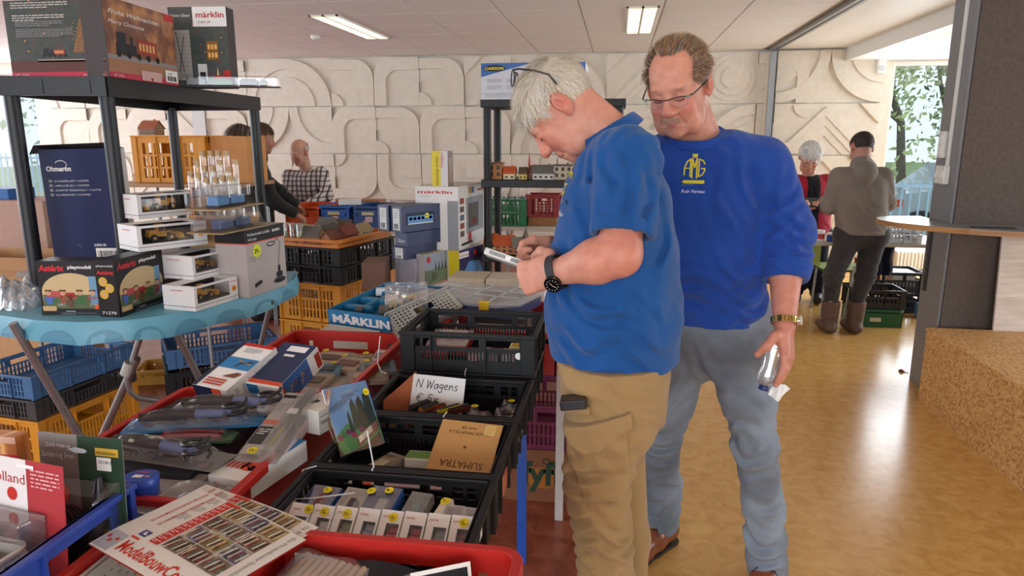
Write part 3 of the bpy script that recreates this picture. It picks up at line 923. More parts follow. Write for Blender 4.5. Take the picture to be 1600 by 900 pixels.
def skin_mat(name,attr=True,h='#c98d74',rough=0.5):
 m,nt,out=new_mat(name)
 p=N(nt,'ShaderNodeBsdfPrincipled');tc=N(nt,'ShaderNodeTexCoord')
 n1=N(nt,'ShaderNodeTexNoise');n1.inputs['Scale'].default_value=45;n1.inputs['Detail'].default_value=5
 nt.links.new(tc.outputs['Object'],n1.inputs['Vector'])
 mx=N(nt,'ShaderNodeMix');mx.data_type='RGBA';mx.blend_type='MULTIPLY';mx.inputs[0].default_value=0.8
 r=N(nt,'ShaderNodeValToRGB');r.color_ramp.elements[0].position=0.3;r.color_ramp.elements[1].position=0.7
 r.color_ramp.elements[0].color=(0.80,0.72,0.70,1);r.color_ramp.elements[1].color=(1,1,1,1)
 nt.links.new(n1.outputs['Fac'],r.inputs[0])
 if attr:
  a=N(nt,'ShaderNodeAttribute');a.attribute_name='tone';nt.links.new(a.outputs['Color'],mx.inputs[6])
 else:mx.inputs[6].default_value=(*srgb(h),1)
 nt.links.new(r.outputs[0],mx.inputs[7]);nt.links.new(mx.outputs[2],p.inputs['Base Color'])
 n2=N(nt,'ShaderNodeTexNoise');n2.inputs['Scale'].default_value=260;n2.inputs['Detail'].default_value=3
 nt.links.new(tc.outputs['Object'],n2.inputs['Vector'])
 b=N(nt,'ShaderNodeBump');b.inputs['Strength'].default_value=0.25;b.inputs['Distance'].default_value=0.0012
 nt.links.new(n2.outputs['Fac'],b.inputs['Height']);nt.links.new(b.outputs[0],p.inputs['Normal'])
 p.inputs['Roughness'].default_value=rough;p.inputs['Specular IOR Level'].default_value=0.4
 p.inputs['Subsurface Weight'].default_value=0.12;p.inputs['Subsurface Radius'].default_value=(0.01,0.004,0.002);p.inputs['Subsurface Scale'].default_value=1.0
 nt.links.new(p.outputs[0],out.inputs[0])
 return m
def frame(f,u):
 f=np.array(f,float);f/=np.linalg.norm(f);u=np.array(u,float);u-=f*(u@f);u/=np.linalg.norm(u)
 return np.stack([np.cross(f,u),f,u],1)
class Head:
 """head in its own frame (x right, y forward, z up; origin between the ears)"""
 def __init__(self,C,f,u,s=1.0,jowl=0.0,nose=1.0,brow=1.0,mouth=0.0,wide=1.0):
  self.C=np.array(C,float);self.R=frame(f,u);self.s=s;self.j=jowl;self.n=nose;self.b=brow;self.m=mouth;self.w=wide
 def W(self,x,y,z):return self.C+self.R@(np.array((x,y,z))*self.s)
 def L(self,P):return((P-self.C)@self.R)/self.s
 def grow(self,v,neck_to,rn=0.06,fine=True):
  s,W,R=self.s,self.W,self.R;w=self.w
  E=lambda c,r,k=0.02,sub=False,RR=None:v.ell(W(*c),np.array(r)*s,k*s,R if RR is None else R@RR,sub)
  K=lambda a,b,ra,rb,k=0.012,sub=False:v.cone(W(*a),W(*b),ra*s,rb*s,k*s,None,sub)
  E((0,-0.012,0.036),(0.077*w,0.099,0.088))
  E((0,0.022,-0.035),(0.064*w,0.074,0.082),0.03)
  E((0,0.030,-0.080),(0.052*w,0.052,0.036),0.03)
  v.cone(W(0,-0.025,-0.045),neck_to,rn*s*0.95,rn*1.05,0.025)
  if fine:
   for sx in(-1,1):
    E((sx*0.036*w,0.066,-0.034),(0.026,0.022,0.026),0.02)
    if self.j:E((sx*0.042*w,0.040,-0.082),(0.026,0.034,0.030+0.01*self.j),0.02)
   E((0,0.078,-0.098),(0.024,0.018,0.020),0.018)
   K((-0.034,0.080,0.026),(0.034,0.080,0.026),0.012*self.b,0.012*self.b,0.016)
   for sx in(-1,1):
    E((sx*0.031,0.101,0.006),(0.017,0.013,0.012),0.012,True)
    E((sx*0.031,0.078,0.004),(0.0145,0.0135,0.0135),0.004)
    K((sx*0.012,0.074,-0.012),(sx*0.046,0.066,-0.016),0.010,0.008,0.014)
    K((sx*0.020,0.089,0.020),(sx*0.046,0.078,0.016),0.0055,0.004,0.006)
   K((0,0.088,0.014),(0,0.112+0.006*(self.n-1),-0.026),0.0085,0.0125*self.n,0.012)
   E((0,0.112,-0.031),(0.0145*self.n,0.013,0.011),0.008)
   for sx in(-1,1):
    E((sx*0.0135*self.n,0.101,-0.034),(0.009,0.011,0.0085),0.006)
    E((sx*0.0075,0.108,-0.0415),(0.0042,0.0055,0.005),0.003,True)
   E((0,0.084,-0.062),(0.030,0.014,0.020),0.014)
   K((-0.020,0.086,-0.067),(0,0.0955,-0.0635),0.0045,0.0062,0.006);K((0,0.0955,-0.0635),(0.020,0.086,-0.067),0.0062,0.0045,0.006)
   K((-0.016,0.086,-0.0755),(0.016,0.086,-0.0755),0.0055,0.0055,0.006);E((0,0.092,-0.0765),(0.012,0.006,0.0055),0.005)
   K((-0.023,0.092,-0.0712),(0.023,0.092,-0.0712),0.0028,0.0028,0.003,True)
   for sx in(-1,1):
    K((sx*0.019,0.099,-0.040),(sx*0.031,0.083,-0.074),0.0028,0.0032,0.008,True)
   for sx in(-1,1):
    a=0.35
    Re=np.array([[math.cos(a),sx*math.sin(a),0],[-sx*math.sin(a),math.cos(a),0],[0,0,1]])
    E((sx*0.081*w,-0.014,0.002),(0.0115,0.021,0.033),0.007,False,Re)
    E((sx*0.0945*w,-0.006,0.004),(0.0095,0.0115,0.020),0.004,True,Re)
    E((sx*0.079*w,-0.004,-0.026),(0.007,0.009,0.011),0.006)
  else:
   E((0,0.092,-0.024),(0.012,0.016,0.018),0.012)
   for sx in(-1,1):E((sx*0.080,-0.012,0.0),(0.008,0.019,0.030),0.008)
   for sx in(-1,1):E((sx*0.031,0.096,0.006),(0.014,0.010,0.010),0.012,True)
   K((-0.02,0.092,-0.069),(0.02,0.092,-0.069),0.0035,0.0035,0.004,True)
 def tone(self,P,base,flush,lip,stubble=None,brow=None):
  """natural colouring of the face: flushed cheeks, nose and ears, lips, eyebrows, shaven chin"""
  c=np.repeat(np.array(base)[None],len(P),0);X=self.L(P)
  near=(np.abs(X[:,0])<0.13)&(np.abs(X[:,1])<0.16)&(np.abs(X[:,2])<0.16)
  def mix(cen,rad,col,amt):
   q=(X-np.array(cen))/np.array(rad);w=np.exp(-(q**2).sum(1))*amt*near;c[:]=c*(1-w[:,None])+np.array(col)*w[:,None]
  for sx in(-1,1):
   mix((sx*0.04,0.075,-0.034),(0.024,0.03,0.022),flush,0.75);mix((sx*0.088,-0.012,0.0),(0.02,0.03,0.036),flush,0.7)
   mix((sx*0.031,0.085,-0.006),(0.018,0.02,0.008),flush,0.4)
   if brow is not None:mix((sx*0.032,0.085,0.026),(0.017,0.02,0.0045),brow,0.75)
  mix((0,0.115,-0.03),(0.02,0.02,0.018),flush,0.7)
  if stubble is not None:mix((0,0.08,-0.085),(0.05,0.06,0.03),stubble,0.35);mix((0,0.1,-0.052),(0.024,0.02,0.007),stubble,0.3)
  mix((0,0.095,-0.0635),(0.017,0.012,0.0042),lip,0.8);mix((0,0.092,-0.076),(0.015,0.012,0.0045),lip,0.8)
  return c
def hair_strands(hd,parent,org,region,comb,mats,n,length,seed=1,lift=0.5,width=0.0016,r=(0.077,0.099,0.088),cc=(0,-0.012,0.036),curl=0.0,name='hair'):
 """short hair: thin ribbons rooted over the cranium, lying along a combing direction; plus the dense cap below them"""
 rnd=np.random.RandomState(seed);m=MB();k=0
 r=np.array(r)*np.array((hd.w,1,1));cc=np.array(cc)
 vs={i:([],[])for i in range(len(mats))}
 while k<n:
  d=rnd.normal(size=3);d/=np.linalg.norm(d)
  p=cc+d*r
  if not region(p):continue
  k+=1
  nn=d/r;nn/=np.linalg.norm(nn)
  L=length(p)*rnd.uniform(0.7,1.25)
  t=np.array(comb(p),float)+rnd.normal(size=3)*0.18;t-=nn*(t@nn);t/=np.linalg.norm(t)+1e-9
  side=np.cross(t,nn);q=p+nn*0.001;i=rnd.randint(len(mats));V,Fc=vs[i];b=len(V);w=width*rnd.uniform(0.7,1.3)
  dirv=t*(1-lift*0.5)+nn*lift
  ns=4
  for s in range(ns+1):
   ww=w*(1-0.75*s/ns)
   V.append(hd.W(*(q-side*ww/2))-org);V.append(hd.W(*(q+side*ww/2))-org)
   dirv=dirv/np.linalg.norm(dirv)
   q=q+dirv*L/ns
   dirv=dirv+side*rnd.normal()*(0.12+curl)-nn*(0.30*lift+0.05)+t*0.05
   if lift<.3:dirv=dirv+np.array((0,0,-.55))
   e=(q-cc)/r;el=np.linalg.norm(e)
   if el<1.01:q=cc+e/el*1.015*r
  for s in range(ns):Fc.append((b+2*s,b+2*s+1,b+2*s+3,b+2*s+2))
 for i,mt in enumerate(mats):m.add(vs[i][0],vs[i][1],mt,True)
 o=m.build(name,parent)
 return o
def hair_cap(hd,parent,org,region,mt,off=0.004,r=(0.077,0.099,0.088),cc=(0,-0.012,0.036),name='hair_base',nu=64,nv=48):
 r=np.array(r)*np.array((hd.w,1,1));cc=np.array(cc);vs=[];ok=[]
 for j in range(nv+1):
  for i in range(nu):
   th=PI*j/nv;ph=2*PI*i/nu
   d=np.array((math.sin(th)*math.cos(ph),math.sin(th)*math.sin(ph),math.cos(th)));p=cc+d*r
   ok.append(region(p));vs.append(hd.W(*(p+d*off))-org)
 fs=[]
 for j in range(nv):
  for i in range(nu):
   q=(j*nu+i,j*nu+(i+1)%nu,(j+1)*nu+(i+1)%nu,(j+1)*nu+i)
   if all(ok[k]for k in q):fs.append(q)
 m=MB();m.add(vs,fs,mt,True)
 return m.build(name,parent)
def hand(v,wrist,d,n,sgn,curls,spread=0.12,thumb=None,size=1.0,k=0.006,wr=0.029):
 """palm, four unequal fingers and a thumb. d: towards the fingers, n: out of the palm, sgn: +1 when the thumb lies on n x d side"""
 d=np.array(d,float);d/=np.linalg.norm(d);n=np.array(n,float);n-=d*(n@d);n/=np.linalg.norm(n)
 s=np.cross(n,d)*sgn;w=np.array(wrist,float);z=size
 P=lambda a,b,c=0.0:w+(d*a+s*b+n*c)*z
 for b,ra,rb in((0.022,0.0165,0.0135),(0.006,0.017,0.014),(-0.010,0.017,0.0135),(-0.024,0.0165,0.0125)):
  v.cone(P(0.005,b*0.6),P(0.088-abs(b-0.004)*0.25,b*1.22),ra*z,rb*z,0.012)
 v.ell(P(0.035,0.026,0.008),np.array((0.018,0.018,0.018))*z,0.014)
 pts=[]
 L=(0.072,0.080,0.074,0.058);B=(0.027,0.0085,-0.0105,-0.029);Rr=(0.0098,0.0102,0.0096,0.0084)
 for i in range(4):
  q=P(0.086-abs(B[i]-0.006)*0.3,B[i],0);dd=d+s*spread*(0.9-i*0.6);dd=dd/np.linalg.norm(dd);nf=n.copy();r=Rr[i]*z
  ch=[q]
  for j,fr in enumerate((0.44,0.31,0.25)):
   a=math.radians(curls[i][j]);d2=dd*math.cos(a)+nf*math.sin(a);nf=nf*math.cos(a)-dd*math.sin(a);dd=d2
   q=q+dd*L[i]*fr*z;ch.append(q)
  v.chain(ch,[r*1.06,r,r*0.92,r*0.80],k)
  pts.append(ch)
 th=thumb or((0.030,0.034,0.010),(0.062,0.052,0.018),(0.090,0.056,0.026))
 tc=[P(0.016,0.020,0.006)]+[P(*t)for t in th]
 v.chain(tc,[0.0155*z,0.0135*z,0.0115*z,0.0090*z],0.009)
 return pts,tc
 # ------------------------------------------------------------------ the two men in blue
def Q(px,py,y):return np.array(Yp(px,py,y))
SKIN=np.array(srgb('#cb8f78'));FLUSH=np.array(srgb('#bf6656'));LIP=np.array(srgb('#a85a50'))
skin_m=skin_mat('skin')
polo_m=cloth('blue_pique_cotton','#164a86',1100,0.10,0.85)
sweat_m=cloth('royal_blue_fleece','#1d4190',900,0.12,0.9)
khaki_m=cloth('khaki_cotton','#94774f',800,0.10,0.85,blot=9)
jean_m=cloth('faded_grey_denim','#4e5259',1000,0.25,0.85,blot=3.2,worn='#97a3b2')
brown_leather=plain('#7e4327',0.35,var=0.15,scale=20,coat=0.2)
dark_sole=plain('#33241c',0.6)
gold=plain('#cbb26a',0.25,metal=1.0)
frame_black=plain('#15161a',0.25,var=0.0)
lens_m=clear('#ffffff',0.06,0.02)
def place(vol,name,h,m,par,org,tone=None):return skin_obj(name,vol.mesh(h),m,par,org,tone)

def man_left():
 org=np.array((0.03,1.80,0.0))
 T=thing('person','grey-haired man in a blue polo shirt and khaki cargo trousers looking down at his hands','person',Matrix.Translation(org))
 hd=Head(Q(877,171,1.80),(-0.55,-0.02,-0.83),(-0.83,0,0.55),0.97,jowl=0.4)
 neck=Q(958,222,1.80)
 SL,SR=Q(980,250,1.625),Q(955,240,1.985)
 EL,WL=Q(968,398,1.54),Q(868,426,1.60)
 ER,WR=Q(935,410,2.0),Q(872,401,1.875)
 spine=[(Q(962,268,1.8),0.098,0.19),(Q(962,320,1.8),0.128,0.20),(Q(960,400,1.8),0.150,0.202),(Q(958,480,1.8),0.164,0.206),(Q(960,556,1.8),0.158,0.196)]
 def torso(v,g,kk=0.03):
  for(a,da,wa),(b_,db,wb)in zip(spine,spine[1:]):
   for s in(-1,1):
    oa=np.array((0,s*(wa-da),0));ob=np.array((0,s*(wb-db),0))
    v.cone(a+oa,b_+ob,da+g,db+g,kk)
   v.cone(a,b_,da+g,db+g,kk)
  for S in(SL,SR):v.cone(neck+np.array((0.01,0,-0.03)),S,0.058+g,0.066+g,0.04)
  # body: one continuous surface
 v=Vol();torso(v,-0.032)
 hd.grow(v,neck,0.062)
 v.chain([SL,EL],[0.052,0.046],0.03);v.chain([EL,EL+(WL-EL)*0.35,WL],[0.047,0.049,0.029],0.02)
 v.chain([SR,ER],[0.052,0.046],0.03);v.chain([ER,ER+(WR-ER)*0.35,WR],[0.047,0.047,0.028],0.02)
 dL=Q(800,437,1.655)-WL
 hand(v,WL,dL,(0.05,1,-0.10),1,[(62,70,50),(66,72,50),(70,74,50),(74,74,50)],0.05,((0.022,0.040,0.022),(0.050,0.050,0.036),(0.076,0.044,0.046)),1.06)
 dR=Q(795,412,1.80)-WR
 hand(v,WR,dR,(0.0,-1,0.12),-1,[(30,58,40),(34,60,42),(40,60,42),(46,60,42)],0.10,((0.036,0.042,0.018),(0.074,0.050,0.022),(0.103,0.046,0.022)),1.05)
 hips={}
 for nm,s,ky,dx in(('near',-1,1.665,0.0),('far',1,1.925,0.045)):
  hp=Q(962,580,1.8)+np.array((0,s*0.10,0));kn=Q(934,745,1.66);kn=np.array((kn[0]+dx,ky,kn[2]));an=np.array((Q(946,900,1.66)[0]+dx+0.012,ky,0.09))
  hips[nm]=(hp,kn,an)
  v.chain([hp,kn,an],[0.075,0.048,0.04],0.03)
  v.chain([an,an+np.array((-0.12,0,-0.05))],[0.045,0.03],0.02)
 VF=v.mesh(0.0036)
 tone=hd.tone(VF[0],SKIN,FLUSH,LIP,None,np.array(srgb('#b9a08c')))
 f=np.exp(-(((VF[0]-WL)/0.09)**2).sum(1))*0.35;tone=tone*(1-f[:,None])+np.array(srgb('#d0a094'))*f[:,None]
 fa=np.exp(-(((VF[0]-(EL+np.array((0.02,0,0.02))))/0.10)**2).sum(1))*0.4;tone=tone*(1-fa[:,None])+FLUSH*fa[:,None]
 skin_obj('body',VF,skin_m,T,org,tone)
 # polo shirt
 p=Vol();torso(p,0.0)
 hemL=EL+(SL-EL)*0.20;hemR=ER+(SR-ER)*0.2
 armL=Vol().chain([hemL+(SL-EL)*0.02,EL],[0.050,0.046]);armL.chain([EL,WL],[0.047,0.03]);armR=Vol().chain([hemR+(SR-ER)*0.02,ER],[0.050,0.046])
 sl=Vol().chain([SL,EL+(SL-EL)*0.05],[0.074,0.067],0.035);sl.cut(hemL,EL-SL);sl.carve=(armL,0.006)
 sr=Vol().chain([SR,ER],[0.074,0.066],0.035);sr.cut(hemR,ER-SR);sr.carve=(armR,0.006)
 core=Vol();core.p=list(p.p)
 p.join(sl,0.03).join(sr,0.03)
 p.cut(Q(960,552,1.8),(-0.03,0,-1))
 p.cut(neck+np.array((-0.02,0,0.015)),(-0.62,0,0.78),(neck+np.array((-0.07,0,0.0)),0.12))
 p.fold(Q(1010,265,1.60),(0.8,0,-0.6),0.045,0.0093,0.09,1.0).fold(Q(1000,320,1.57),(0.95,0,0.25),0.055,0.0109,0.10,2.2)
 p.fold(Q(950,300,1.60),(1,0,0.12),0.05,0.0093,0.10,0.4).fold(Q(890,330,1.66),(0.9,0,0.3),0.05,0.0109,0.10,3.0)
 p.fold(Q(905,500,1.62),(0.5,0,0.85),0.06,0.0124,0.12,0.2).fold(Q(960,540,1.6),(0.35,0,0.93),0.055,0.0109,0.12,1.4)
 p.fold(Q(1040,400,1.66),(0.9,-0.3,0.1),0.07,0.0093,0.14,2.0).fold(Q(1030,520,1.64),(0.75,0,0.6),0.06,0.0093,0.12,0.9).fold(Q(870,440,1.7),(0.3,0,0.95),0.06,0.0093,0.1,1.9)
 place(p,'polo_shirt',0.0042,polo_m,T,org)
 # sleeve band, side seam
 sb=Shell(p,0.0025,(hemL-0.12,hemL+0.12));ax=(EL-SL)/np.linalg.norm(EL-SL)
 sb=Shell(sl,0.0025,(hemL-0.12,hemL+0.12));sb.cuts=[];sb.base=Vol().chain([SL,EL+(SL-EL)*0.05],[0.074,0.067],0.035);sb.p=sb.base.p
 sb.cut(hemL+ax*0.0015,ax);sb.cut(hemL-ax*0.028,-ax);sb.carve=(armL,0.006)
 place(sb,'sleeve_band',0.0038,polo_m,T,org)
 # collar: stands up at the back of the neck and folds over
 cb=Vol();na=(hd.W(0,-0.03,-0.05)-neck);na/=np.linalg.norm(na)
 cb.cone(neck-na*0.025,neck+na*0.055,0.094,0.079,0.01);cb.cut(neck+na*0.040,na+np.array((0.25,0,0)));cb.cut(neck-na*0.012,-na)
 nk=Vol();nk.cone(neck-na*0.1,neck+na*0.12,0.084,0.068,0.01);cb.carve=(nk,0.0)
 place(cb,'collar',0.0036,polo_m,T,org)
 # cargo trousers
 t=Vol()
 for nm in('far','near'):
  hp,kn,an=hips[nm];mid=(hp+kn)/2+np.array((0.004,0,0))
  t.chain([hp+np.array((-0.015,0,0.05)),hp+np.array((0,0,-0.06)),mid,kn,(kn+an)/2+np.array((0.014,0,0)),an+np.array((0,0,0.01))],[0.126,0.122,0.094,0.080,0.072,0.072],0.03)
 t.cone(Q(962,560,1.75),Q(962,560,1.85),0.140,0.140,0.04)
 t.cut(Q(960,545,1.8),(0,0,1));t.cut((0,0,0.03),(0,0,-1))
 for(x,y,yy,dr,lam,am,rd,sd)in((900,600,1.6,(0.5,0,0.85),0.05,0.006,0.10,1),(895,740,1.6,(0.35,0,0.94),0.05,0.009,0.10,0.5),(950,760,1.6,(-0.4,0,0.9),0.06,0.007,0.11,2.3),(905,800,1.6,(-0.2,0,1),0.05,0.011,0.10,1.1),
 (955,860,1.6,(0.3,0,0.95),0.055,0.009,0.11,0.3),(920,890,1.6,(-0.3,0,0.95),0.05,0.010,0.1,2),(1000,600,1.65,(0.7,0,0.7),0.06,0.006,0.12,1),(975,700,1.66,(0.9,0,0.3),0.05,0.005,0.1,1),(940,960,1.6,(0.2,0,1),0.05,0.011,0.12,1)):
  t.fold(Q(x,y,yy),dr,lam,am*1.3,rd,sd)
 place(t,'trousers',0.0045,khaki_m,T,org)
 def patch(name,poly,off,y=1.6,depth=0.12):
  """cloth patch sewn on the camera side of the leg; poly in picture order, counter-clockwise"""
  P=[Q(x,yy,y)for x,yy in poly];c=sum(P)/len(P)
  s=Shell(t,off,(np.min(P,0)-np.array((0,depth,0)),np.max(P,0)+np.array((0,depth,0))))
  for i in range(len(P)):
   a,b_=P[i],P[(i+1)%len(P)];e=b_-a;n=np.array((e[2],0,-e[0]))
   if(c-a)@n>0:n=-n
   s.cut(a,n)
  s.cut((0,1.76,0),(0,1,0))
  return place(s,name,0.0034,khaki_m,T,org)
 patch('cargo_pocket',[(884,668),(978,650),(984,745),(968,790),(922,794),(884,700)],0.012)
 patch('pocket_flap',[(876,672),(985,636),(989,660),(935,700),(910,703),(880,690)],0.019)
 patch('phone_pocket',[(872,640),(922,630),(924,644),(876,656)],0.010)
 pv=Q(896,634,1.56);m=MB(T=Matrix.Translation(pv-org)@Matrix.Rotation(math.radians(-8),4,'Y'));m.bx(-0.032,0.03,0.0,0.05,-0.012,0.012,frame_black);m.build('telephone_edge',T,bevel=0.003)
 # hip pocket seam
 # shoes
 for nm in('near','far'):
  hp,kn,an=hips[nm];s=Vol();g=np.array((an[0],an[1],0))
  s.chain([g+np.array((0.03,0,0.06)),g+np.array((-0.06,0,0.055)),g+np.array((-0.17,0,0.038))],[0.05,0.048,0.04],0.03);s.cut((0,0,0.012),(0,0,-1))
  place(s,'shoe',0.006,plain('#4a3527',0.5),T,org)
  # hair
 def reg(p):
  x,y,z=p
  if y>0.045:return z>0.058-0.35*max(0,abs(x)-0.03)*0+(0.0 if abs(x)<0.05 else-0.02)
  if y>0.018:return z>0.006+(y-0.018)*1.2
  if y>-0.036:return z>0.034
  return z>-0.062-(y+0.036)*0.1
 def comb(p):
  x,y,z=p
  if z>0.085:return(0.1*x/0.08,1,-0.1)
  return(0,0.45 if y>-0.05 else-0.05,-0.9)
 hw=[plain('#d9d3c8',0.5,var=0.05),plain('#bdb5a8',0.5,var=0.05),plain('#e8e2d4',0.5,var=0.05),plain('#c9b894',0.5,var=0.05)]
 hair_cap(hd,T,org,reg,plain('#b5aa9b',0.7),0.006)
 hair_strands(hd,T,org,reg,comb,hw,7000,lambda p:0.040 if p[2]>0.055 else(0.020 if p[1]>-0.04 else 0.024),3,0.42,0.0017)
 # glasses pushed up on the head
 g=MB();W=lambda x,y,z:hd.W(x,y,z)-org
 for s in(-1,1):
  loop=[]
  for k in range(15):
   a=2*PI*k/14;loop.append(W(s*(0.036+0.027*math.cos(a)),0.004+0.018*math.sin(a),0.142-0.010*math.sin(a)))
  g.tube(loop,0.0015,frame_black,6)
  g.tube([W(s*0.066,-0.012,0.148),W(s*0.080,-0.022,0.134),W(s*0.090,-0.040,0.096),W(s*0.092,-0.050,0.064),W(s*0.090,-0.042,0.034)],[0.0022,0.0024,0.0022,0.0024,0.0026],frame_black,6)
 g.tube([W(-0.012,-0.010,0.148),W(0,-0.012,0.151),W(0.012,-0.010,0.148)],0.0018,frame_black,6)
 gl=g.build('glasses',T)
 for s in(-1,1):
  q=MB();q.face([W(s*(0.036+0.026*math.cos(2*PI*k/14)),0.004+0.017*math.sin(2*PI*k/14),0.142-0.0095*math.sin(2*PI*k/14))for k in range(14)],lens_m);q.build('lens',gl)
  # lashes: the lowered lids' edge
 for s in(-1,1):
  q=MB();q.tube([W(s*0.018,0.0905,-0.003),W(s*0.031,0.0935,-0.005),W(s*0.043,0.0875,-0.003)],0.0011,plain('#4a3226',0.7),5);q.build('eyelashes',T)
  # black smartwatch on the wrist
 ax=(WL-EL)/np.linalg.norm(WL-EL);c=WL-ax*0.004;side=np.array((0,-1,0.0));side-=ax*(side@ax);side/=np.linalg.norm(side);up=np.cross(ax,side)
 q=MB();rings=[]
 for k in range(25):
  a=2*PI*k/24;rr=0.0345;d=side*math.cos(a)*1.0+up*math.sin(a)*1.12
  p0=c+d*rr-org;rings.append([p0-ax*0.010,p0+ax*0.010,p0+ax*0.010+d*0.003,p0-ax*0.010+d*0.003])
 q.loft(rings,plain('#26262a',0.6),smooth=False,cap=False);wt=q.build('wristwatch',T)
 n=side*0.9-up*0.30;n/=np.linalg.norm(n);cc=c+n*0.036-org-up*0.006;e1=np.cross(n,ax);e1/=np.linalg.norm(e1);e2=np.cross(n,e1)
 disc=lambda r,h:[cc+n*h+(e1*math.cos(2*PI*k/24)+e2*math.sin(2*PI*k/24))*r for k in range(24)]
 q=MB();q.loft([disc(0.0195,-0.004),disc(0.021,0.003),disc(0.0205,0.007),disc(0.017,0.008)],plain('#0b0b0d',0.12),smooth=False);q.build('watch_case',wt)
 q=MB()
 for k in range(12):
  a=2*PI*k/12;d=e1*math.cos(a)+e2*math.sin(a);t_=np.cross(n,d);p0=cc+n*0.0084
  q.face([p0+d*0.012-t_*0.0006,p0+d*0.015-t_*0.0006,p0+d*0.015+t_*0.0006,p0+d*0.012+t_*0.0006],ink('#d8d8d8'))
 for a,L in((0.7,0.010),(3.5,0.008)):
  d=e1*math.cos(a)+e2*math.sin(a);t_=np.cross(n,d);p0=cc+n*0.0086
  q.face([p0-t_*0.0007,p0+d*L-t_*0.0007,p0+d*L+t_*0.0007,p0+t_*0.0007],ink('#d9b7b0'))
 q.build('dial_marks',wt)
 # embroidered emblem on the chest
 core.folds=p.folds
 emblem(core,T,org,Q(876,285,1.70),np.array((0.92,0.38,-0.08)),0.075)
 # the clear case with a striped edge that he holds
 a,b_=Q(757,391,1.715),Q(822,414,1.705);ux=Vector(b_-a).normalized();uy=Vector((0.1,0.9,-0.32));uy=(uy-ux*uy.dot(ux)).normalized();uz=ux.cross(uy)
 D=thing('pocket_ruler_case','small white case with a striped edge held in both hands by the grey-haired man','case',basis(Vector(a),ux,uy,uz))
 m=MB();m.bx(0,0.115,0,0.06,-0.009,0.009,plain('#c9cac8',0.35));m.build('case',D,bevel=0.002)
 m=MB().on((0,0,-0.009),(1,0,0),(0,0,1))
 k=0.014
 while k<0.104:
  if not 0.056<k<0.070:m.prect(k,k+0.0018,0.005,0.014,ink('#222222'))
  else:m.prect(k,k+0.003,0.004,0.016,ink('#e9e9e9'))
  k+=0.0036
 m.build('scale_marks',D)
 return T
def emblem(vol,T,org,c,d,w,name=True):
 """yellow stitched emblem draped on the cloth: letters in an oval, a small engine bar, a script line"""
 d=d/np.linalg.norm(d);ux=np.cross(d,(0,0,1));ux/=np.linalg.norm(ux);uz=np.cross(ux,d)
 m=MB();m.on((0,0,0),(1,0,0),(0,1,0),0.0)
 ye,wh,dk=ink('#cfc02a',0.7),ink('#d9dde6',0.7),ink('#22303a',0.7)
 def dash(f,n,wd,mt):m.pline([f(i/n)for i in range(n+1)],wd,mt)
 # A, M, G drawn as strokes filling an oval
 A=[(-0.42,-0.30),(-0.40,0.02),(-0.30,0.26),(-0.17,0.36),(-0.17,-0.36)];m.pline(A,0.055,ye);m.pline([(-0.41,-0.02),(-0.18,-0.02)],0.05,ye)
 m.pline([(-0.10,-0.42),(-0.10,0.40),(0.0,0.02),(0.10,0.40),(0.10,-0.42)],0.06,ye)
 m.pline([(0.42,0.16),(0.34,0.30),(0.19,0.36),(0.18,-0.36),(0.32,-0.30),(0.42,-0.12),(0.42,-0.03),(0.28,-0.03)],0.055,ye)
 m.prect(-0.10,0.12,0.46,0.58,ye);m.prect(-0.05,0.07,0.42,0.47,ye)
 m.prect(-0.45,0.42,-0.66,-0.52,ye);m.layer(1)
 for x in(-0.47,0.40):m.prect(x-0.05,x+0.05,-0.66,-0.52,dk);m.pcirc(x,-0.59,0.03,wh)
 m.plines(-0.5,-0.74,1.0,0.09,1,ink('#4a6a9a',0.7),3,0.5)
 if name:m.ptext('Rob Vernau',-0.5,-1.05,0.2,wh,shear=0.25,width=0.95)
 P=np.array(m.v);X=np.array(c)-d*0.12+(np.outer(P[:,0]*w,ux)+np.outer(P[:,1]*w,uz))
 X=drape(vol,X,d)-d[None]*0.0022
 m.v=[tuple(q)for q in(X-org)]
 return m.build('emblem',T)

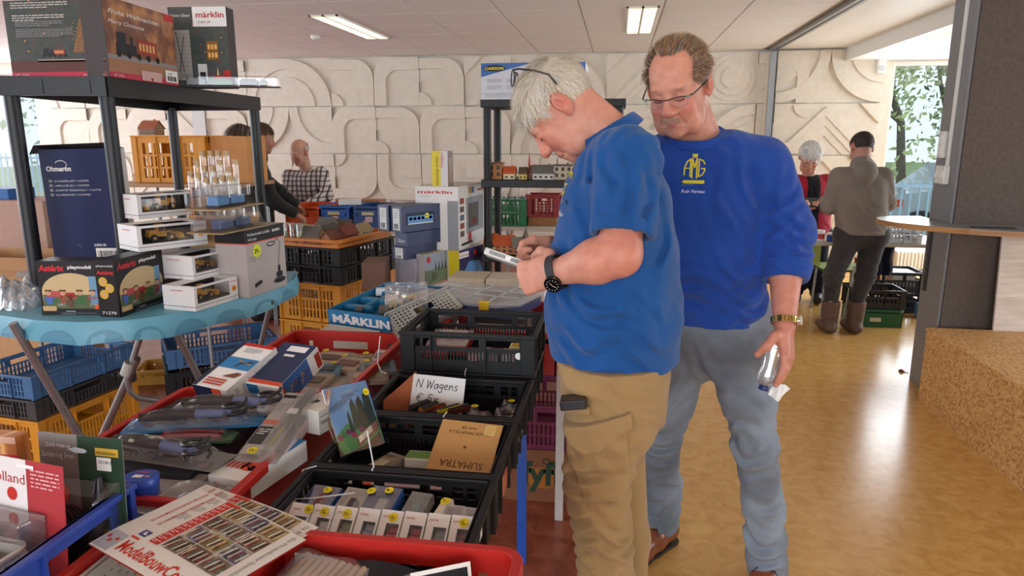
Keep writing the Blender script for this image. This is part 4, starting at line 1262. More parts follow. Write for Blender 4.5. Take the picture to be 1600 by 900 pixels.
def man_right():
 org=np.array((0.33,2.36,0.0))
 T=thing('person','man with receding brown hair and glasses in a blue sweatshirt and faded grey jeans','person',Matrix.Translation(org))
 f=np.array((-0.34,-0.85,-0.40));u=np.array((-0.22,-0.34,0.92))
 hd=Head(Q(1060,137,2.08),f,u,0.99,jowl=1.0,nose=1.25,brow=1.15,wide=1.03)
 neck=Q(1086,214,2.20)
 SL=Q(1190,260,2.20);SR=Q(985,262,2.16)
 EL,WL=Q(1228,388,2.16),Q(1226,508,2.05)
 ER,WR=Q(985,420,2.30),Q(1000,545,2.32)
 fb=np.array((-0.22,-0.97,0.0));rb=np.array((0.97,-0.22,0.0))
 spine=[(Q(1096,258,2.21),0.10,0.18),(Q(1100,320,2.22),0.128,0.178),(Q(1104,400,2.24),0.142,0.172),(Q(1110,470,2.27),0.142,0.168),(Q(1110,500,2.28),0.134,0.158)]
 def torso(v,g):
  for(a,da,wa),(b_,db,wb)in zip(spine,spine[1:]):
   for s in(-1,0,1):v.cone(a+rb*s*(wa-da),b_+rb*s*(wb-db),da+g,db+g,0.03)
  for S in(SL,SR):v.cone(neck+np.array((0,0.0,-0.045)),S,0.062+g,0.076+g,0.045)
 v=Vol();torso(v,-0.05);hd.grow(v,neck,0.068)
 v.chain([SL,EL],[0.054,0.046],0.03);v.chain([EL,EL+(WL-EL)*0.3,WL],[0.046,0.047,0.031],0.02)
 v.chain([SR,ER],[0.054,0.046],0.03);v.chain([ER,ER+(WR-ER)*0.3,WR],[0.046,0.047,0.03],0.02)
 dL=Q(1233,590,2.00)-WL
 hand(v,WL,dL,(-0.80,0.40,-0.10),1,[(8,16,12),(12,18,14),(12,20,16),(10,22,18)],0.04,((0.030,0.048,0.014),(0.056,0.062,0.034),(0.076,0.060,0.060)),1.08)
 hand(v,WR,np.array((0,0.1,-1)),(1,0,0),1,[(25,30,25)]*4,0.08,None,1.05)
 HL=Q(1150,545,2.30);HR=Q(1062,552,2.38)
 KL,AL=Q(1180,695,2.28),Q(1196,900,2.36)
 KR,AR=Q(1031,700,2.44),Q(1033,838,2.56)
 AL=np.array((AL[0],AL[1],0.085));AR=np.array((AR[0],AR[1],0.10))
 v.chain([HL,KL,AL],[0.065,0.042,0.035],0.03);v.chain([HR,KR,AR],[0.065,0.042,0.035],0.03)
 VF=v.mesh(0.0036)
 tone=hd.tone(VF[0],SKIN*0.95,FLUSH,LIP,np.array(srgb('#b88f80')),np.array(srgb('#7d5a48')))
 fa=np.exp(-(((VF[0]-WL)/0.16)**2).sum(1))*0.6;tone=tone*(1-fa[:,None])+np.array(srgb('#b8705c'))*fa[:,None]
 skin_obj('body',VF,skin_m,T,org,tone)
 # sweatshirt with sleeves pushed up
 p=Vol();torso(p,0.0)
 cuffL=EL+(WL-EL)*0.42
 core=Vol();core.p=list(p.p)
 armL=Vol().chain([EL+(WL-EL)*0.2,WL],[0.045,0.031])
 tubeL=lambda:Vol().chain([SL,EL+np.array((0,0,0.05)),EL+(WL-EL)*0.20,EL+(WL-EL)*0.5],[0.086,0.072,0.064,0.056],0.04)
 sl=tubeL();sl.cut(cuffL,WL-EL);sl.carve=(armL,0.006)
 sr=Vol().chain([SR,ER,ER+(WR-ER)*0.5],[0.086,0.070,0.056],0.04)
 for(x,y,yy,dr,lam,am,rd,sd)in((1235,385,2.09,(0.25,0,1),0.05,0.012,0.09,0.2),(1225,405,2.06,(-0.2,0,1),0.045,0.010,0.08,1.2),(1215,320,2.1,(0.6,0,-0.8),0.07,0.008,0.1,1.5)):
  sl.fold(Q(x,y,yy),dr,lam,am,rd,sd)
 p.join(sl,0.025).join(sr,0.03)
 p.cut(Q(1110,496,2.27),(0,0,-1),(Q(1110,560,2.27),0.27))
 p.cut(neck+np.array((-0.01,-0.03,0.002)),(-0.1,-0.35,0.93),(neck+np.array((0,-0.02,0.03)),0.10))
 for(x,y,yy,dr,lam,am,rd,sd)in((1185,300,2.07,(0.8,0,0.6),0.07,0.010,0.12,0.5),(1200,360,2.07,(0.6,0,-0.8),0.06,0.006,0.10,1.5),
 (1150,450,2.1,(0.25,0,1),0.07,0.010,0.13,0.4),(1095,475,2.1,(-0.2,0,1),0.06,0.010,0.13,2),(1160,330,2.1,(0.9,0,0.4),0.09,0.008,0.13,1),(1130,225,2.1,(0.7,0,0.7),0.08,0.005,0.1,0.3),(1180,485,2.15,(0.3,0,1),0.05,0.011,0.09,0.8)):
  p.fold(Q(x,y,yy),dr,lam,am,rd,sd)
 place(p,'sweatshirt',0.0044,sweat_m,T,org)
 cb=Vol();na=np.array((-0.05,-0.30,0.95));na/=np.linalg.norm(na);cn=neck+np.array((-0.004,-0.012,0.0))
 cb.cone(cn-na*0.03,cn+na*0.03,0.100,0.088,0.01);cb.cut(cn+na*0.016,na);cb.cut(cn-na*0.010,-na)
 nk=Vol();nk.cone(cn-na*0.1,cn+na*0.1,0.096,0.074,0.01);cb.carve=(nk,0.0)
 place(cb,'collar',0.0036,sweat_m,T,org)
 wa=(WL-EL)/np.linalg.norm(WL-EL)
 sb=Shell(tubeL(),0.002,(cuffL-0.11,cuffL+0.11));sb.cut(cuffL+wa*0.001,wa);sb.cut(cuffL-wa*0.05,-wa);sb.carve=(armL,0.006);place(sb,'cuff',0.004,sweat_m,T,org)
 # jeans
 j=Vol()
 j.cone(HR+np.array((0,0,0.03)),HL+np.array((0,0,0.03)),0.122,0.122,0.04);j.cone(Q(1075,494,2.32),Q(1140,494,2.28),0.134,0.134,0.04)
 j.chain([HL,(HL+KL)/2+np.array((0.008,0,0)),KL,(KL+AL)/2+np.array((0.012,0.02,0)),AL+np.array((0.004,0,0.0))],[0.106,0.086,0.069,0.067,0.072],0.03)
 j.chain([HR,(HR+KR)/2,KR,(KR+AR)/2+np.array((0.012,0.02,0)),AR+np.array((0.0,0,0.02))],[0.106,0.084,0.066,0.065,0.066],0.03)
 j.cut(Q(1110,458,2.3),(0,0,1));j.cut((0,0,0.035),(0,0,-1))
 for(x,y,yy,dr,lam,am,rd,sd)in((1170,720,2.2,(0.2,0,1),0.07,0.013,0.10,0.6),(1165,690,2.2,(-0.5,0,0.9),0.07,0.010,0.10,2.0),(1195,860,2.28,(0.3,0,1),0.06,0.014,0.11,0.8),(1190,800,2.26,(-0.6,0,0.8),0.08,0.009,0.12,0.2),
 (1030,700,2.37,(0.3,0,1),0.055,0.013,0.10,0.7),(1035,810,2.48,(-0.4,0,0.9),0.05,0.012,0.10,1.1),(1140,590,2.2,(0.6,0,0.8),0.08,0.007,0.14,1),(1050,600,2.3,(-0.6,0,0.8),0.07,0.007,0.12,1),(1035,760,2.42,(0.5,0,0.9),0.06,0.009,0.1,1.3)):
  j.fold(Q(x,y,yy),dr,lam,am*1.2,rd,sd)
 place(j,'jeans',0.0045,jean_m,T,org)
 # shoes
 for A,dr,nm in((AR,np.array((-0.62,-0.78,0)),0),(AL,np.array((-0.25,-0.97,0)),1)):
  s=Vol();g=np.array((A[0],A[1],0));dr=dr/np.linalg.norm(dr);lift=0.0
  s.chain([g-dr*0.045+V3(0,0,0.07),g+dr*0.05+V3(0,0,0.064),g+dr*0.13+V3(0,0,0.045),g+dr*0.20+V3(0,0,0.036)],[0.044,0.046,0.042,0.033],0.03)
  s.cone(g-dr*0.03+V3(0,0,0.07),g-dr*0.01+V3(0,0,0.13),0.042,0.040,0.02);s.cut((0,0,0.018),(0,0,-1));s.cut((0,0,0.125),(0,0,1))
  sh=place(s,'shoe',0.0036,brown_leather,T,org)
  so=Vol();so.chain([g-dr*0.05+V3(0,0,0.03),g+dr*0.06+V3(0,0,0.03),g+dr*0.14+V3(0,0,0.03),g+dr*0.205+V3(0,0,0.03)],[0.046,0.042,0.045,0.034],0.02);so.cut((0,0,0.019),(0,0,1));so.cut((0,0,0.001),(0,0,-1))
  place(so,'sole',0.004,dark_sole,sh,(0,0,0))if False else None
  o=skin_obj('sole',so.mesh(0.004),dark_sole,sh,org)
  lc=MB();sd=np.cross(dr,(0,0,1))
  for k in range(4):
   q=g+dr*(0.068+k*0.018)+V3(0,0,0.104-k*0.010)-org;lc.tube([q-sd*0.02-V3(0,0,.008),q+V3(0,0,.002),q+sd*0.02-V3(0,0,.008)],0.0024,frame_black,5)
  for sgn in(-1,1):q=g+dr*0.066+V3(0,0,0.108)-org;lc.tube([q,q+sd*0.03*sgn+V3(0,0,0.012)+dr*.01,q+sd*0.045*sgn-V3(0,0,0.006)+dr*.02],0.002,frame_black,5)
  lc.build('laces',sh)
  # hair: receding at the front, fuller at the sides
 def reg(p):
  x,y,z=p;ax=abs(x)
  if y>0.052:return False
  if z>0.075:return y<0.050-1.1*max(0,ax-0.014)+2.2*max(0,ax-0.042)
  if y>0.022:return z>0.030 and ax>0.06
  if y>-0.036:return z>0.010 if y>0.008 else z>0.030
  return z>-0.06
 def comb(p):
  x,y,z=p
  if z>0.07:return(0.25*x/0.07,-1.0,0.3)
  return(0,-0.7,-0.55)
 hb=[plain('#6b4a30',0.5,var=0.1),plain('#9a7346',0.5,var=0.1),plain('#4f392b',0.5,var=0.1),plain('#7d6f63',0.5,var=0.1)]
 hair_cap(hd,T,org,reg,plain('#5c4534',0.7),0.006)
 hair_strands(hd,T,org,reg,comb,hb,7500,lambda p:0.040 if p[2]>0.05 else 0.026,5,0.60,0.0017,curl=0.12)
 # glasses
 W=lambda x,y,z:hd.W(x,y,z)-org
 g=MB()
 for s in(-1,1):
  top=[W(s*0.011,0.117,0.008),W(s*0.033,0.116,0.013),W(s*0.058,0.106,0.010)];g.tube(top,0.0016,frame_black,6)
  g.tube([W(s*0.058,0.106,0.010),W(s*0.057,0.106,-0.010),W(s*0.034,0.115,-0.016),W(s*0.013,0.116,-0.010),W(s*0.011,0.117,0.008)],0.0007,plain('#6a6a6c',0.3),5)
  g.tube([W(s*0.058,0.106,0.009),W(s*0.072,0.092,0.010),W(s*0.0855,0.02,0.014),W(s*0.088,-0.012,0.018),W(s*0.085,-0.035,-0.004)],0.0020,frame_black,6)
  g.box(W(s*0.060,0.105,0.009),(0.008,0.008,0.008),frame_black)
 g.tube([W(-0.011,0.117,0.008),W(0,0.121,0.009),W(0.011,0.117,0.008)],0.0015,frame_black,6)
 gl=g.build('glasses',T)
 for s in(-1,1):
  q=MB();q.face([W(s*0.011,0.117,0.008),W(s*0.033,0.116,0.013),W(s*0.058,0.106,0.010),W(s*0.057,0.106,-0.010),W(s*0.034,0.115,-0.016),W(s*0.013,0.116,-0.010)][::s],lens_m);q.build('lens',gl)
  q=MB();q.tube([W(s*0.018,0.0905,-0.004),W(s*0.031,0.0938,-0.006),W(s*0.044,0.087,-0.004)],0.0012,plain('#3a2922',0.7),5);q.build('eyelashes',T)
  # moustache
 q=MB();rnd=np.random.RandomState(4);vs=[];fs=[]
 for k in range(150):
  x=rnd.uniform(-0.024,0.024);z=-0.049-abs(x)*0.25+rnd.uniform(-0.005,0.004);y=0.1005-x*x*13
  a=hd.W(x,y,z)-org;b_=hd.W(x+np.sign(x)*0.003,y+0.003,z-0.009)-org;e=hd.R[:,0]*0.0006;i=len(vs)
  vs+=[a-e,a+e,b_+e*0.4,b_-e*0.4];fs.append((i,i+1,i+2,i+3))
 q.add(vs,fs,plain('#a98472',0.7));q.build('moustache',T)
 # gold bracelet watch
 c=WL-wa*0.012;side=np.cross(wa,(0,1,0));side/=np.linalg.norm(side);up=np.cross(wa,side)
 q=MB()
 for k in range(26):
  a=2*PI*k/26;d=side*math.cos(a)+up*math.sin(a);p0=Vector(c+d*0.0375-org);t_=Vector(np.cross(wa,d))
  R=Matrix((t_,Vector(d),Vector(wa))).transposed()
  for dz,w_ in((-0.006,0.0034),(0,0.0042),(0.006,0.0034)):q.box(p0+Vector(wa)*dz,(0.0078,0.004,0.0052),gold,R)
 wt=q.build('wristwatch',T)
 q=MB();d=side*0.85+up*0.5;d/=np.linalg.norm(d);q.cyl(Vector(c+d*0.036-org),Vector(c+d*0.046-org),0.014,plain('#d8d2b8',0.25,metal=0.8),20);q.build('watch_case',wt)
 core.folds=p.folds
 emblem(core,T,org,Q(1086,262,2.08),np.array((0.05,1.0,-0.05)),0.068)
 # crumpled water bottle in his hand
 a,b_=Q(1207,552,2.03),Q(1193,608,2.015);ax=Vector(b_-a).normalized();px=Vector((1,0,0));px=(px-ax*px.dot(ax)).normalized()
 B=thing('water_bottle','crumpled clear plastic bottle with blue cap held upside down by the man in jeans','bottle',basis(Vector(a),px,ax.cross(px),ax))
 L=(b_-a);L=float(np.linalg.norm(L));pet=clear('#ffffff',0.14,0.05,milky=0.10)
 rnd=random.Random(2);rings=[]
 for k,(z,r)in enumerate(((-0.045,0.018),(-0.04,0.026),(-0.02,0.027),(0.0,0.024),(0.02,0.028),(0.045,0.026),(0.065,0.030),(0.08,0.028),(0.092,0.018),(0.098,0.012))):
  z=z*L/0.11
  rings.append([(r*(1+rnd.uniform(-.14,.14))*math.cos(2*PI*i/14),r*(1+rnd.uniform(-.14,.14))*math.sin(2*PI*i/14),z)for i in range(14)])
 m=MB();m.loft(rings,pet);m.build('bottle_body',B)
 m=MB();m.lathe([(0.0135,L*0.90),(0.0145,L*0.905),(0.0145,L*1.02),(0.012,L*1.03)],plain('#1d2c6b',0.4),20);m.build('cap',B)
 c=Q(1217,612,2.02);lw=MB(T=Matrix.Translation(c)@Matrix.Rotation(0.5,4,'Y'))
 lw.grid(lambda s,t:((s-.5)*0.04,0.012*math.sin(s*7+t*3),(t-.5)*0.05),6,6,plain('#e6e6e4',0.5))
 o=lw.build('paper_napkin');tag(o,'scrap of white paper held against the plastic bottle','paper')
 return T
man_left();man_right()
# ================================================================== SALES TABLES AND CRATES IN FRONT
red_p=plain('#b5231c',0.38,var=0.06,scale=12);blk_p=plain('#121213',0.5,var=0.15,scale=14,spec=0.35);blue_p=plain('#2a459c',0.4,var=0.12,scale=14)
yel_p=plain('#d08a1e',0.5,var=0.06,scale=10);grn_p=plain('#2b7d55',0.45,var=0.08);pur_p=plain('#6e1740',0.4,var=0.08);org_p=plain('#d8541f',0.45,var=0.06);lblue_p=plain('#3d6590',0.5,var=0.08)
card=plain('#a5764a',0.75,var=0.08);card2=plain('#b98e63',0.75,var=0.08);paper=ink('#e6e2da',0.55);dotY=ink('#e6d21f',0.45);dotO=ink('#e8502a',0.45);K0=ink('#16161a',0.5);REDI=ink('#b92a25',0.45);WH=ink('#e8e6e2',0.45);GRY=ink('#8b8d90',0.5);NAVY=ink('#1a2444',0.4)
pvc=clear('#ffffff',0.05,0.05,milky=0.008);pvc_d=clear('#f4efe6',0.08,0.10,milky=0.11)
zx,zy,zz=Vector((1,0,0)),Vector((0,1,0)),Vector((0,0,1))

def sticker(par,O,ux,uy,r,text,m=None,rot=0.0):
 s=MB().on(O,ux,uy,0.0009);s.pcirc(0,0,r,m or dotY,18);s.layer(0.6)
 s.ptext(text,0-r*0.62*math.cos(rot)+r*0.35*math.sin(rot),-r*0.35*math.cos(rot)-r*0.62*math.sin(rot),r*1.0,K0,width=r*1.25,rot=rot,bold=0.02)
 return s.build('price_sticker',par)

def crate_slotted(w,d,h,m,name,label,M,grp=None,t=0.006,rim=0.014,floor_m=None,cat='crate',dense=0.0105,style='c'):
 """stacking crate with grip holes, slot rows, corner posts and a rim; origin at the middle of its base"""
 T=thing(name,label,cat,M,grp)
 def holes(W):
  a=W-0.04;H=h
  top0,top1=H*0.62,H*0.84
  hs=[(0.02+a*0.02,0.02+a*0.085,top0,top1),(0.02+a*0.11,0.02+a*0.175,top0,top1),(0.02+a*0.23,0.02+a*0.60,top0,top1),(0.02+a*0.66,0.02+a*0.95,top0,top1)]if style=='c' else[(W*0.36,W*0.64,top0,top1)]
  k=0.02+a*0.10
  while k<0.02+a*0.90:
   if style=='c':hs.append((k,k+dense*0.5,H*0.30,H*0.52))
   else:
    hs.append((k,k+dense*0.55,H*0.34,H*0.56));hs.append((k,k+dense*0.55,H*0.10,H*0.30))
    if not W*0.33<k<W*0.66:hs.append((k,k+dense*0.55,H*0.60,H*0.84))
   k+=dense
  return hs
 for O,ux,W,nm in(((-w/2,-d/2+t,0),(1,0,0),w,'front_wall'),((w/2,d/2-t,0),(-1,0,0),w,'back_wall'),((w/2-t,-d/2,0),(0,1,0),d,'side_wall'),((-w/2+t,d/2,0),(0,-1,0),d,'side_wall')):
  b=MB();b.plate(O,ux,(0,0,1),W,h,t,holes(W),m)
  ux_=Vector(ux);n=ux_.cross(zz)
  for f in((0.0,0.21,0.635,0.99)if style=='c' else(0.0,0.33,0.67,0.985)):
   p=Vector(O)+ux_*(W*f)+n*t;q=p+ux_*0.006+n*(rim-0.004);lo=[min(a,c)for a,c in zip(p,q)];hi=[max(a,c)for a,c in zip(p,q)]
   b.bx(lo[0],hi[0],lo[1],hi[1],0,h-0.005,m)
  b.build(nm,T)
 b=MB();b.bx(-w/2+0.002,w/2-0.002,-d/2+0.002,d/2-0.002,0.0,0.006,floor_m or m);b.build('bottom',T)
 b=MB();e=rim;r=0.008
 b.bx(-w/2-e,w/2+e,-d/2-e,-d/2+r,h-0.011,h,m);b.bx(-w/2-e,w/2+e,d/2-r,d/2+e,h-0.011,h,m)
 b.bx(-w/2-e,-w/2+r,-d/2+r,d/2-r,h-0.011,h,m);b.bx(w/2-r,w/2+e,-d/2+r,d/2-r,h-0.011,h,m)
 for sx in(-1,1):
  for sy in(-1,1):b.bx(min(sx*(w/2-0.035),sx*(w/2+e*.7)),max(sx*(w/2-0.035),sx*(w/2+e*.7)),min(sy*(d/2-0.004),sy*(d/2+e*.7)),max(sy*(d/2-0.004),sy*(d/2+e*.7)),0,h-0.011,m)
 b.build('rim',T,bevel=0.0025)
 return T
def crate_solid(w,d,h,m,name,label,M,grp=None,holes=True,inner=None):
 """smooth stacking crate with a rolled rim and grip slots"""
 T=thing(name,label,'crate',M,grp);t=0.006
 for O,ux,W,nm in(((-w/2,-d/2+t,0),(1,0,0),w,'front_wall'),((w/2,d/2-t,0),(-1,0,0),w,'back_wall'),((w/2-t,-d/2,0),(0,1,0),d,'side_wall'),((-w/2+t,d/2,0),(0,-1,0),d,'side_wall')):
  b=MB();hs=[(W*0.34,W*0.66,h*0.52,h*0.74),(W*0.12,W*0.16,h*0.55,h*0.72),(W*0.84,W*0.88,h*0.55,h*0.72)]if holes else[]
  b.plate(O,ux,(0,0,1),W,h-0.004,t,hs,m);b.build(nm,T)
 b=MB();b.bx(-w/2+.002,w/2-.002,-d/2+.002,d/2-.002,0,0.006,inner or m);b.build('bottom',T)
 b=MB();out=0.012
 n=5
 def rr(o,z,R=0.03):
  pts=[]
  for cx,cy,a0 in((w/2-R,d/2-R,0),(-w/2+R,d/2-R,90),(-w/2+R,-d/2+R,180),(w/2-R,-d/2+R,270)):
   for i in range(n+1):
    a=math.radians(a0+90*i/n);q=R+o;pts.append((cx+q*math.cos(a),cy+q*math.sin(a),z))
  return pts
 b.loft([rr(-0.007,h-0.03),rr(-0.007,h-0.002),rr(-0.004,h),rr(out-0.002,h),rr(out,h-0.003),rr(out,h-0.020),rr(0.0,h-0.022),rr(0.0,h-0.03)],m,smooth=False,cap=False)
 b.build('rim',T)
 return T

 # ---- tables under the crates
tab_m=plain('#c9c2b4',0.5,var=0.04)
def table(name,label,x0,x1,y0,y1,z,legs):
 T=thing(name,label,'table',at((x0+x1)/2,(y0+y1)/2,0));cx,cy=(x0+x1)/2,(y0+y1)/2
 b=MB();b.bx(x0-cx,x1-cx,y0-cy,y1-cy,z-0.025,z,tab_m);b.build('tabletop',T,bevel=0.004)
 for lx,ly,m,top in legs:
  b=MB();b.bx(lx-cx-0.017,lx-cx+0.017,ly-cy-0.004,ly-cy+0.004,0,z-0.025,m);b.bx(lx-cx-0.017,lx-cx-0.011,ly-cy,ly-cy+0.03,0,z-0.025,m);b.build('leg',T)
 return T
blue_leg=plain('#1d4fa8',0.35,var=0.05,coat=0.3);white_leg=plain('#cfcac6',0.4,var=0.03)
table('sales_table','front sales table on blue steel legs carrying the crates',-1.285,-0.27,0.44,2.50,0.742,[(-0.319,2.38,blue_leg,0),(-1.2,2.38,blue_leg,0),(-0.319,0.6,blue_leg,0),(-1.2,0.6,blue_leg,0)])
table('sales_table','second white sales table on pale legs behind the grey-haired man',-1.30,-0.17,2.56,4.0,0.742,[(-0.205,2.71,white_leg,0),(-1.2,2.71,white_leg,0),(-0.205,3.9,white_leg,0),(-1.2,3.9,white_leg,0)])
# under the table
T=thing('banana_box','brown cardboard fruit box with green lettering standing on the floor under the sales table','cardboard box',at(-0.26,2.95,0))
b=MB();b.bx(-0.20,0.20,-0.1,0.30,0,0.245,plain('#7d4d30',0.8,var=0.08));b.build('carton',T,bevel=0.003)
b=MB().on((-0.20,-0.1,0),zx,zz);GG=ink('#27402f',0.6)
b.pcirc(0.17,0.115,0.075,ink('#a5641f',0.6),20,0.05);b.layer(1);b.ptext('fyffes',0.075,0.085,0.15,GG,width=0.30,bold=0.035);b.ptext('Organic',0.17,0.18,0.045,ink('#2b2a22',0.6));b.build('printing',T)
crate_slotted(0.40,0.40,0.205,pur_p,'purple_crate','purple plastic crate standing on the fruit box under the table',at(-0.26,3.06,0.246),style='y',dense=0.02)

# ---- the row of black crates, each with things in it
CX,CWX,CWY,CZ,CHH=-0.448,0.40,0.288,0.744,0.126
C1=crate_slotted(CWX,CWY,CHH,blk_p,'black_crate','front black crate with a row of boxed model cars, behind the red crate',at(CX,1.213,CZ),'black crates on the sales table')
C2=dup(C1,at(CX,1.525,CZ),'black crate holding the landscape print bag and the brown card, second of the row')
C3=dup(C1,at(CX,1.843,CZ),'black crate with the handwritten price sign, third of the row')
C3b=dup(C1,at(CX,2.185,CZ),'lower black crate at the end of the row, under the topmost one')
C4=dup(C1,at(CX+0.005,2.175,CZ+CHH+0.002),'topmost black crate with a white dot, stacked at the end of the row')
b=MB().on((-0.2+0.36,-0.1445,0.06),zx,zz,0.001);b.pcirc(0,0,0.011,WH);b.build('round_label',C4)
# white ties
tie=plain('#d9d6d2',0.4)
def cable_tie(pts,label,grp='white cable ties joining the crates'):
 b=MB(T=Matrix.Translation(pts[0]).inverted());b.tube(pts,0.0016,tie,6);T=b.build('cable_tie');T.location=pts[0];tag(T,label,'cable tie',grp);return T
cable_tie([(-0.51,1.362,0.85),(-0.512,1.36,0.874),(-0.51,1.366,0.876),(-0.515,1.37,0.90),(-0.525,1.375,0.955)],'upright white cable tie on the front rim of the second black crate')
cable_tie([(-0.43,1.68,0.84),(-0.43,1.676,0.874),(-0.425,1.69,0.879)],'white cable tie around the rim above the brown card')
cable_tie([(-0.64,1.36,0.872),(-0.665,1.345,0.868),(-0.65,1.27,0.84),(-0.60,1.26,0.852),(-0.52,1.275,0.862)],'curled white cable tie over the boxes at the left of the front black crate')
cable_tie([(-0.69,1.99,0.87),(-0.705,1.985,0.878),(-0.72,2.0,0.90),(-0.715,2.02,0.98)],'upright white cable tie at the right rim of the red crate of bagged kits')
cable_tie([(-0.45,2.03,0.85),(-0.45,2.026,0.872),(-0.446,2.03,0.885)],'short white cable tie below the topmost black crate')

# boxed model cars, front row of C1
def little_car(m_body,L=0.050,W=0.021):
 b=MB();p=[(-L/2,0.004),(-L/2,0.010),(-L*0.28,0.011),(-L*0.16,0.017),(L*0.22,0.017),(L*0.36,0.011),(L/2,0.010),(L/2,0.004)]
 b.loft([[(x,y,z)for x,z in p]for y in(-W/2,W/2)],m_body,smooth=False)
 for x in(-L*0.3,L*0.3):
  for y in(-W/2,W/2):b.cyl((x,y-0.001,0.004),(x,y+0.001,0.004),0.004,K0,8)
 for s in(-1,1):b.face([(-L*0.17,s*(W/2+.0003),0.0115),(L*0.3,s*(W/2+.0003),0.0115),(L*0.2,s*(W/2+.0003),0.0162),(-L*0.12,s*(W/2+.0003),0.0162)],ink('#22262c'))
 return b
cars=[('#d5d5d2','white'),('#dcdcd8','silvery'),('#8d9464','olive'),('#9aa0a6','silver'),('#a3262a','red'),('#a3262a','crimson'),('#8d9294','grey'),('#7c2b2c','maroon')]
xs0=-0.612
where=['first from the left','second from the left','third from the left','fourth from the left','fifth from the left','third from the right','second from the right','last on the right']
for k,(c,nm)in enumerate(cars):
 x=xs0+k*0.0475
 T=thing('model_car_box','white window box with a small %s car, %s in the front row'%(nm,where[k]),'box',at(x,1.140,0.800,-7+k*0.6,-48,0),'boxed model cars in the front black crate')
 w,L,dp=0.044,0.098,0.05
 b=MB();b.plate((-w/2,0,0),(1,0,0),(0,0,1),w,L,0.0012,[(w*0.34,w*0.93,L*0.10,L*0.74)],WH)
 b.bx(-w/2,-w/2+0.001,0,dp,0,L,WH);b.bx(w/2-0.001,w/2,0,dp,0,L,WH);b.bx(-w/2,w/2,dp-0.001,dp,0,L,WH);b.bx(-w/2,w/2,0,dp,0,0.001,WH);b.bx(-w/2,w/2,0.0,dp,L-0.001,L,WH)
 b.build('carton',T)
 b=MB();b.bx(-w*0.17,w/2-0.002,0.03,0.031,0.004,L-0.004,ink('#8a8690'));b.build('inlay',T)
 b=MB().on((-w/2,-0.0013,0),zx,zz,0.0003)
 b.prect(w*0.335,w*0.935,L*0.095,L*0.745,pvc);b.build('window',T)
 b=MB().on((-w/2,-0.0013,0),zx,zz,0.0004);b.ptext('märklin',w*0.10,L*0.85,L*0.07,REDI,width=w*0.4);b.plines(w*0.10,L*0.10,w*0.2,0.002,3,GRY,k);b.prect(w*0.3,w*0.45,L*0.03,L*0.06,K0);b.build('printing',T)
 o=little_car(plain(c,0.25,var=0.02,coat=0.5)).build('model_car',T);o.matrix_local=Matrix.Translation((w*0.13,0.022,L*0.46))@Matrix.Rotation(PI/2,4,'Y')@Matrix.Rotation(PI/2,4,'X')
 if k in(1,2,4,7):sticker(T,(-w/2+w*0.58,-0.0015,L*0.86),zx,zz,0.0095,'12,-',rot=0.2-0.3*(k%2))
 if k==0:sticker(T,(w*0.4,-0.0015,L*0.9),zx,zz,0.0095,'12,-',rot=0.3)
 # second row: five or six small model boxes lying on their backs
def tray_box(x,y,z,w,d,h,label,base,inside,yaw=0,sy=None,clear_lid=False,tilt=14):
 T=thing('model_box',label,'box',at(x,y,z,yaw,tilt),'small model boxes in the second row of the front black crate')
 b=MB();b.bx(-w/2,w/2,0,d,0,0.002,base);b.bx(-w/2,-w/2+.0015,0,d,0,h,base);b.bx(w/2-.0015,w/2,0,d,0,h,base);b.bx(-w/2,w/2,0,.0015,0,h,base);b.bx(-w/2,w/2,d-.0015,d,0,h,base);b.build('carton',T)
 inside(T,w,d,h)
 b=MB();b.bx(-w/2+.001,w/2-.001,.001,d-.001,h,h+0.0012,pvc);b.build('lid',T)
 if sy:sticker(T,(w*0.1,d*sy[0],h+0.002),zx,zy,0.0095,sy[1],rot=sy[2])
 return T
def loco_in(c1,c2,L=0.07,wd=0.018,hh=0.016):
 def f(T,w,d,h):
  b=MB();b.bx(-wd/2,wd/2,d*0.5-L/2,d*0.5+L/2,0.004,0.004+hh*0.7,ink(c1));b.bx(-wd*.4,wd*.4,d*.5-L*.48,d*.5+L*.48,0.004+hh*.7,0.004+hh,ink(c2))
  for k in range(4):b.bx(-wd/2-.0004,wd/2+.0004,d*.5-L*.4+k*L*.22,d*.5-L*.32+k*L*.22,0.008,0.013,K0)
  b.bx(-.002,.002,d*.5-L*.3,d*.5-L*.2,0.004+hh,0.006+hh,K0);b.build('locomotive',T,bevel=0.001)
 return f
CR=plain('#d9d2b8',0.5,var=0.02);BL=plain('#2b4f8f',0.4,var=0.03)
tray_box(-0.612,1.215,0.800,0.068,0.115,0.02,'blue and cream model box with a red railcar, at the left of the second row',BL,loco_in('#b5402a','#8d2f20'),-8,(0.88,'7,-',0.1))
tray_box(-0.540,1.215,0.800,0.058,0.115,0.02,'cream model box with a grey wagon beside the blue one',CR,loco_in('#7d7d7b','#4a4b4d',0.06),-8,None)
T=tray_box(-0.472,1.215,0.798,0.066,0.115,0.032,'blue edged model box with a grey locomotive under a clear dome',BL,loco_in('#9aa0a8','#c3c6ca',0.065,0.026,0.02),-6,(0.90,'8,-',0.1));sticker(T,(-0.03,0.095,0.0345),zx,zy,0.0095,'7,-',rot=0.2)
tray_box(-0.402,1.215,0.798,0.048,0.115,0.024,'clear model box with a teal wagon in the second row',pvc_d,loco_in('#2d7f80','#3f9796',0.07,0.011),-8,(0.15,'7,-',0.1))
T=thing('model_carriage','cream model carriage lying between the clear box and the white boxes','model train',at(-0.352,1.225,0.80,-14,14),'small model boxes in the second row of the front black crate');b=MB();b.bx(-.011,.011,0,.10,0,.02,CR)
for k in range(4):b.bx(-.0113,.0113,.02+k*.018,.03+k*.018,.009,.015,ink('#4c4a40'))
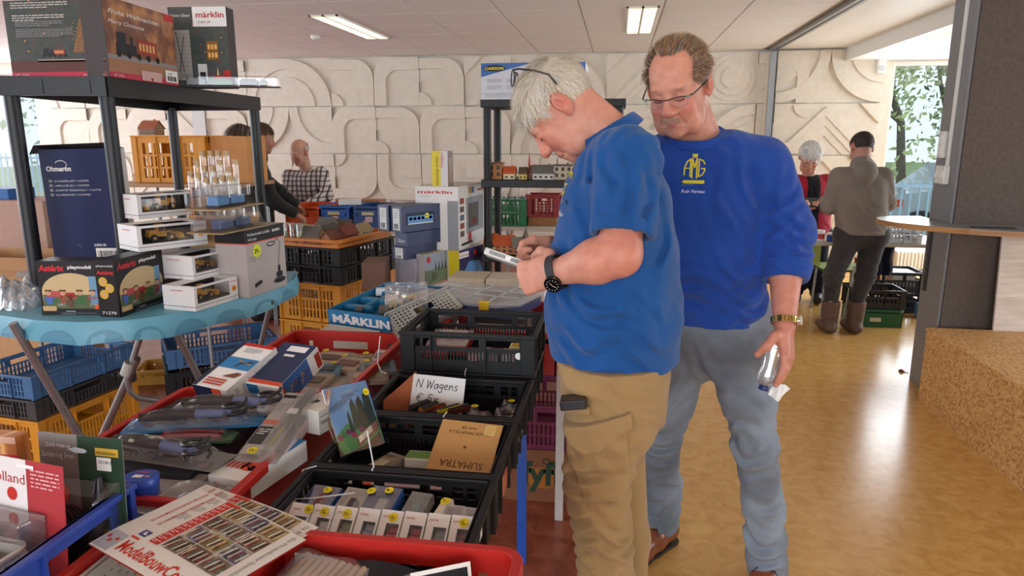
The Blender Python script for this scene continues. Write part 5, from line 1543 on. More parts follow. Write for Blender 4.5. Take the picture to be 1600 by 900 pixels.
b.bx(-.009,.009,.003,.097,.02,.024,CR);b.build('carriage_body',T,bevel=.0012);sticker(T,(0,.085,.0245),zx,zy,.0105,'7,-')
def redcar(T,w,d,h):o=little_car(plain('#b02a2a',.3,coat=.4)).build('model_car',T);o.matrix_local=Matrix.Translation((-w*.1,d*.55,.003))@Matrix.Rotation(PI/2,4,'Z')
tray_box(-0.316,1.20,0.790,0.042,0.10,0.03,'white open box with a red toy car, with a yellow dot, near the right end',WH,redcar,-4,(0.12,'8,-',0.1))
def tanlump(T,w,d,h):o=little_car(plain('#a58a5a',.4)).build('model_car',T);o.matrix_local=Matrix.Translation((0,d*.55,.003))@Matrix.Rotation(PI/2,4,'Z')
tray_box(-0.272,1.195,0.790,0.042,0.10,0.03,'white open box with a tan toy car at the right end of the second row',WH,tanlump,-4,(0.12,'8,-',0.1))

# second crate: print bag, brown card and little boxes
def landscape_print(b,w,h):
 sky,hill,tr,rf,wl,rd=ink('#7ba3cf'),ink('#5f9150'),ink('#36402f'),ink('#8a5a48'),ink('#cfc7b2'),ink('#a33a52')
 b.prect(0,w,h*.3,h,sky)
 for k in range(5):b.ppoly([(w*(.0+k*.12),h*(.62+.06*k)),(w*(.3+k*.12),h*(.66+.05*k)),(w*(.34+k*.1),h*(.75+.04*k)),(w*(.05+k*.1),h*(.72+.05*k))],ink('#9dbbdc'))
 b.layer(1);b.ppoly([(0,0),(w,0),(w,h*.42),(w*.6,h*.36),(w*.3,h*.42),(0,h*.28)],hill)
 b.layer(2)
 for cx,a,c in((.38,.62,.05),(.52,.78,.10),(.68,.80,.11),(.86,.86,.12)):
  b.ppoly([(w*(cx-c),h*.25),(w*(cx+c),h*.25),(w*(cx+c*.8),h*(a-.12)),(w*(cx+c*.25),h*a),(w*(cx-c*.5),h*(a-.08))],tr)
 b.layer(3)
 for k in range(9):b.pcirc(w*(.08+.1*k),h*(.24+.03*(k%3)),w*.06,[rd,ink('#4d7a44'),ink('#7a3b52')][k%3],10)
 b.layer(4);b.ppoly([(w*.42,h*.05),(w*.95,h*.22),(w*.95,h*.36),(w*.42,h*.20)],rf);b.layer(5);b.ppoly([(w*.45,h*.10),(w*.80,h*.22),(w*.80,h*.31),(w*.45,h*.19)],wl);b.ppoly([(w*.1,0),(w*.95,0),(w*.95,h*.18),(w*.5,h*.04)],ink('#6b4b3a'))
a,c=G(540,716,0.77),G(598,700,0.77)
pa,pb_,pc=G(505,640,0.90),G(578,612,0.93),G(592,700,0.78)
o,e,tp=Yp(534,712,1.475),Yp(600,692,1.575),Yp(504,644,1.50)
ux=(e-o).normalized();up=(tp-o);up=(up-ux*up.dot(ux)).normalized()
T=thing('print_bag','clear bag holding a colourful landscape print with trees and a red roofed house','bag',basis(o,ux,up.cross(ux),up))
b=MB();b.bx(0,0.125,0,0.004,0,0.165,paper);b.build('card',T)
b=MB().on((0,0,0),zx,zz,0.0004);landscape_print(b,0.125,0.165);b.build('landscape_print',T)
b=MB();b.grid(lambda u,v:(-0.006+u*0.140,-0.006-0.006*math.sin(u*9+v*3)*(1-v),-0.004+v*0.175),14,10,clear('#ffffff',0.05,0.12));b.build('bag_film',T)
b=MB();b.grid(lambda u,v:(0.0-0.02*math.sin(v*4)*(1-u),-0.012+0.02*u,v*0.16),4,8,plain('#9a7358',0.4));b.build('brown_fold',T)
sticker(T,(0.112,-0.006,0.135),zx,zz,0.009,'7,-',rot=0.3)
# brown card with upside-down print
o,e,tp=G(664,734,0.80),G(763,747,0.80),Yp(678,654,1.645)
ux=(e-o).normalized();up=(tp-o);up=(up-ux*up.dot(ux)).normalized();W_,H_=(e-o).length,(tp-o).length
T=thing('cigar_card','brown card printed upside down, leaning in the second black crate','card',basis(o,ux,up.cross(ux),up))
b=MB();b.bx(0,W_,0,0.002,0,H_,plain('#b98a50',0.6,var=0.05));b.build('card_sheet',T)
BRN=ink('#4a3018',0.6);b=MB().on((W_,-0.0002,H_),-zx,-zz,0.0006)if False else MB()
b.on((0,0,0),zx,zz,0.0006)
b.ptext('SUMATRA',W_*0.86,H_*0.235,H_*0.18,BRN,rot=PI,width=W_*0.68);b.ptext('WILDE PANATELLA',W_*0.84,H_*0.80,H_*0.075,BRN,rot=PI,width=W_*0.68);b.ptext('WP 28',W_*0.60,H_*0.90,H_*0.075,BRN,rot=PI,width=W_*0.24)
for k in range(3):a=k*PI/3;b.pline([(W_*.5-math.cos(a)*.005,H_*.5-math.sin(a)*.005),(W_*.5+math.cos(a)*.005,H_*.5+math.sin(a)*.005)],0.0016,BRN)
b.prect(W_*.73,W_*.91,H_*.76,H_*.97,ink('#c9a560'));b.layer(1);b.pline([(W_*.75,H_*.78),(W_*.89,H_*.78),(W_*.89,H_*.95),(W_*.75,H_*.95),(W_*.75,H_*.78)],0.001,ink('#e2c88a'));b.ptext('O',W_*.97,H_*.06,H_*.1,BRN,rot=PI);b.build('printing',T)
def small_item(name,x,y,z,w,d,h,m,label,cat='box',yaw=0,tilt=0,grp=None,deco=None,lid=None):
 T=thing(name,label,cat,at(x,y,z,yaw,tilt),grp)
 b=MB();b.bx(-w/2,w/2,-d/2,d/2,0,h,m);b.build('carton' if lid is None else 'base',T,bevel=min(0.0015,h*.1))
 if lid is not None:b=MB();b.bx(-w/2-.0008,w/2+.0008,-d/2-.0008,d/2+.0008,h*.45,h+.001,lid);b.build('lid',T)
 if deco:b=MB().on((-w/2,-d/2,h),zx,zy,0.0022 if lid else 0.0006);deco(b,w,d);b.build('printing',T)
 return T
def deco_lines(c1,c2):
 def f(b,w,d):b.prect(w*.08,w*.92,d*.1,d*.9,c1);b.layer(1);b.prect(w*.2,w*.8,d*.3,d*.65,c2);b.plines(w*.12,d*.85,w*.6,d*.05,2,K0)
 return f
cl_lid=clear('#ffffff',0.12,0.08,milky=0.10)
small_item('clear_box',-0.555,1.535,0.752,0.05,0.13,0.045,plain('#a99c84',.5),'long clear lidded box of brown parts in the second black crate',yaw=-22,lid=cl_lid,grp='small boxes in the second black crate',deco=deco_lines(ink('#8f8066'),ink('#b6a98b')))
small_item('label_box',-0.575,1.44,0.752,0.06,0.03,0.04,plain('#b8b09c',.5),'small grey box with orange label behind the rim of the second black crate',deco=lambda b,w,d:b.prect(w*.5,w*.95,d*.1,d*.9,dotO),grp='small boxes in the second black crate')
small_item('green_box',-0.455,1.59,0.752,0.10,0.05,0.05,plain('#dcd9cf',.5),'small white and green box beside the brown card',deco=lambda b,w,d:(b.prect(0,w,d*.1,d*.9,ink('#6d8f4c'))),grp='small boxes in the second black crate')
small_item('white_box',-0.475,1.49,0.752,0.13,0.045,0.045,plain('#dcd9d4',.5),'flat white box with four dark figures behind the front rim',deco=lambda b,w,d:[b.pcirc(w*(.2+.2*k),d*.5,.006,K0,10)for k in range(4)],grp='small boxes in the second black crate')
small_item('orange_box',-0.27,1.56,0.752,0.05,0.12,0.05,plain('#b8674a',.5),'narrow orange brown box at the right of the brown card',deco=deco_lines(ink('#c27a55'),ink('#d8c3ad')),grp='small boxes in the second black crate')
small_item('pink_box',-0.45,1.40,0.752,0.16,0.03,0.062,plain('#c49aa0',.5),'row of pink backed cards close behind the front rim of the second black crate',cat='card',grp='small boxes in the second black crate')

# third crate: sign, orange card, heap of wagons, bags
o,e,tp=Yp(640,634,1.87),Yp(722,643,1.87),Yp(648,584,1.905)
ux=(e-o).normalized();up=(tp-o);up=(up-ux*up.dot(ux)).normalized();W_,H_=(e-o).length,(tp-o).length
T=thing('price_sign','white cardboard sign with handwritten price in the third black crate','sign',basis(o,ux,up.cross(ux),up))
b=MB();b.bx(0,W_,0,0.003,-0.05,H_,plain('#dcdad8',.6,var=.02));b.build('card_sheet',T)
def handwrite(b,s,x,y,h,w,m,slant=0.12):
 ST={'N':[[(0,0),(.05,1),(.6,0),(.68,1)]],'W':[[(0,1),(.12,0),(.35,.8),(.55,0),(.75,1)]],'a':[[(.5,.5),(.25,.6),(.05,.3),(.2,0),(.45,.2),(.5,.6),(.55,0)]],'g':[[(.5,.5),(.25,.6),(.08,.35),(.25,.1),(.48,.3),(.5,.55),(.45,-.3),(.2,-.4),(.05,-.2)]],
 'e':[[(.05,.3),(.45,.38),(.35,.6),(.12,.5),(.08,.15),(.25,0),(.5,.12)]],'n':[[(.05,.6),(.08,0),(.12,.4),(.32,.6),(.45,.4),(.48,0)]],'s':[[(.42,.55),(.2,.6),(.1,.42),(.38,.22),(.35,.02),(.05,.02)]],
 '€':[[(.7,.85),(.45,1),(.2,.8),(.12,.5),(.2,.15),(.45,0),(.7,.1)],[(0,.6),(.5,.62)],[(0,.4),(.45,.42)]],'5':[[(.55,1),(.15,.95),(.1,.55),(.4,.6),(.55,.3),(.35,0),(.05,.08)]],'-':[[(.05,.5),(.6,.55)]],' ':[]}
 ADV={'N':.85,'W':.85,' ':.4,'€':.95,'5':.75,'-':.7}
 for ch in s:
  for st in ST.get(ch,[]):b.pline([(x+px*h+py*h*slant,y+py*h)for px,py in st],w,m)
  x+=ADV.get(ch,.62)*h
b=MB().on((0,0,0),zx,zz,0.0006);handwrite(b,'N Wagens',W_*.08,H_*.60,H_*.26,0.0022,K0);handwrite(b,'€ 5-',W_*.1,H_*.16,H_*.26,0.0022,K0);b.build('handwriting',T)
T=thing('orange_card','bent orange cardboard sheet standing at the left of the third black crate','card',at(-0.645,1.80,0.752,42,-12))
b=MB();m_or=plain('#b5643c',.7,var=.06);b.grid(lambda u,v:(u*0.13,0.02*math.sin(u*PI)*(1-v),v*(0.085+0.075*u)),8,5,m_or);b.grid(lambda u,v:(u*0.13,0.002+0.02*math.sin(u*PI)*(1-v),v*(0.085+0.075*u)),8,5,m_or);b.build('sheet',T)
rnd=random.Random(5)
def mini_wagon(x,y,z,c,label,yaw,tilt):
 T=thing('model_wagon',label,'model train',at(x,y,z,yaw,tilt),'loose small wagons heaped below the price sign')
 b=MB();b.bx(-.035,.035,-.009,.009,.006,.022,ink(c));b.bx(-.033,.033,-.007,.007,.022,.025,K0);b.build('wagon_body',T,bevel=.001)
 for s in(-.022,.022):
  b=MB()
  for dx in(-.006,.006):
   b.cyl((s+dx,-.008,.004),(s+dx,.008,.004),.004,K0,8)
  b.bx(s-.01,s+.01,-.006,.006,.003,.007,K0);b.build('bogie',T)
wc=['#8d2f22','#1f2326','#c9b21f','#5a2a20','#2d2d30','#a8471f','#7c1f1c','#cabfa6','#26282b','#b06a2a']
for k in range(14):mini_wagon(-0.555+(k%7)*0.022,1.775+(k//7)*0.035+rnd.uniform(-.008,.008),0.806+rnd.uniform(-.004,.014)+0.012*(k//7),wc[k%10],'loose model wagon in the heap below the price sign, %s in the %s row'%(('leftmost','second','third','middle','fifth','sixth','rightmost')[k%7],('front','back')[k//7]),55+rnd.uniform(-25,25),rnd.uniform(-30,30))
def bag_of(x,y,z,w,d,h,label,seed,core,yaw=0,dot=None,grp='clear bags in the third black crate',rot=0.0):
 r=random.Random(seed);T=thing('clear_bag',label,'bag',at(x,y,z,yaw),grp)
 b=MB();b.bx(-w*.38,w*.38,-d*.38,d*.38,0.002,h*.6,core);b.build('contents',T,bevel=.003)
 b=MB();ph=[r.uniform(0,6)for _ in range(4)]
 b.grid(lambda u,v:((u-.5)*w*(1+.1*math.sin(v*7+ph[0])),(v-.5)*d*(1+.1*math.sin(u*8+ph[1])),h*(.64+.2*math.sin(u*9+ph[2])*math.sin(v*8+ph[3]))*min(1,6*min(u,1-u,v,1-v)+.15)+.002),14,12,clear('#ffffff',0.16,0.10,milky=0.06),smooth=False);b.build('bag_film',T)
 if dot:sticker(T,(dot[0]*w,dot[1]*d,h*.9),zx,zy,.0105,dot[2],rot=rot)
 return T
brn=plain('#6a4434',.6,var=.2);dkb=plain('#3d2f2a',.6,var=.2)
bag_of(-0.365,1.80,0.79,0.085,0.11,0.06,'clear bag of brown parts right of the price sign',1,brn,10,(-.1,.3,'7,-'))
bag_of(-0.29,1.90,0.79,0.08,0.10,0.045,'clear bag with a yellow dot in the back right corner of the third black crate',2,dkb,-5,(0,.2,'7,-'))
bag_of(-0.345,1.765,0.785,0.07,0.07,0.05,'clear bag with a yellow dot in the middle of the front rim, third black crate',3,brn,5,(.1,0,'6,-'))
bag_of(-0.275,1.765,0.785,0.07,0.07,0.05,'clear bag with a yellow dot at the right front of the third black crate',4,dkb,0,(0,0,'7,-'))
bag_of(-0.60,1.775,0.785,0.07,0.08,0.055,'clear bag in front of the orange card',6,plain('#b76a4a',.6),20)

# topmost crate: red set box, yellow box, odd cases
T=small_item('wagon_set_box',-0.535,2.20,0.90,0.135,0.14,0.03,plain('#b32a2a',.4),'red edged set box with three red wagons in the topmost black crate',tilt=6,deco=lambda b,w,d:(b.prect(.006,w-.006,.006,d-.006,ink('#cfc7bd')),b.layer(1),[(b.prect(w*(.1+.3*k),w*(.3+.3*k),d*.35,d*.52,REDI),b.prect(w*(.08+.3*k),w*(.32+.3*k),d*.3,d*.35,GRY))for k in range(3)]),grp='cases in the topmost black crate')
b=MB();b.bx(-.066,.066,-.068,.068,.031,.036,cl_lid);b.build('lid',T)
small_item('yellow_case',-0.295,2.17,0.895,0.07,0.055,0.03,plain('#d7cfae',.5),'small cream case with a yellow lid at the right in the topmost black crate',deco=lambda b,w,d:b.prect(w*.08,w*.92,d*.12,d*.88,ink('#b59a2a')),grp='cases in the topmost black crate')
for k,(c,y)in enumerate((('#a03a34',2.07),('#c2a7a0',2.08),('#8a4a44',2.075),('#c9bdb2',2.08),('#9a6a60',2.075))):
 small_item('flat_case',-0.43+k*.034,y,0.884,0.03,0.07,0.045,plain(c,.5),['red','pale pink','maroon','cream','dusty pink'][k]+' edged flat case among those behind the front slots of the topmost crate',lid=cl_lid,grp='flat cases along the front of the topmost crate')
small_item('red_label_box',-0.575,2.07,0.882,0.12,0.03,0.04,plain('#b5231f',.45),'red box with a white label behind the front slots of the topmost crate',grp='cases in the topmost black crate')

# ---- red crates of tools and kits on the left
RAx,RAw=-0.985,0.455
RA=crate_solid(RAw,0.60,0.135,red_p,'red_crate','red crate of soldering tools beside the front black crates',at(RAx,1.47,CZ),'red crates on the sales table')
RB=crate_solid(0.425,0.60,0.135,red_p,'red_crate','red crate of bagged kits behind the soldering tools',at(-0.965,2.10,CZ),'red crates on the sales table')
RF=crate_solid(0.425,0.60,0.155,red_p,'red_crate','red crate at the bottom edge of the picture, in front of the model cars',at(-0.36,0.76,CZ),'red crates on the sales table')
RG=crate_solid(0.285,0.66,0.138,red_p,'red_crate','narrow red crate under the brochures at the bottom left',at(-0.735,0.76,CZ),'red crates on the sales table')
BLc=crate_slotted(0.38,0.57,0.205,blue_p,'blue_crate','blue slotted crate of blister packs in the bottom left corner',at(-1.075,0.80,CZ),rim=0.012,dense=0.022)
# ---------------------------------------------------------------- tools and packs in the red and blue crates
def pbox(name,label,cat,O,ux,up,w,d,h,m,grp=None,decos=(),bevel=0.0012,body='carton'):
 """box with its front-left-bottom corner at O; ux along the front, up its height; decos: (face, fn(b, W, H))"""
 ux=Vector(ux).normalized();up=Vector(up);up=(up-ux*up.dot(ux)).normalized();uy=up.cross(ux)
 T=thing(name,label,cat,basis(Vector(O),ux,uy,up),grp)
 b=MB();b.bx(0,w,0,d,0,h,m);b.build(body,T,bevel=bevel)
 F={'front':((0,0,0),zx,zz,w,h),'right':((w,0,0),zy,zz,d,h),'top':((0,0,h),zx,zy,w,d),'left':((0,d,0),-zy,zz,d,h),'back':((w,d,0),-zx,zz,w,h)}
 for face,fn in decos:
  o,a,c,W,H=F[face];b=MB().on(o,a,c,0.0007);fn(b,W,H);b.build('printing',T)
 return T
BLU=ink('#2f79b0',.4);NVY=ink('#1c2340',.4);ORG=ink('#d8502c',.45);LGR=ink('#c9c7c4',.5)
def tools_deco(b,W,H):
 b.prect(0,W,H*.70,H,BLU);b.layer(1);b.pline([(W*.3,H*.82),(W*.5,H*.9),(W*.7,H*.8)],.004,ink('#8a6a4a'))
 for k in range(4):b.ppoly([(W*(.08+.13*k),H*.2),(W*(.17+.13*k),H*.2),(W*(.17+.13*k),H*.62),(W*(.08+.13*k),H*.62)],ink('#bd4630'))
 b.pcirc(W*.78,H*.25,W*.12,ink('#8a5a44'),14)
def brandmark(b,W,H):
 b.pcirc(W*.22,H*.6,H*.16,ink('#b5372c'),16);b.layer(1);b.pline([(W*.18,H*.55),(W*.26,H*.66)],.0015,WH);b.pline([(W*.18,H*.66),(W*.26,H*.55)],.0015,WH);b.ptext('TOOLS',W*.36,H*.45,H*.26,K0,bold=.01);b.plines(W*.36,H*.33,W*.5,H*.09,2,K0)
O=Vector((-0.852,1.283,0.822));uxt=Vector((0.975,-0.20,0))
T=pbox('tool_box','white TOOLS carton with an orange price sticker under the clear iron pack','box',O,uxt,zz,0.092,0.22,0.052,WH,'tool cartons in the red crate',(('top',tools_deco),('front',brandmark)))
sticker(T,(0.062,0.062,0.0525),zx,zy,0.021,'16,50',dotO,rot=-0.5)
def longbox(label,tl,tr,fl,z0,z1,th,top,side,front):
 a,c,e=G(*tl,z0),G(*tr,z0),G(*fl,z1);ux=(c-a).normalized();uy=(e-a);uy=(uy-ux*uy.dot(ux));d=uy.length;uy.normalize();up=ux.cross(uy)
 return pbox('long_tool_box',label,'box',a-up*th,ux,up,(c-a).length,d,th,WH,'tool cartons in the red crate',(('top',top),('right',side),('front',front)))
def lb1_top(b,W,H):
 b.prect(0,W*.12,0,H,NVY);b.prect(W*.12,W,H*.93,H,REDI);b.layer(1);b.plines(W*.3,H*.88,W*.5,H*.03,4,GRY);b.prect(W*.12,W,H*.42,H*.66,BLU)
 b.layer(2);b.pline([(W*.55,H*.48),(W*.6,H*.55),(W*.75,H*.57),(W*.9,H*.6)],.006,ink('#3a2f2a'));b.pline([(W*.5,H*.60),(W*.9,H*.54)],.004,ink('#b08a5a'))
 for k in range(3):b.prect(W*.2,W*.75,H*(.06+.05*k),H*(.09+.05*k),ink('#bd4630'))
 b.ppoly([(W*.5,H*.24),(W*.85,H*.25),(W*.95,H*.34),(W*.8,H*.36),(W*.6,H*.29)],ink('#7a4a38'))
def lb1_side(b,W,H):
 for k in range(6):x=W*(.12+.13*k);b.plines(x,H*.75,W*.06,H*.08,4,GRY,k);b.pline([(x,H*.2),(x+W*.03,H*.7)],.0008,GRY)
 b.prect(W*.02,W*.07,H*.2,H*.7,ink('#6a4a3a'))
def lb1_front(b,W,H):b.prect(0,W*.55,0,H,NVY);b.prect(W*.55,W*.82,0,H,ORG);b.layer(1);b.prect(W*.15,W*.45,H*.2,H*.6,ink('#3f4a35'))
longbox('long carton with a navy edge and blue picture, leaning at the left of the pair',(300,600),(353,611),(384,535),0.915,0.985,0.075,lb1_top,lb1_side,lb1_front)
def lb2_top(b,W,H):b.prect(0,W,H*.12,H,ink('#2c3654'));b.prect(0,W,H*.04,H*.12,ORG);b.layer(1);b.prect(W*.3,W*.85,H*.80,H*.93,WH);b.prect(W*.35,W*.65,H*.68,H*.73,WH)
def lb2_side(b,W,H):
 b.prect(W*.1,W*.7,0,H,ink('#3d68a5'));b.ppoly([(W*.02,0),(W*.16,0),(W*.09,H)],ink('#bd4630'));b.prect(W*.86,W*.98,H*.1,H*.8,ink('#a33a2a'));b.layer(1)
 for k in range(5):b.pline([(W*(.2+.09*k),H*.2),(W*(.24+.09*k),H*(.6+.1*(k%2))),(W*(.28+.09*k),H*.5)],.003,[ink('#c98a3a'),ink('#8a3a2a'),ink('#2a2a3a')][k%3])
def lb2_front(b,W,H):b.prect(0,W*.4,0,H,BLU);b.layer(1);b.pcirc(W*.68,H*.6,H*.17,ink('#b5372c'),16);b.plines(W*.55,H*.3,W*.35,H*.1,2,GRY)
longbox('long dark blue carton with an orange end band, leaning at the right of the pair',(380,598),(434,607),(427,532),0.915,0.985,0.07,lb2_top,lb2_side,lb2_front)
T=pbox('stand_box','white carton printed SOLDERING IRON STAND at the edge of the red crate','box',(-0.792,1.56,0.862),(0.96,-0.27,0),zz,0.085,0.115,0.062,plain('#ddd8cf',.55,var=.02),'tool cartons in the red crate',
(('right',lambda b,W,H:(b.ptext('SOLDERING IRON STAND',W*.06,H*.42,H*.19,K0,width=W*.88,bold=.012),b.pline([(W*.05,H*.75),(W*.95,H*.75)],.0012,K0),b.ptext('ZD-10',W*.42,H*.2,H*.1,K0))),('top',lambda b,W,H:(b.pline([(W*.3,H*.3),(W*.5,H*.5),(W*.3,H*.6)],.002,K0),[b.pline([(W*(.3+.04*k),H*.4),(W*(.34+.04*k),H*.55)],.002,K0)for k in range(5)],b.plines(W*.55,H*.75,W*.35,H*.06,2,GRY)))))
# clear pack with a soldering iron
T=thing('iron_pack','clear blister pack with a pen shaped soldering iron, a yellow price dot and grey card','blister pack',at(-0.828,1.345,0.877,3,9,2),'soldering tools in blister packs')
b=MB();b.rbx(0,0.098,0,0.30,0,0.006,0.006,pvc_d);b.build('tray_edge',T)
b=MB().on((0,0,0.0065),zx,zy,.0004);b.prect(.004,.05,.02,.296,ink('#a9a19c'));b.layer(1);b.prect(.004,.05,.06,.135,ink('#3b3a3c'));b.prect(.004,.05,.145,.165,ink('#c0705c'));b.prect(.004,.05,.27,.285,K0);b.layer(2);b.plines(.008,.12,.036,.009,3,WH);b.plines(.008,.24,.036,.009,5,GRY);b.build('card_insert',T)
b=MB();b.tube([(.072,.285,.018),(.070,.20,.018)],[.011,.012],plain('#2b2b2e',.4),12);b.tube([(.070,.20,.018),(.068,.12,.018)],[.010,.007],plain('#55504c',.4),12);b.tube([(.068,.12,.018),(.067,.04,.018)],[.005,.003],plain('#b8a25a',.3,metal=.7),10);b.bx(.058,.082,.165,.185,.028,.031,WH);b.build('soldering_iron',T)
b=MB()
b.loft([[(.054-g,.010-g,z),(.094+g,.010-g,z),(.094+g,.292+g,z),(.054-g,.292+g,z)]for g,z in((.002,.006),(0,.030),(-.004,.034))],pvc_d,smooth=False,cap=False);b.face([(.058,.014,.034),(.090,.014,.034),(.090,.288,.034),(.058,.288,.034)],pvc_d);b.build('blister',T)
b=MB();b.bx(.0,.098,.05,.30,-.032,-.001,plain('#cbb6b8',.5));b.build('backing',T,bevel=.002)
sticker(T,(.030,.035,.0075),zx,zy,.0125,'12,-',rot=.3)
# three packs of mini soldering irons, one of pliers
bkp=plain('#1a1a1c',.35,var=.05);perw=plain('#6a7cb0',.4,var=.04)
def iron_pack(O,d,label,L=0.30,blue=True,seed=0,w=0.075):
 d=Vector(d).normalized();ux=d;uy=zz.cross(ux).normalized();T=thing('mini_iron_pack',label,'blister pack',basis(Vector(O),ux,uy,ux.cross(uy)),'soldering tools in blister packs')
 b=MB();b.tube([(.02,0,.022),(.10,.002,.024),(.15,.002,.022)],[.011,.014,.012],bkp,12);b.build('iron_handle',T)
 b=MB();b.tube([(.15,.002,.022),(.235,-.002,.019)],[.0125,.010],perw if blue else bkp,12);b.build('iron_grip',T)
 b=MB();b.tube([(.24,-.03+.03*math.sin(a),.012+.006*math.cos(a*2))if False else(.245+.028*math.cos(a),-.005+.028*math.sin(a),.012+.002*k)for k,a in enumerate([i*.62 for i in range(22)])][:22],.0042,bkp,7)
 b.tube([(.03+.012*i,-.022+.006*math.sin(i*1.3+seed),.014+.004*math.cos(i*2))for i in range(18)],.0036,bkp,6);b.build('cable_coil',T)
 b=MB();b.grid(lambda u,v:(-.01+u*(L+.02),(v-.5)*w,.004+.036*min(1,5*min(u,1-u))*(math.sin(PI*v)**.6)+.003*math.sin(u*23+seed)*math.sin(v*9)),22,10,pvc,smooth=False);b.build('blister',T)
 b=MB();b.bx(-.012,L+.012,-w/2-.006,w/2+.006,0,.002,pvc_d if seed!=2 else BLU);b.build('backing',T)
 return T
a,c=G(170,692,.895),G(338,716,.895)
iron_pack(a+Vector((0,0,-.01)),c-a,'front clear pack with a black iron, pale blue grip and ring cable',seed=1)
a,c=G(205,664,.895),G(395,652,.895)
iron_pack(a+Vector((0,.0,-.005)),c-a,'middle clear pack of a black and blue mini iron with coiled cable',seed=2,w=.085)
a,c=G(270,640,.90),G(430,638,.90)
iron_pack(a+Vector((0,.01,-.005)),c-a,'rearmost clear pack of a mini iron in front of the long cartons',seed=3)
a,c=G(250,690,.88),G(372,688,.88)
T=thing('pliers_pack','clear pack with two red handled pliers between the mini irons and the TOOLS carton','blister pack',basis(a,(c-a).normalized(),zz.cross((c-a).normalized()),zz),'soldering tools in blister packs')
b=MB()
for s in(0,.022):b.tube([(.0,s,.010),(.07,s+.006,.012),(.14,s+.002,.010)],[.006,.0065,.005],plain('#8f2430',.35),8)
b.build('plier_handles',T)
b=MB();b.bx(-.01,.17,-.016,.045,0,.0015,ink('#2f5b3a'));b.build('backing',T);b=MB();b.grid(lambda u,v:(-.008+u*.175,-.014+v*.056,.004+.017*min(1,6*min(u,1-u,v,1-v))),10,6,pvc,smooth=False);b.build('blister',T)
b=MB();b.bx(RAx-.2,RAx+.2,1.25,1.62,.752,.86,K0)if False else None
# stack that the packs lie on, lower layer in the crate
small_item('flat_tool_case',-1.05,1.50,0.752,0.30,0.42,0.115,plain('#2b2c30',.5),'dark flat tool case under the soldering packs in the red crate',cat='case')
small_item('grey_tray',-0.985,1.275,0.752,0.22,0.10,0.10,plain('#a8a49e',.5),'pale grey tray under the front soldering pack',cat='tray')
# tub, compartment box, blue tin
T=thing('clear_tub','rounded clear plastic tub with a yellow label, beside the brochures','tub',at(-0.842,1.215,0.79,-6))
def rr(w,d,r,z,n=5):return[(cx+r*math.cos(math.radians(a0+90*i/n)),cy+r*math.sin(math.radians(a0+90*i/n)),z)for cx,cy,a0 in((w/2-r,d/2-r,0),(-w/2+r,d/2-r,90),(-w/2+r,-d/2+r,180),(w/2-r,-d/2+r,270))for i in range(n+1)]
tubm=clear('#f2ece2',.10,.15,milky=.22)
b=MB();b.loft([rr(.115,.085,.02,0),rr(.128,.098,.024,.07)],tubm,True,True,False);b.face(rr(.115,.085,.02,.001),tubm);b.build('tub_body',T)
b=MB();b.loft([rr(.138,.108,.026,.066),rr(.138,.108,.026,.075),rr(.124,.094,.022,.077),rr(.120,.090,.02,.072)],tubm,False,True,False);b.face(rr(.120,.090,.02,.072),tubm);b.build('lid',T)
b=MB().on((0,0,.03),zx,zy);b.pcirc(.012,.01,.022,ink('#c9b640'),16,.014);b.build('label',T);b=MB();b.bx(-.05,.05,-.035,.03,.004,.028,ink('#6b7480'));b.build('contents',T)
p=G(232,752,.88)
T=thing('compartment_box','small clear compartment box under the blue tin','box',at(-0.925,1.185,0.80,-16))
b=MB();cm_=clear('#f4f2ec',.12,.08,milky=.15);b.bx(-.045,.045,-.04,.05,0,.06,cm_);b.build('case',T,bevel=.002)
b=MB()
for k in range(3):b.bx(-.015+.03*(k-1)-.0008+.015,-.015+.03*(k-1)+.0008+.015,-.038,.048,.002,.056,cm_)
b.build('dividers',T);b=MB();b.bx(-.048,.048,-.043,.053,.056,.064,cm_);b.build('lid',T,bevel=.001)
T=thing('round_tin','round blue tin with a white printed lid next to the soldering iron card','tin',at(-0.945,1.195,0.866,0,-4))
b=MB();b.lathe([(.030,0),(.034,.004),(.034,.034)],plain('#1b3f97',.35,var=.04),28);b.build('tin_body',T)
b=MB();b.lathe([(.0352,.026),(.0352,.040),(.033,.042)],plain('#2148a8',.35,var=.04),28);b.build('lid',T)
b=MB().on((0,0,.042),zx,zy);b.prect(-.012,.008,-.012,.002,WH);b.prect(.012,.022,-.006,.0,ink('#d9a5a5'));b.ptext('FLASH',-.018,.012,.010,dotO,bold=.02);b.build('printing',T)

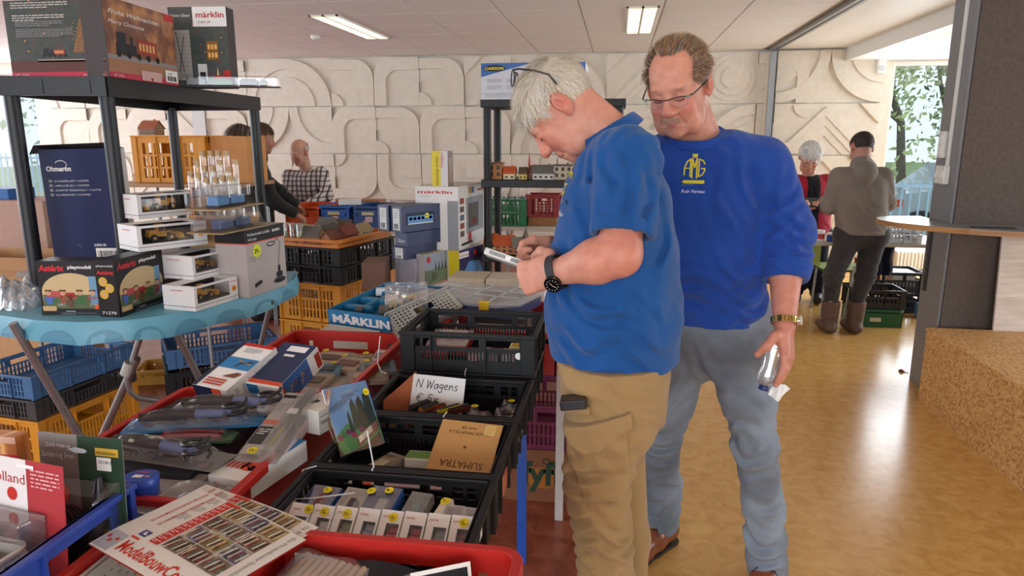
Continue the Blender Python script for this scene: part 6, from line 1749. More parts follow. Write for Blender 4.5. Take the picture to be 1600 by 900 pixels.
# blue crate: carded goods
T=thing('soldering_iron_card','blister card of a soldering iron with black cord, standing in the blue crate','blister pack',at(-1.046,1.055,0.80,-3,-4),'carded goods in the blue crate')
W_,H_=.178,.252
b=MB();b.bx(0,W_,0,.0016,0,H_,plain('#7e7873',.5,var=.02));b.build('card_sheet',T)
b=MB().on((0,0,0),zx,zz,.0005);b.prect(W_*.47,W_,0,H_,ink('#263f2c'));b.layer(1);b.prect(W_*.12,W_,0,H_*.30,ink('#8f9a2c'));b.pcirc(W_*.2,H_*.55,.024,dotO,20);b.prect(W_*.68,W_*.95,H_*.86,H_*.92,ink('#c9a53f'));b.prect(W_*.69,W_*.86,H_*.75,H_*.85,WH)
b.layer(2);b.ptext('PROFESSIONAL',W_*.70,H_*.873,.0075,K0,width=W_*.23);b.ptext('ZD-40-21',W_*.71,H_*.805,.008,K0);b.ptext('100%',W_*.12,H_*.535,.013,K0,bold=.02,width=.029);b.ptext('HIGH',W_*.145,H_*.60,.007,K0);b.ptext('QUALITY',W_*.125,H_*.50,.006,K0);b.ptext('Quick Heat-up',W_*.09,H_*.90,.0105,WH,width=W_*.3);b.ptext('Soldering Iron',W_*.04,H_*.82,.014,LGR,bold=.015,width=W_*.38);b.build('printing',T)
b=MB().on((W_*.44,-.0004,H_*.865),zx,zz,.0006);b.ppoly([(-.016,.006),(0,.0),(.02,.001),(.026,.005),(.02,.009),(0,.011)],ink('#cfe3ee'));b.build('hang_slot',T)
b=MB();b.tube([(W_*.80,-.02,H_*.73),(W_*.79,-.022,H_*.45),(W_*.74,-.022,H_*.30)],[.006,.017,.011],bkp,12);b.tube([(W_*.74,-.022,H_*.30),(W_*.66,-.022,H_*.16),(W_*.55,-.022,H_*.08)],[.009,.008,.007],bkp,10);b.build('soldering_iron',T)
b=MB()
for k in range(3):b.tube([(W_*(.37+.17*math.cos(a)),-.010-.009*k,H_*(.29+.17*math.sin(a)+.012*k))for a in[i*2*PI/18 for i in range(19)]],.0062,bkp,7)
b.tube([(W_*.5,-.02,H_*.42),(W_*.64,-.022,H_*.40),(W_*.74,-.022,H_*.42)],.006,bkp,7);b.build('cord',T)
b=MB();b.bx(W_*.25,W_*.42,-.036,-.006,H_*.0,H_*.10,plain('#3a3836',.3));b.cyl((W_*.20,-.02,H_*.07),(W_*.25,-.02,H_*.06),.003,steel,8);b.cyl((W_*.20,-.02,H_*.03),(W_*.25,-.02,H_*.02),.003,steel,8);b.build('plug',T,bevel=.003)
b=MB();b.grid(lambda u,v:(W_*(.10+.86*u),-.004-.040*min(1,6*min(u,1-u,1-v+.02)),H_*(.02+.66*v)),14,12,pvc);b.build('blister',T)
T=thing('red_blister_card','red and white blister card with a clear box at the left of the blue crate','blister pack',at(-1.088,0.968,0.828,-10,-5),'carded goods in the blue crate')
b=MB();b.bx(0,.195,0,.0016,0,.222,plain('#a52c31',.45,var=.02));b.build('card_sheet',T)
b=MB().on((0,0,0),zx,zz,.0005);b.prect(0,.112,.125,.222,ink('#d9d0cc'));b.layer(1);b.ptext('Holland',.02,.178,.026,ink('#a52c31'),width=.088);b.pcirc(.077,.158,.012,REDI,14);b.plines(.122,.205,.065,.007,5,ink('#d9a8a8'));b.prect(.09,.13,.208,.214,ink('#e8e0dc'));b.build('printing',T)
b=MB();b.bx(.01,.155,-.05,-.002,.0,.135,clear('#f2eef0',.13,.06,milky=.07));b.build('blister_box',T,bevel=.004);b=MB();b.ppoly if False else b.bx(.02,.15,-.04,-.006,.002,.05,plain('#2a2850',.4));b.build('contents',T)
T=thing('pierced_basket','pale grey pierced plastic basket in the blue crate','basket',at(-1.085,0.825,0.792,-6))
bw,bd,bh=.27,.205,.135;bsk=plain('#bdb6ac',.5,var=.03)
def slotrows(W):return[(x,x+.009,z,z+.0022)for z in(.075,.088,.101,.114)for x in[.012+.018*i for i in range(int((W-.024)/.018))]]
b=MB();b.plate((-bw/2,-bd/2+.003,0),zx,zz,bw,bh,.003,slotrows(bw),bsk);b.plate((bw/2,bd/2-.003,0),-zx,zz,bw,bh,.003,slotrows(bw),bsk);b.plate((bw/2-.003,-bd/2,0),zy,zz,bd,bh,.003,slotrows(bd),bsk);b.plate((-bw/2+.003,bd/2,0),-zy,zz,bd,bh,.003,slotrows(bd),bsk);b.bx(-bw/2,bw/2,-bd/2,bd/2,0,.003,bsk);b.build('basket_body',T)
b=MB();b.loft([rr(bw,bd,.02,bh-.006),rr(bw+.012,bd+.012,.024,bh-.002),rr(bw+.012,bd+.012,.024,bh+.003),rr(bw-.004,bd-.004,.018,bh+.003)],bsk,False,True,False);b.build('rim',T)
ph=plain('#c63d22',.5,var=.05)
T=thing('pliers','pliers with thick orange red grips lying in the grey pierced basket','pliers',at(-1.035,0.835,0.89,22))
b=MB();b.tube([(.06,.02,.02),(.0,.03,.022),(-.06,.012,.018)],[.010,.012,.009],ph,10);b.build('handle',T);b=MB();b.tube([(.06,.0,.01),(.0,-.02,.012),(-.06,-.022,.010)],[.010,.012,.009],ph,10);b.build('handle',T)
b=MB();b.loft([[(.055,-.004,.004),(.055,.026,.004),(.055,.026,.026),(.055,-.004,.026)],[(.085,-.004,.004),(.085,.026,.004),(.085,.026,.026),(.085,-.004,.026)],[(.125,.006,.01),(.125,.016,.01),(.125,.016,.018),(.125,.006,.018)]],plain('#2b2a2a',.35,metal=.6),False);b.build('jaws',T)
wood_pr=ramp_mat('printed_wood_grain',[(.2,'#b4682c'),(.45,'#d99a52'),(.6,'#e6b878'),(.85,'#c27a38')],(3,3,9),'wave',.45,3,dist=5)
T=thing('grain_print_box','wood grain printed carton with a round 12,50 price sticker, at the left edge','box',at(-1.262,1.045,0.765,0))
b=MB();b.bx(0,.195,0,.03,0,.285,wood_pr);b.build('carton',T,bevel=.002)
b=MB().on((0,0,0),zx,zz,.0006);b.prect(0,.195,.272,.285,ink('#c9a28a'));b.prect(.0,.195,.215,.250,REDI);b.layer(1);b.ptext('GLAZURE',.02,.222,.026,WH,bold=.04,width=.155);b.ptext('75/45/180°',.09,.190,.022,K0,width=.085);b.build('printing',T)
sticker(T,(.168,-.0005,.145),zx,zz,.031,'12,50',dotO,rot=.9)

# brochures across the crates, pierced white basket below
pho=[ramp_mat('photo_mosaic_%d'%k,st,(90,90,90),'voronoi',.35)for k,st in enumerate(([(.0,'#4d4438'),(.4,'#8a7a66'),(.7,'#6a5a5c'),(1,'#b8ab98')],[(.0,'#3a3344'),(.35,'#77708a'),(.7,'#8c8478'),(1,'#c2b7ac')],[(.0,'#5a3a3a'),(.4,'#8c6a54'),(.7,'#3c3430'),(1,'#b59a7a')],[(0,'#6a5a34'),(.5,'#b39a62'),(1,'#8a744a')]))]
RD=ink('#bf2f22',.3);WHg=plain('#d8d1c6',.3,var=.0);PBL=ink('#39437f',.3)
def leaflet(name,M,label,grp='brochures lying on the crates',full=True):
 T=thing(name,label,'brochure',M,grp);W,H=.297,.210
 def bend(b):
  b.v=[(x,y,z-.010*max(0,(x-.12)/.18)**2-.006*max(0,(.05-y)/.05))for x,y,z in b.v]
 b=MB();b.grid(lambda u,v:(u*W,v*H,0),14,8,WHg);b.grid(lambda u,v:(u*W,v*H,-.003),14,8,RD);bend(b);b.build('paper_sheets',T)
 b=MB().on((0,0,0),zx,zy,.0006)
 b.prect(.048,W,.046,.050,RD);b.ptext('ModelBouwCompany',.055,.014,.036,RD,width=.232,bold=.018);b.prect(.004,.045,.004,.045,ink('#a4a2a4'))
 for k in range(3):b.layer(1).pcirc(.013+.011*k,.03-.007*(k%2),.004,REDI,10)
 b.layer(0)
 b.prect(.088,.112,.054,.208,RD);b.layer(1)
 for k in range(13):b.plines(.091,.062+k*.0112,.018,.004,2,WH,k)
 b.layer(0)
 for r_ in range(4):
  for c_ in range(3):
   x0=.117+c_*.049;y0=.056+r_*.038;b.prect(x0,x0+.046,y0,y0+.036,pho[(r_+2*c_)%4])
   b.layer(1)
   for q in range(7):xx=x0+.003+q*.006;b.ppoly([(xx,y0+.004),(xx+.003,y0+.004),(xx+.006,y0+.03),(xx+.003,y0+.03)],[ink('#2c2826'),ink('#c2b090'),ink('#7a2d2a'),ink('#59684f'),ink('#d8cfc2')][(q+r_+c_)%5])
   b.layer(0)
 b.ptext('De Modelbouw Specialist',.276,.200,.012,GRY,rot=-PI/2,width=.13)
 for k,(s_,x)in enumerate((('WWW.MODELBOUWCOMPANY.NL',.044),('WWW.MODELBOUWCOMPANY.NL',.022))):b.ptext(s_,x+.006,.206,.010,RD,rot=-PI/2,width=.115,bold=.01)
 b.prect(.052,.072,.056,.072,PBL);b.layer(1);b.pcirc(.062,.066,.003,WH,8);b.prect(.06,.069,.06,.063,WH);b.layer(0)
 for k in range(3):b.plines(.056,.20-k*.03,.022,.004,5,GRY,3+k)
 b.prect(.112,.128,.2,.208,RD);bend(b);b.build('printing',T)
 return T
leaflet('brochure',at(-0.868,0.958,0.915,-24,0),'upper brochure of a model shop with a red title, lying across the red crates')
leaflet('brochure',at(-0.862,0.985,0.908,-20,0),'lower brochure peeking out beneath the upper one')
T=thing('pierced_basket','white pierced basket inside the narrow red crate, below the brochures','basket',at(-0.735,0.80,0.765,0))
bw,bd,bh=.25,.52,.10
b=MB()
for O_,a_,W in(((-bw/2,-bd/2+.003,0),zx,bw),((bw/2,bd/2-.003,0),-zx,bw),((bw/2-.003,-bd/2,0),zy,bd),((-bw/2+.003,bd/2,0),-zy,bd)):b.plate(O_,a_,zz,W,bh,.003,[(x,x+.009,z,z+.0025)for z in(.03,.045,.06,.075)for x in[.012+.018*i for i in range(int((W-.024)/.018))]],plain('#cdc6ba',.5,var=.03))
b.bx(-bw/2,bw/2,-bd/2,bd/2,0,.003,bsk);b.build('basket_body',T)
b=MB();b.loft([rr(bw,bd,.02,bh-.004),rr(bw+.012,bd+.012,.024,bh),rr(bw+.012,bd+.012,.024,bh+.004),rr(bw-.004,bd-.004,.018,bh+.004)],plain('#cdc6ba',.5,var=.03),False,True,False);b.build('rim',T)

# things in the red crate at the bottom edge
T=thing('stick_bag','clear bag of pale wooden sticks in the front red crate','bag',at(-0.475,0.955,0.853,-14,10),'things in the front red crate')
wd=plain('#d9b98c',.6,var=.08);small_item('stick_box',-.475,.955,.81,.15,.15,.038,plain('#6a5a52',.6),'low brown carton beneath the bag of wooden sticks',yaw=-14)
for k in range(9):
 b=MB();b.cyl((-.06+.014*k,-.08,.008),(-.05+.014*k,.07,.012),.0055,wd,8);b.build('stick',T)
b=MB();b.grid(lambda u,v:(-.085+u*.17,-.10+v*.19,.026*min(1,6*min(u,1-u,v,1-v))+.004*math.sin(u*13)*math.sin(v*8)+.002),14,12,clear('#fff4f4',.14,.1,milky=.10),False);b.build('bag_film',T)
T=thing('pepper_card','small white card with a red pepper drawing at the back of the front red crate','card',at(-0.53,1.015,0.848,-3,-10),'things in the front red crate')
b=MB();b.bx(0,.07,0,.0015,-.05,.036,plain('#d8cfc6',.5,var=.02));b.build('card_sheet',T);b=MB().on((0,0,0),zx,zz);b.ppoly([(.022,.008),(.05,.012),(.066,.010),(.058,.022),(.04,.024)],ink('#c2502f'));b.pline([(.018,.02),(.012,.026),(.016,.032)],.001,K0);b.build('printing',T)
T=thing('photo_card','dark framed photo card tilted in the front red crate','card',at(-0.30,0.955,0.83,28,-20),'things in the front red crate')
b=MB();b.bx(0,.10,0,.002,-.02,.07,paper);b.build('card_sheet',T);b=MB().on((0,0,0),zx,zz);b.prect(.006,.094,-.01,.063,K0);b.build('printing',T)
T=thing('folded_sheet','folded black and white sheet in the middle of the front red crate','paper',at(-0.44,0.93,0.83,-10,24),'things in the front red crate')
b=MB();b.grid(lambda u,v:(u*.14,v*.11,.016*math.sin(u*3.1)),10,4,K0);b.build('sheet',T);b=MB();b.grid(lambda u,v:(-.005+u*.15,-.02+v*.11,.016*math.sin(u*3.1)-.003),10,4,paper);b.build('sheet_edge',T)
bag_of(-0.345,0.985,0.83,0.09,0.07,0.06,'crumpled clear bag at the back wall of the front red crate',12,plain('#8a5a54',.6),20,grp='things in the front red crate')
small_item('kit_box',-0.38,0.72,0.752,0.34,0.34,0.06,plain('#8c857c',.6),'grey carton lying on the floor of the front red crate',grp='things in the front red crate')

# kits in clear bags in the rear red crate
kits=[(520,556,.13,.05,'#cdb79a','#5a3a2e'),(505,575,.12,.04,'#3f86a5','#2d2f33'),(545,568,.10,.05,'#b8a58e','#7a4a3a'),(560,560,.09,.05,'#a9924e','#3c4a2c'),(590,572,.12,.045,'#8fa0ae','#55606a'),(575,588,.13,.04,'#a08e78','#c2b296'),(490,590,.10,.05,'#b09a86','#6b5a4a'),(600,555,.08,.05,'#cfc5b8','#9a8a7a')]
kl=['beige kit card in a clear case, at the back of the rear red crate','blue kit card with a black engine, front left of the kits','tan kit bag with a yellow dot in the middle of the kits','yellow and green kit box beside the round lid','grey blue kit bag at the right of the rear red crate','long beige kit bag along the right rim of the rear red crate','pale brown kit bag behind the white stand carton','cream card in the far right corner of the rear red crate']
for k,(px,py,w,d,c1,c2)in enumerate(kits):
 p=G(px,py,.835);T=thing('kit_pack',kl[k],'kit',at(p.x,p.y,.815+.004*(k%3),[-4,3,-8,10,24,20,-5,0][k],6),'bagged kits in the rear red crate')
 b=MB();b.bx(-w/2,w/2,-d,d,0,.014,plain(c1,.5,var=.05));b.bx(-w*.35,w*.35,-d*.5,d*.3,.014,.02,plain(c2,.5,var=.1));b.build('card_insert',T,bevel=.001)
 b=MB();b.grid(lambda u,v:((u-.5)*(w+.02),(v-.5)*(2*d+.02),.004+.022*min(1,6*min(u,1-u,v,1-v))),8,8,pvc,False);b.build('clear_sleeve',T)
 if k<6:sticker(T,(w*(.25 if k%2 else-.28),d*.55,.029),zx,zy,.0105,['7,-','9,-','5,-','8,-','6,-','4,-'][k])
small_item('kit_carton',-0.965,2.08,0.752,0.36,0.52,0.058,plain('#b0a396',.6),'flat carton at the bottom of the rear red crate',cat='box')
T=thing('orange_paper','creased orange paper along the left side of the rear red crate','paper',at(-1.12,2.10,.805,80,0));b=MB();b.grid(lambda u,v:(-.2+u*.36,-.04+v*.10,.03*v+.012*math.sin(u*11)*math.sin(v*4+1)),12,5,plain('#c9542a',.6,var=.05),False);b.build('sheet',T)
# ================================================================== LEFT TABLE WITH BLUE CLOTH, BLACK PLASTIC SHELF
TZ=0.90
cloth_b=plain('#5f9fb4',.45,var=.05,scale=6);cloth_d=plain('#4b87a0',.45,var=.05,scale=6);tube_m=plain('#8d8a8a',.35,metal=.75,var=.08)
fr=[(-40,486),(0,492),(60,500),(130,503),(200,500),(260,492),(320,480),(380,466),(430,450),(456,437),(464,424)]
F3=[G(x,y,TZ)for x,y in fr]
back=[Vector((-1.66,3.42,TZ)),Vector((-1.90,3.32,TZ)),Vector((-2.02,2.98,TZ)),Vector((-2.06,2.72,TZ)),Vector((-2.62,2.62,TZ)),Vector((-2.75,2.35,TZ))]
c0=Vector((-1.95,2.65,0))
T=thing('camping_table','folding table with tube legs under a pale blue dotted tablecloth, carrying toy boxes','table',Matrix.Translation(c0))
b=MB();b.prism([(p.x-c0.x,p.y-c0.y)for p in F3+back],TZ-.03,TZ-.004,plain('#8e8a84',.5));b.build('tabletop',T)
def leg(pts,r=.0135):b=MB(T=Matrix.Translation(-c0));b.tube(pts,r,tube_m,10);return b.build('leg',T)
leg([Yp(20,505,2.28),Yp(125,683,2.45),Yp(190,795,2.62)],.0165)
leg([Yp(214,560,2.55),Yp(160,680,2.62),Yp(118,770,2.70)],.0165)
leg([Yp(228,500,2.55),Yp(208,560,2.55),Yp(199,592,2.55),Yp(203,612,2.56),Yp(215,622,2.58),Yp(262,628,2.75),Yp(330,634,2.9)],.0125)
leg([Yp(268,505,2.75),Yp(312,592,2.85),Yp(345,660,2.95)],.0165);leg([Yp(424,470,2.95),Yp(407,540,3.0),Yp(392,610,3.05)],.0125)
b=MB(T=Matrix.Translation(-c0));p,q=Yp(203,566,2.545),Yp(196,585,2.545);b.tube([p,q],.022,plain('#a9a6a0',.5),12);b.build('leg_clamp',T)
CL=thing('tablecloth','pale blue plastic tablecloth with a scalloped dot border hanging over the table edge','tablecloth',Matrix.Translation(c0))
b=MB();b.prism([(p.x-c0.x,p.y-c0.y)for p in F3+back],TZ-.003,TZ,cloth_b)
allp=F3;fine=[]
for a,c in zip(allp,allp[1:]):
 for k in range(4):fine.append(a.lerp(c,k/4))
rings=[]
for lv in range(6):
 r=[]
 for i,p in enumerate(fine):
  d=Vector((p.x-c0.x,p.y-c0.y,0)).normalized();t=lv/5
  r.append(p+d*(.006+.016*math.sin(t*1.6)+.004*t*math.sin(i*1.1))-c0+Vector((0,0,-(.082+.006*math.sin(i*.7))*t)))
 rings.append(r)
b.loft(rings,cloth_b,True,False,False);b.build('cloth',CL)
b=MB();nn=len(fine)
for i in range(2,nn-4,4):
 n=10
 def pt(u,t):
  j=min(max(i+u,0),nn-1.001);k=int(j);f=j-k;l=min(int(t*5),4);g=t*5-l
  q=(Vector(rings[l][k]).lerp(Vector(rings[l][k+1]),f)).lerp(Vector(rings[l+1][k]).lerp(Vector(rings[l+1][k+1]),f),g);return q+Vector((q.x,q.y,0)).normalized()*.0015
 b.face([pt(1.55*math.cos(PI*a/n),1-.62*math.sin(PI*a/n))for a in range(n+1)],cloth_d)
b.build('scallops',CL)
# plastic shelf
ZB=1.765
P4=[G(17,147,ZB),G(166,148,ZB),G(397,170,ZB),G(268,171,ZB)]
ZT=Yp(166,119,P4[1].y-.05).z
c1=Vector((P4[1].x,P4[1].y,0))
SH=thing('plastic_shelf','black plastic shelf unit with round posts behind the blue clothed table','shelf',Matrix.Translation(c1))
shm=plain('#15171b',.42,var=.1,spec=.4)
for p in P4:
 b=MB(T=Matrix.Translation(-c1));b.cyl((p.x,p.y,TZ-.05),(p.x,p.y,ZB+.01),.031,shm,16);b.build('post',SH)
 b=MB(T=Matrix.Translation(-c1));b.cyl((p.x,p.y,TZ-.03),(p.x,p.y,TZ+.05),.040,shm,16,.036);b.build('post_collar',SH)
def deck(z0,z1,nm):
 P=P4 if nm=='deck' else[P4[0],P4[1],P4[1].lerp(P4[2],.28),P4[0].lerp(P4[3],.28)];ctr=sum((Vector(p)for p in P),Vector())/4;pts=[(p.x+(p.x-ctr.x)*.10-c1.x,p.y+(p.y-ctr.y)*.04-c1.y)for p in P]
 b=MB();b.prism(pts,z1-.012,z1,shm)
 for i in range(4):
  a,c=Vector(pts[i]+(0,)),Vector(pts[(i+1)%4]+(0,));d=(c-a).normalized();n=zz.cross(d);L=(c-a).length
  b.plate(a+Vector((0,0,z0)),d,zz,L,z1-z0,.012,[],shm);k=.03
  b.plate(a-n*.004+Vector((0,0,z0+.012)),d,zz,L,z1-z0-.018,.004,[],shm)
  while k<L-.16 and i==0:b.plate(a-n*.010+d*k+Vector((0,0,z0+.008)),d,zz,.14,(z1-z0)*.75,.006,[],shm);k+=.19
 b.build(nm,SH,bevel=.003)
deck(ZB-.008,ZT,'deck');deck(TZ-.05,TZ,'lower_deck')
# boxes on the top deck
xm=ramp_mat('christmas_print',[(.0,'#f4e6b8'),(.05,'#c9a070'),(.11,'#5a3a30'),(.25,'#2f3a34'),(.6,'#3b4440'),(1,'#4b3a34')],(26,26,26),'dots',.4)
xm2=ramp_mat('christmas_glow',[(.2,'#3a2a26'),(.5,'#7a4a34'),(.65,'#b8804e'),(.9,'#4a4038')],(9,9,9),'noise',.4)
pinkr=ink('#b8344a',.45);loc=ink('#24282c',.45);wag=ink('#a03a34',.45);gold_i=ink('#d8b070',.45)
def train(b,x,y,s):
 b.prect(x,x+s,y,y+s*.32,loc);b.prect(x+s*.08,x+s*.5,y+s*.32,y+s*.62,loc);b.prect(x+s*.75,x+s*.85,y+s*.3,y+s*.55,loc);b.prect(x+s*1.1,x+s*2.1,y+s*.1,y+s*.52,wag);b.layer(b.pk+1)
 for k in range(5):b.pcirc(x+s*(.1+.5*k),y,s*.1,K0,10);b.prect(x+s*(1.15+.18*k),x+s*(1.25+.18*k),y+s*.2,y+s*.42,gold_i)
def xmA(b,W,H):
 b.prect(0,W,0,H,xm);b.layer(1);b.prect(0,W,0,H*.07,pinkr);b.prect(0,W,H*.08,H*.22,ink('#5a3834'));b.prect(W*.3,W,H*.20,H*.235,ink('#9a9088'));b.ppoly([(W*.68,H*.32),(W*.88,H*.32),(W*.79,H*.78)],ink('#7d5a3c'))
 b.layer(2);b.ptext('ART. 29124',W*.03,H*.017,H*.045,ink('#e8c8cc'));b.ptext('www.maerklin.de',W*.76,H*.017,H*.04,ink('#e8c8cc'),width=W*.22);b.plines(W*.08,H*.80,W*.55,H*.03,3,LGR,2);b.plines(W*.1,H*.72,W*.5,H*.025,3,GRY,5);b.plines(W*.1,H*.62,W*.6,H*.022,5,GRY,7);b.plines(W*.08,H*.96,W*.6,H*.03,3,LGR,3)
 for k in range(26):b.pcirc(W*(.70+.16*((k*37)%10)/10),H*(.34+.40*k/26),H*.006,gold_i,6)
 train(b,W*.36,H*.28,W*.11)
def xmB(b,W,H):
 b.prect(0,W,0,H,xm2);b.layer(1);b.prect(0,W,0,H*.07,pinkr);b.prect(0,W,H*.07,H*.24,ink('#a07458'));b.prect(0,W,H*.24,H*.29,ink('#8d8b8c'));b.prect(W*.85,W,H*.9,H,REDI);b.layer(2);b.ptext('Frohe Weihnachten',W*.06,H*.80,H*.085,WH,shear=.3,width=W*.70);b.ptext('Merry Christmas',W*.05,H*.68,H*.075,WH,shear=.3,width=W*.48);b.ptext('ART. 29124',W*.05,H*.017,H*.045,ink('#e8c8cc'));train(b,W*.12,H*.31,W*.27)
 b.layer(6);b.prect(W*.78,W*.98,H*.03,H*.20,WH);b.layer(7);b.pbars(W*.81,H*.05,W*.14,H*.07,K0,14);b.ptext('29124',W*.83,H*.14,H*.035,K0);b.layer(5);b.prect(W*.42,W*.72,H*.01,H*.14,ink('#caa5a0'));b.layer(6);b.pcirc(W*.57,H*.035,H*.025,ink('#8d1a22'),14)
def xmC(b,W,H):
 b.prect(0,W,0,H,xm);b.layer(1);b.prect(W*.42,W,H*.76,H,WH);b.prect(0,W*.34,H*.1,H*.72,ink('#9a9690'));b.layer(2);b.ptext('märklin',W*.48,H*.87,H*.10,REDI,bold=.02,width=W*.48);b.ptext('START UP',W*.5,H*.80,H*.04,K0,width=W*.22);b.ptext('Schöne Glitzer',W*.02,H*.88,H*.05,WH,shear=.3,width=W*.36)
 for k in range(12):b.prect(0,W*.33,H*(.12+.05*k),H*(.125+.05*k),ink('#6a6662'))
 b.pline([(W*.1,H*.7),(W*.2,H*.2)],.003,K0);b.pline([(W*.12,H*.2),(W*.24,H*.65)],.003,K0)
 b.prect(W*.62,W*.82,H*.35,H*.58,ink('#8a5a2a'));b.prect(W*.44,W*.60,H*.08,H*.30,LGR);b.prect(W*.70,W*.86,H*.05,H*.16,ink('#b8281f'));b.prect(W*.88,W,H*.05,H*.22,ink('#b8281f'));b.layer(3);b.prect(W*.47,W*.57,H*.08,H*.2,K0);b.ppoly([(W*.77,H*.16),(W*.80,H*.16),(W*.785,H*.26)],ink('#f4d890'))
 for k in range(6):b.prect(W*(.64+.06*(k%3)),W*(.68+.06*(k%3)),H*(.38+.1*(k//3)),H*(.44+.1*(k//3)),ink('#e8b860'))
y0=P4[1].y-.03;a,c=Yp(20,117,y0),Yp(167,117,y0);a.z=c.z=ZT
wA=(c-a).length
pbox('christmas_set_box','dark festive train set carton, its printed back facing out, left on the shelf top','box',a,c-a,zz,wA,.05,.315,plain('#3a3434',.5),'festive train set cartons on the shelf',(('front',xmA),))
def pxof(v):d=Vector((v.x*math.cos(YAW)+v.y*math.sin(YAW),-v.x*math.sin(YAW)+v.y*math.cos(YAW),v.z-CAM_H));return 800+FPX*d.x/(d.y*math.cos(PITCH)-d.z*math.sin(PITCH))
a=c+zx*.013;dB=(P4[2]-P4[1]).normalized();k=.1
while pxof(a+dB*k)<279:k+=.005
c=a+dB*k
pbox('christmas_set_box','festive train set carton reading Merry Christmas, middle of the shelf top','box',a,c-a,zz,(c-a).length,.10,.315*1.05,plain('#3a3434',.5),'festive train set cartons on the shelf',(('front',xmB),))
a=Yp(272,122,c.y+.14);a.z=ZT;c=Yp(361,122,c.y+.17);c.z=ZT
pbox('start_up_box','train starter carton with a white märklin panel and candles, right on the shelf top','box',a,c-a,zz,(c-a).length,.09,.40,plain('#3a3434',.5),'festive train set cartons on the shelf',(('front',xmC),))
a,c=G(281,137,ZT),G(430,150,ZT);a=Yp(281,140,P4[1].y+dB.y*k+.03);c=Yp(436,152,P4[1].y+dB.y*k+.16);a.z=c.z=ZT+.003
T=thing('locomotive_pack','clear pack with a green and a grey locomotive overhanging the shelf top','blister pack',basis(a,(c-a).normalized(),zz.cross((c-a).normalized()),zz));L=(c-a).length
b=MB();b.bx(0,L,0,.09,0,.003,plain('#4a4650',.5));b.build('backing',T)
for x0,w_,col,nm in((.03,.09,'#7d8288','locomotive'),(.13,.12,'#5d7a5a','locomotive'),(.29,.09,'#8a8c8c','locomotive'),(.39,.035,'#a3a3a0','wagon')):
 if x0+w_>L:continue
 b=MB();b.bx(x0,x0+w_,.02,.05,.006,.034,plain(col,.4));b.bx(x0+.01,x0+w_-.01,.024,.046,.034,.042,plain(col,.4));b.bx(x0+.004,x0+w_-.004,.018,.052,.003,.010,K0);b.build(nm,T,bevel=.002)
b=MB();b.bx(.004,L-.004,.006,.084,.003,.055,pvc);b.build('blister',T,bevel=.006)

# lamp carton on the lower deck, between the posts
def lampdeco(b,W,H):
 b.prect(0,W,0,H,ink('#16214a',.4));b.layer(1);b.ptext('Ohmeron',W*.08,H*.845,H*.05,WH,bold=.03,width=W*.36);b.pline([(W*(.30+.085*math.cos(t)),H*(.89+.03*math.sin(t)))for t in[2.6-.35*k for k in range(11)]],.005,LGR)
 for k,s in enumerate(('LED MAGNIFIER LAMP 3 + 12 DIOPTER','LAMPE-LOUPE LED 3 + 12 DIOPTER','LEDLAMP MET VERGROOTGLAS 3 + 12 DIOPTRIE','LED-LUPENLEUCHTE 3 + 12 DIOPTRIEN')):b.prect(W*.09,W*.14,H*(.765-.033*k),H*(.785-.033*k),GRY);b.ptext(s,W*.17,H*(.767-.033*k),H*.019,LGR,width=W*(.5 if k!=2 else.66))
 b.ptext('LLB30-3D',W*.62,H*.30,H*.024,WH,bold=.02);b.prect(W*.63,W*.98,H*.19,H*.285,WH);b.layer(2);b.pbars(W*.66,H*.205,W*.29,H*.06,K0,20,4)
 b.pline([(W*.38,H*.31),(W*.43,H*.295)],.002,GRY)
TL,TR,BL_,BR_=Yp(44,235,2.90),Yp(158,226,2.90),Yp(80,392,2.90),Yp(180,392,2.90)
up=(TL-BL_).normalized();ux=(BR_-BL_);W_=ux.length;hh=(TL-BL_).length;ux=ux.normalized();O=BL_-up*((BL_.z-TZ)/up.z)
T=pbox('lamp_carton','tall worn navy blue carton of a magnifier lamp leaning between the black posts','box',O,ux,up,W_*1.06,.11,(TL-O).length,plain('#c9c7c6',.5,var=.04),None,(('front',lampdeco),))
H_=(TL-O).length;b=MB();b.face([(-.01,-.01,H_+.02),(W_*1.0,.01,H_+.025),(W_*1.06,.11,H_),(0,.11,H_)],plain('#3d3436',.6));b.face([(-.03,-.02,H_-.02),(-.01,-.01,H_+.02),(0,.11,H_),(0,.05,H_-.015)],plain('#3d3436',.6));b.build('open_flap',T)
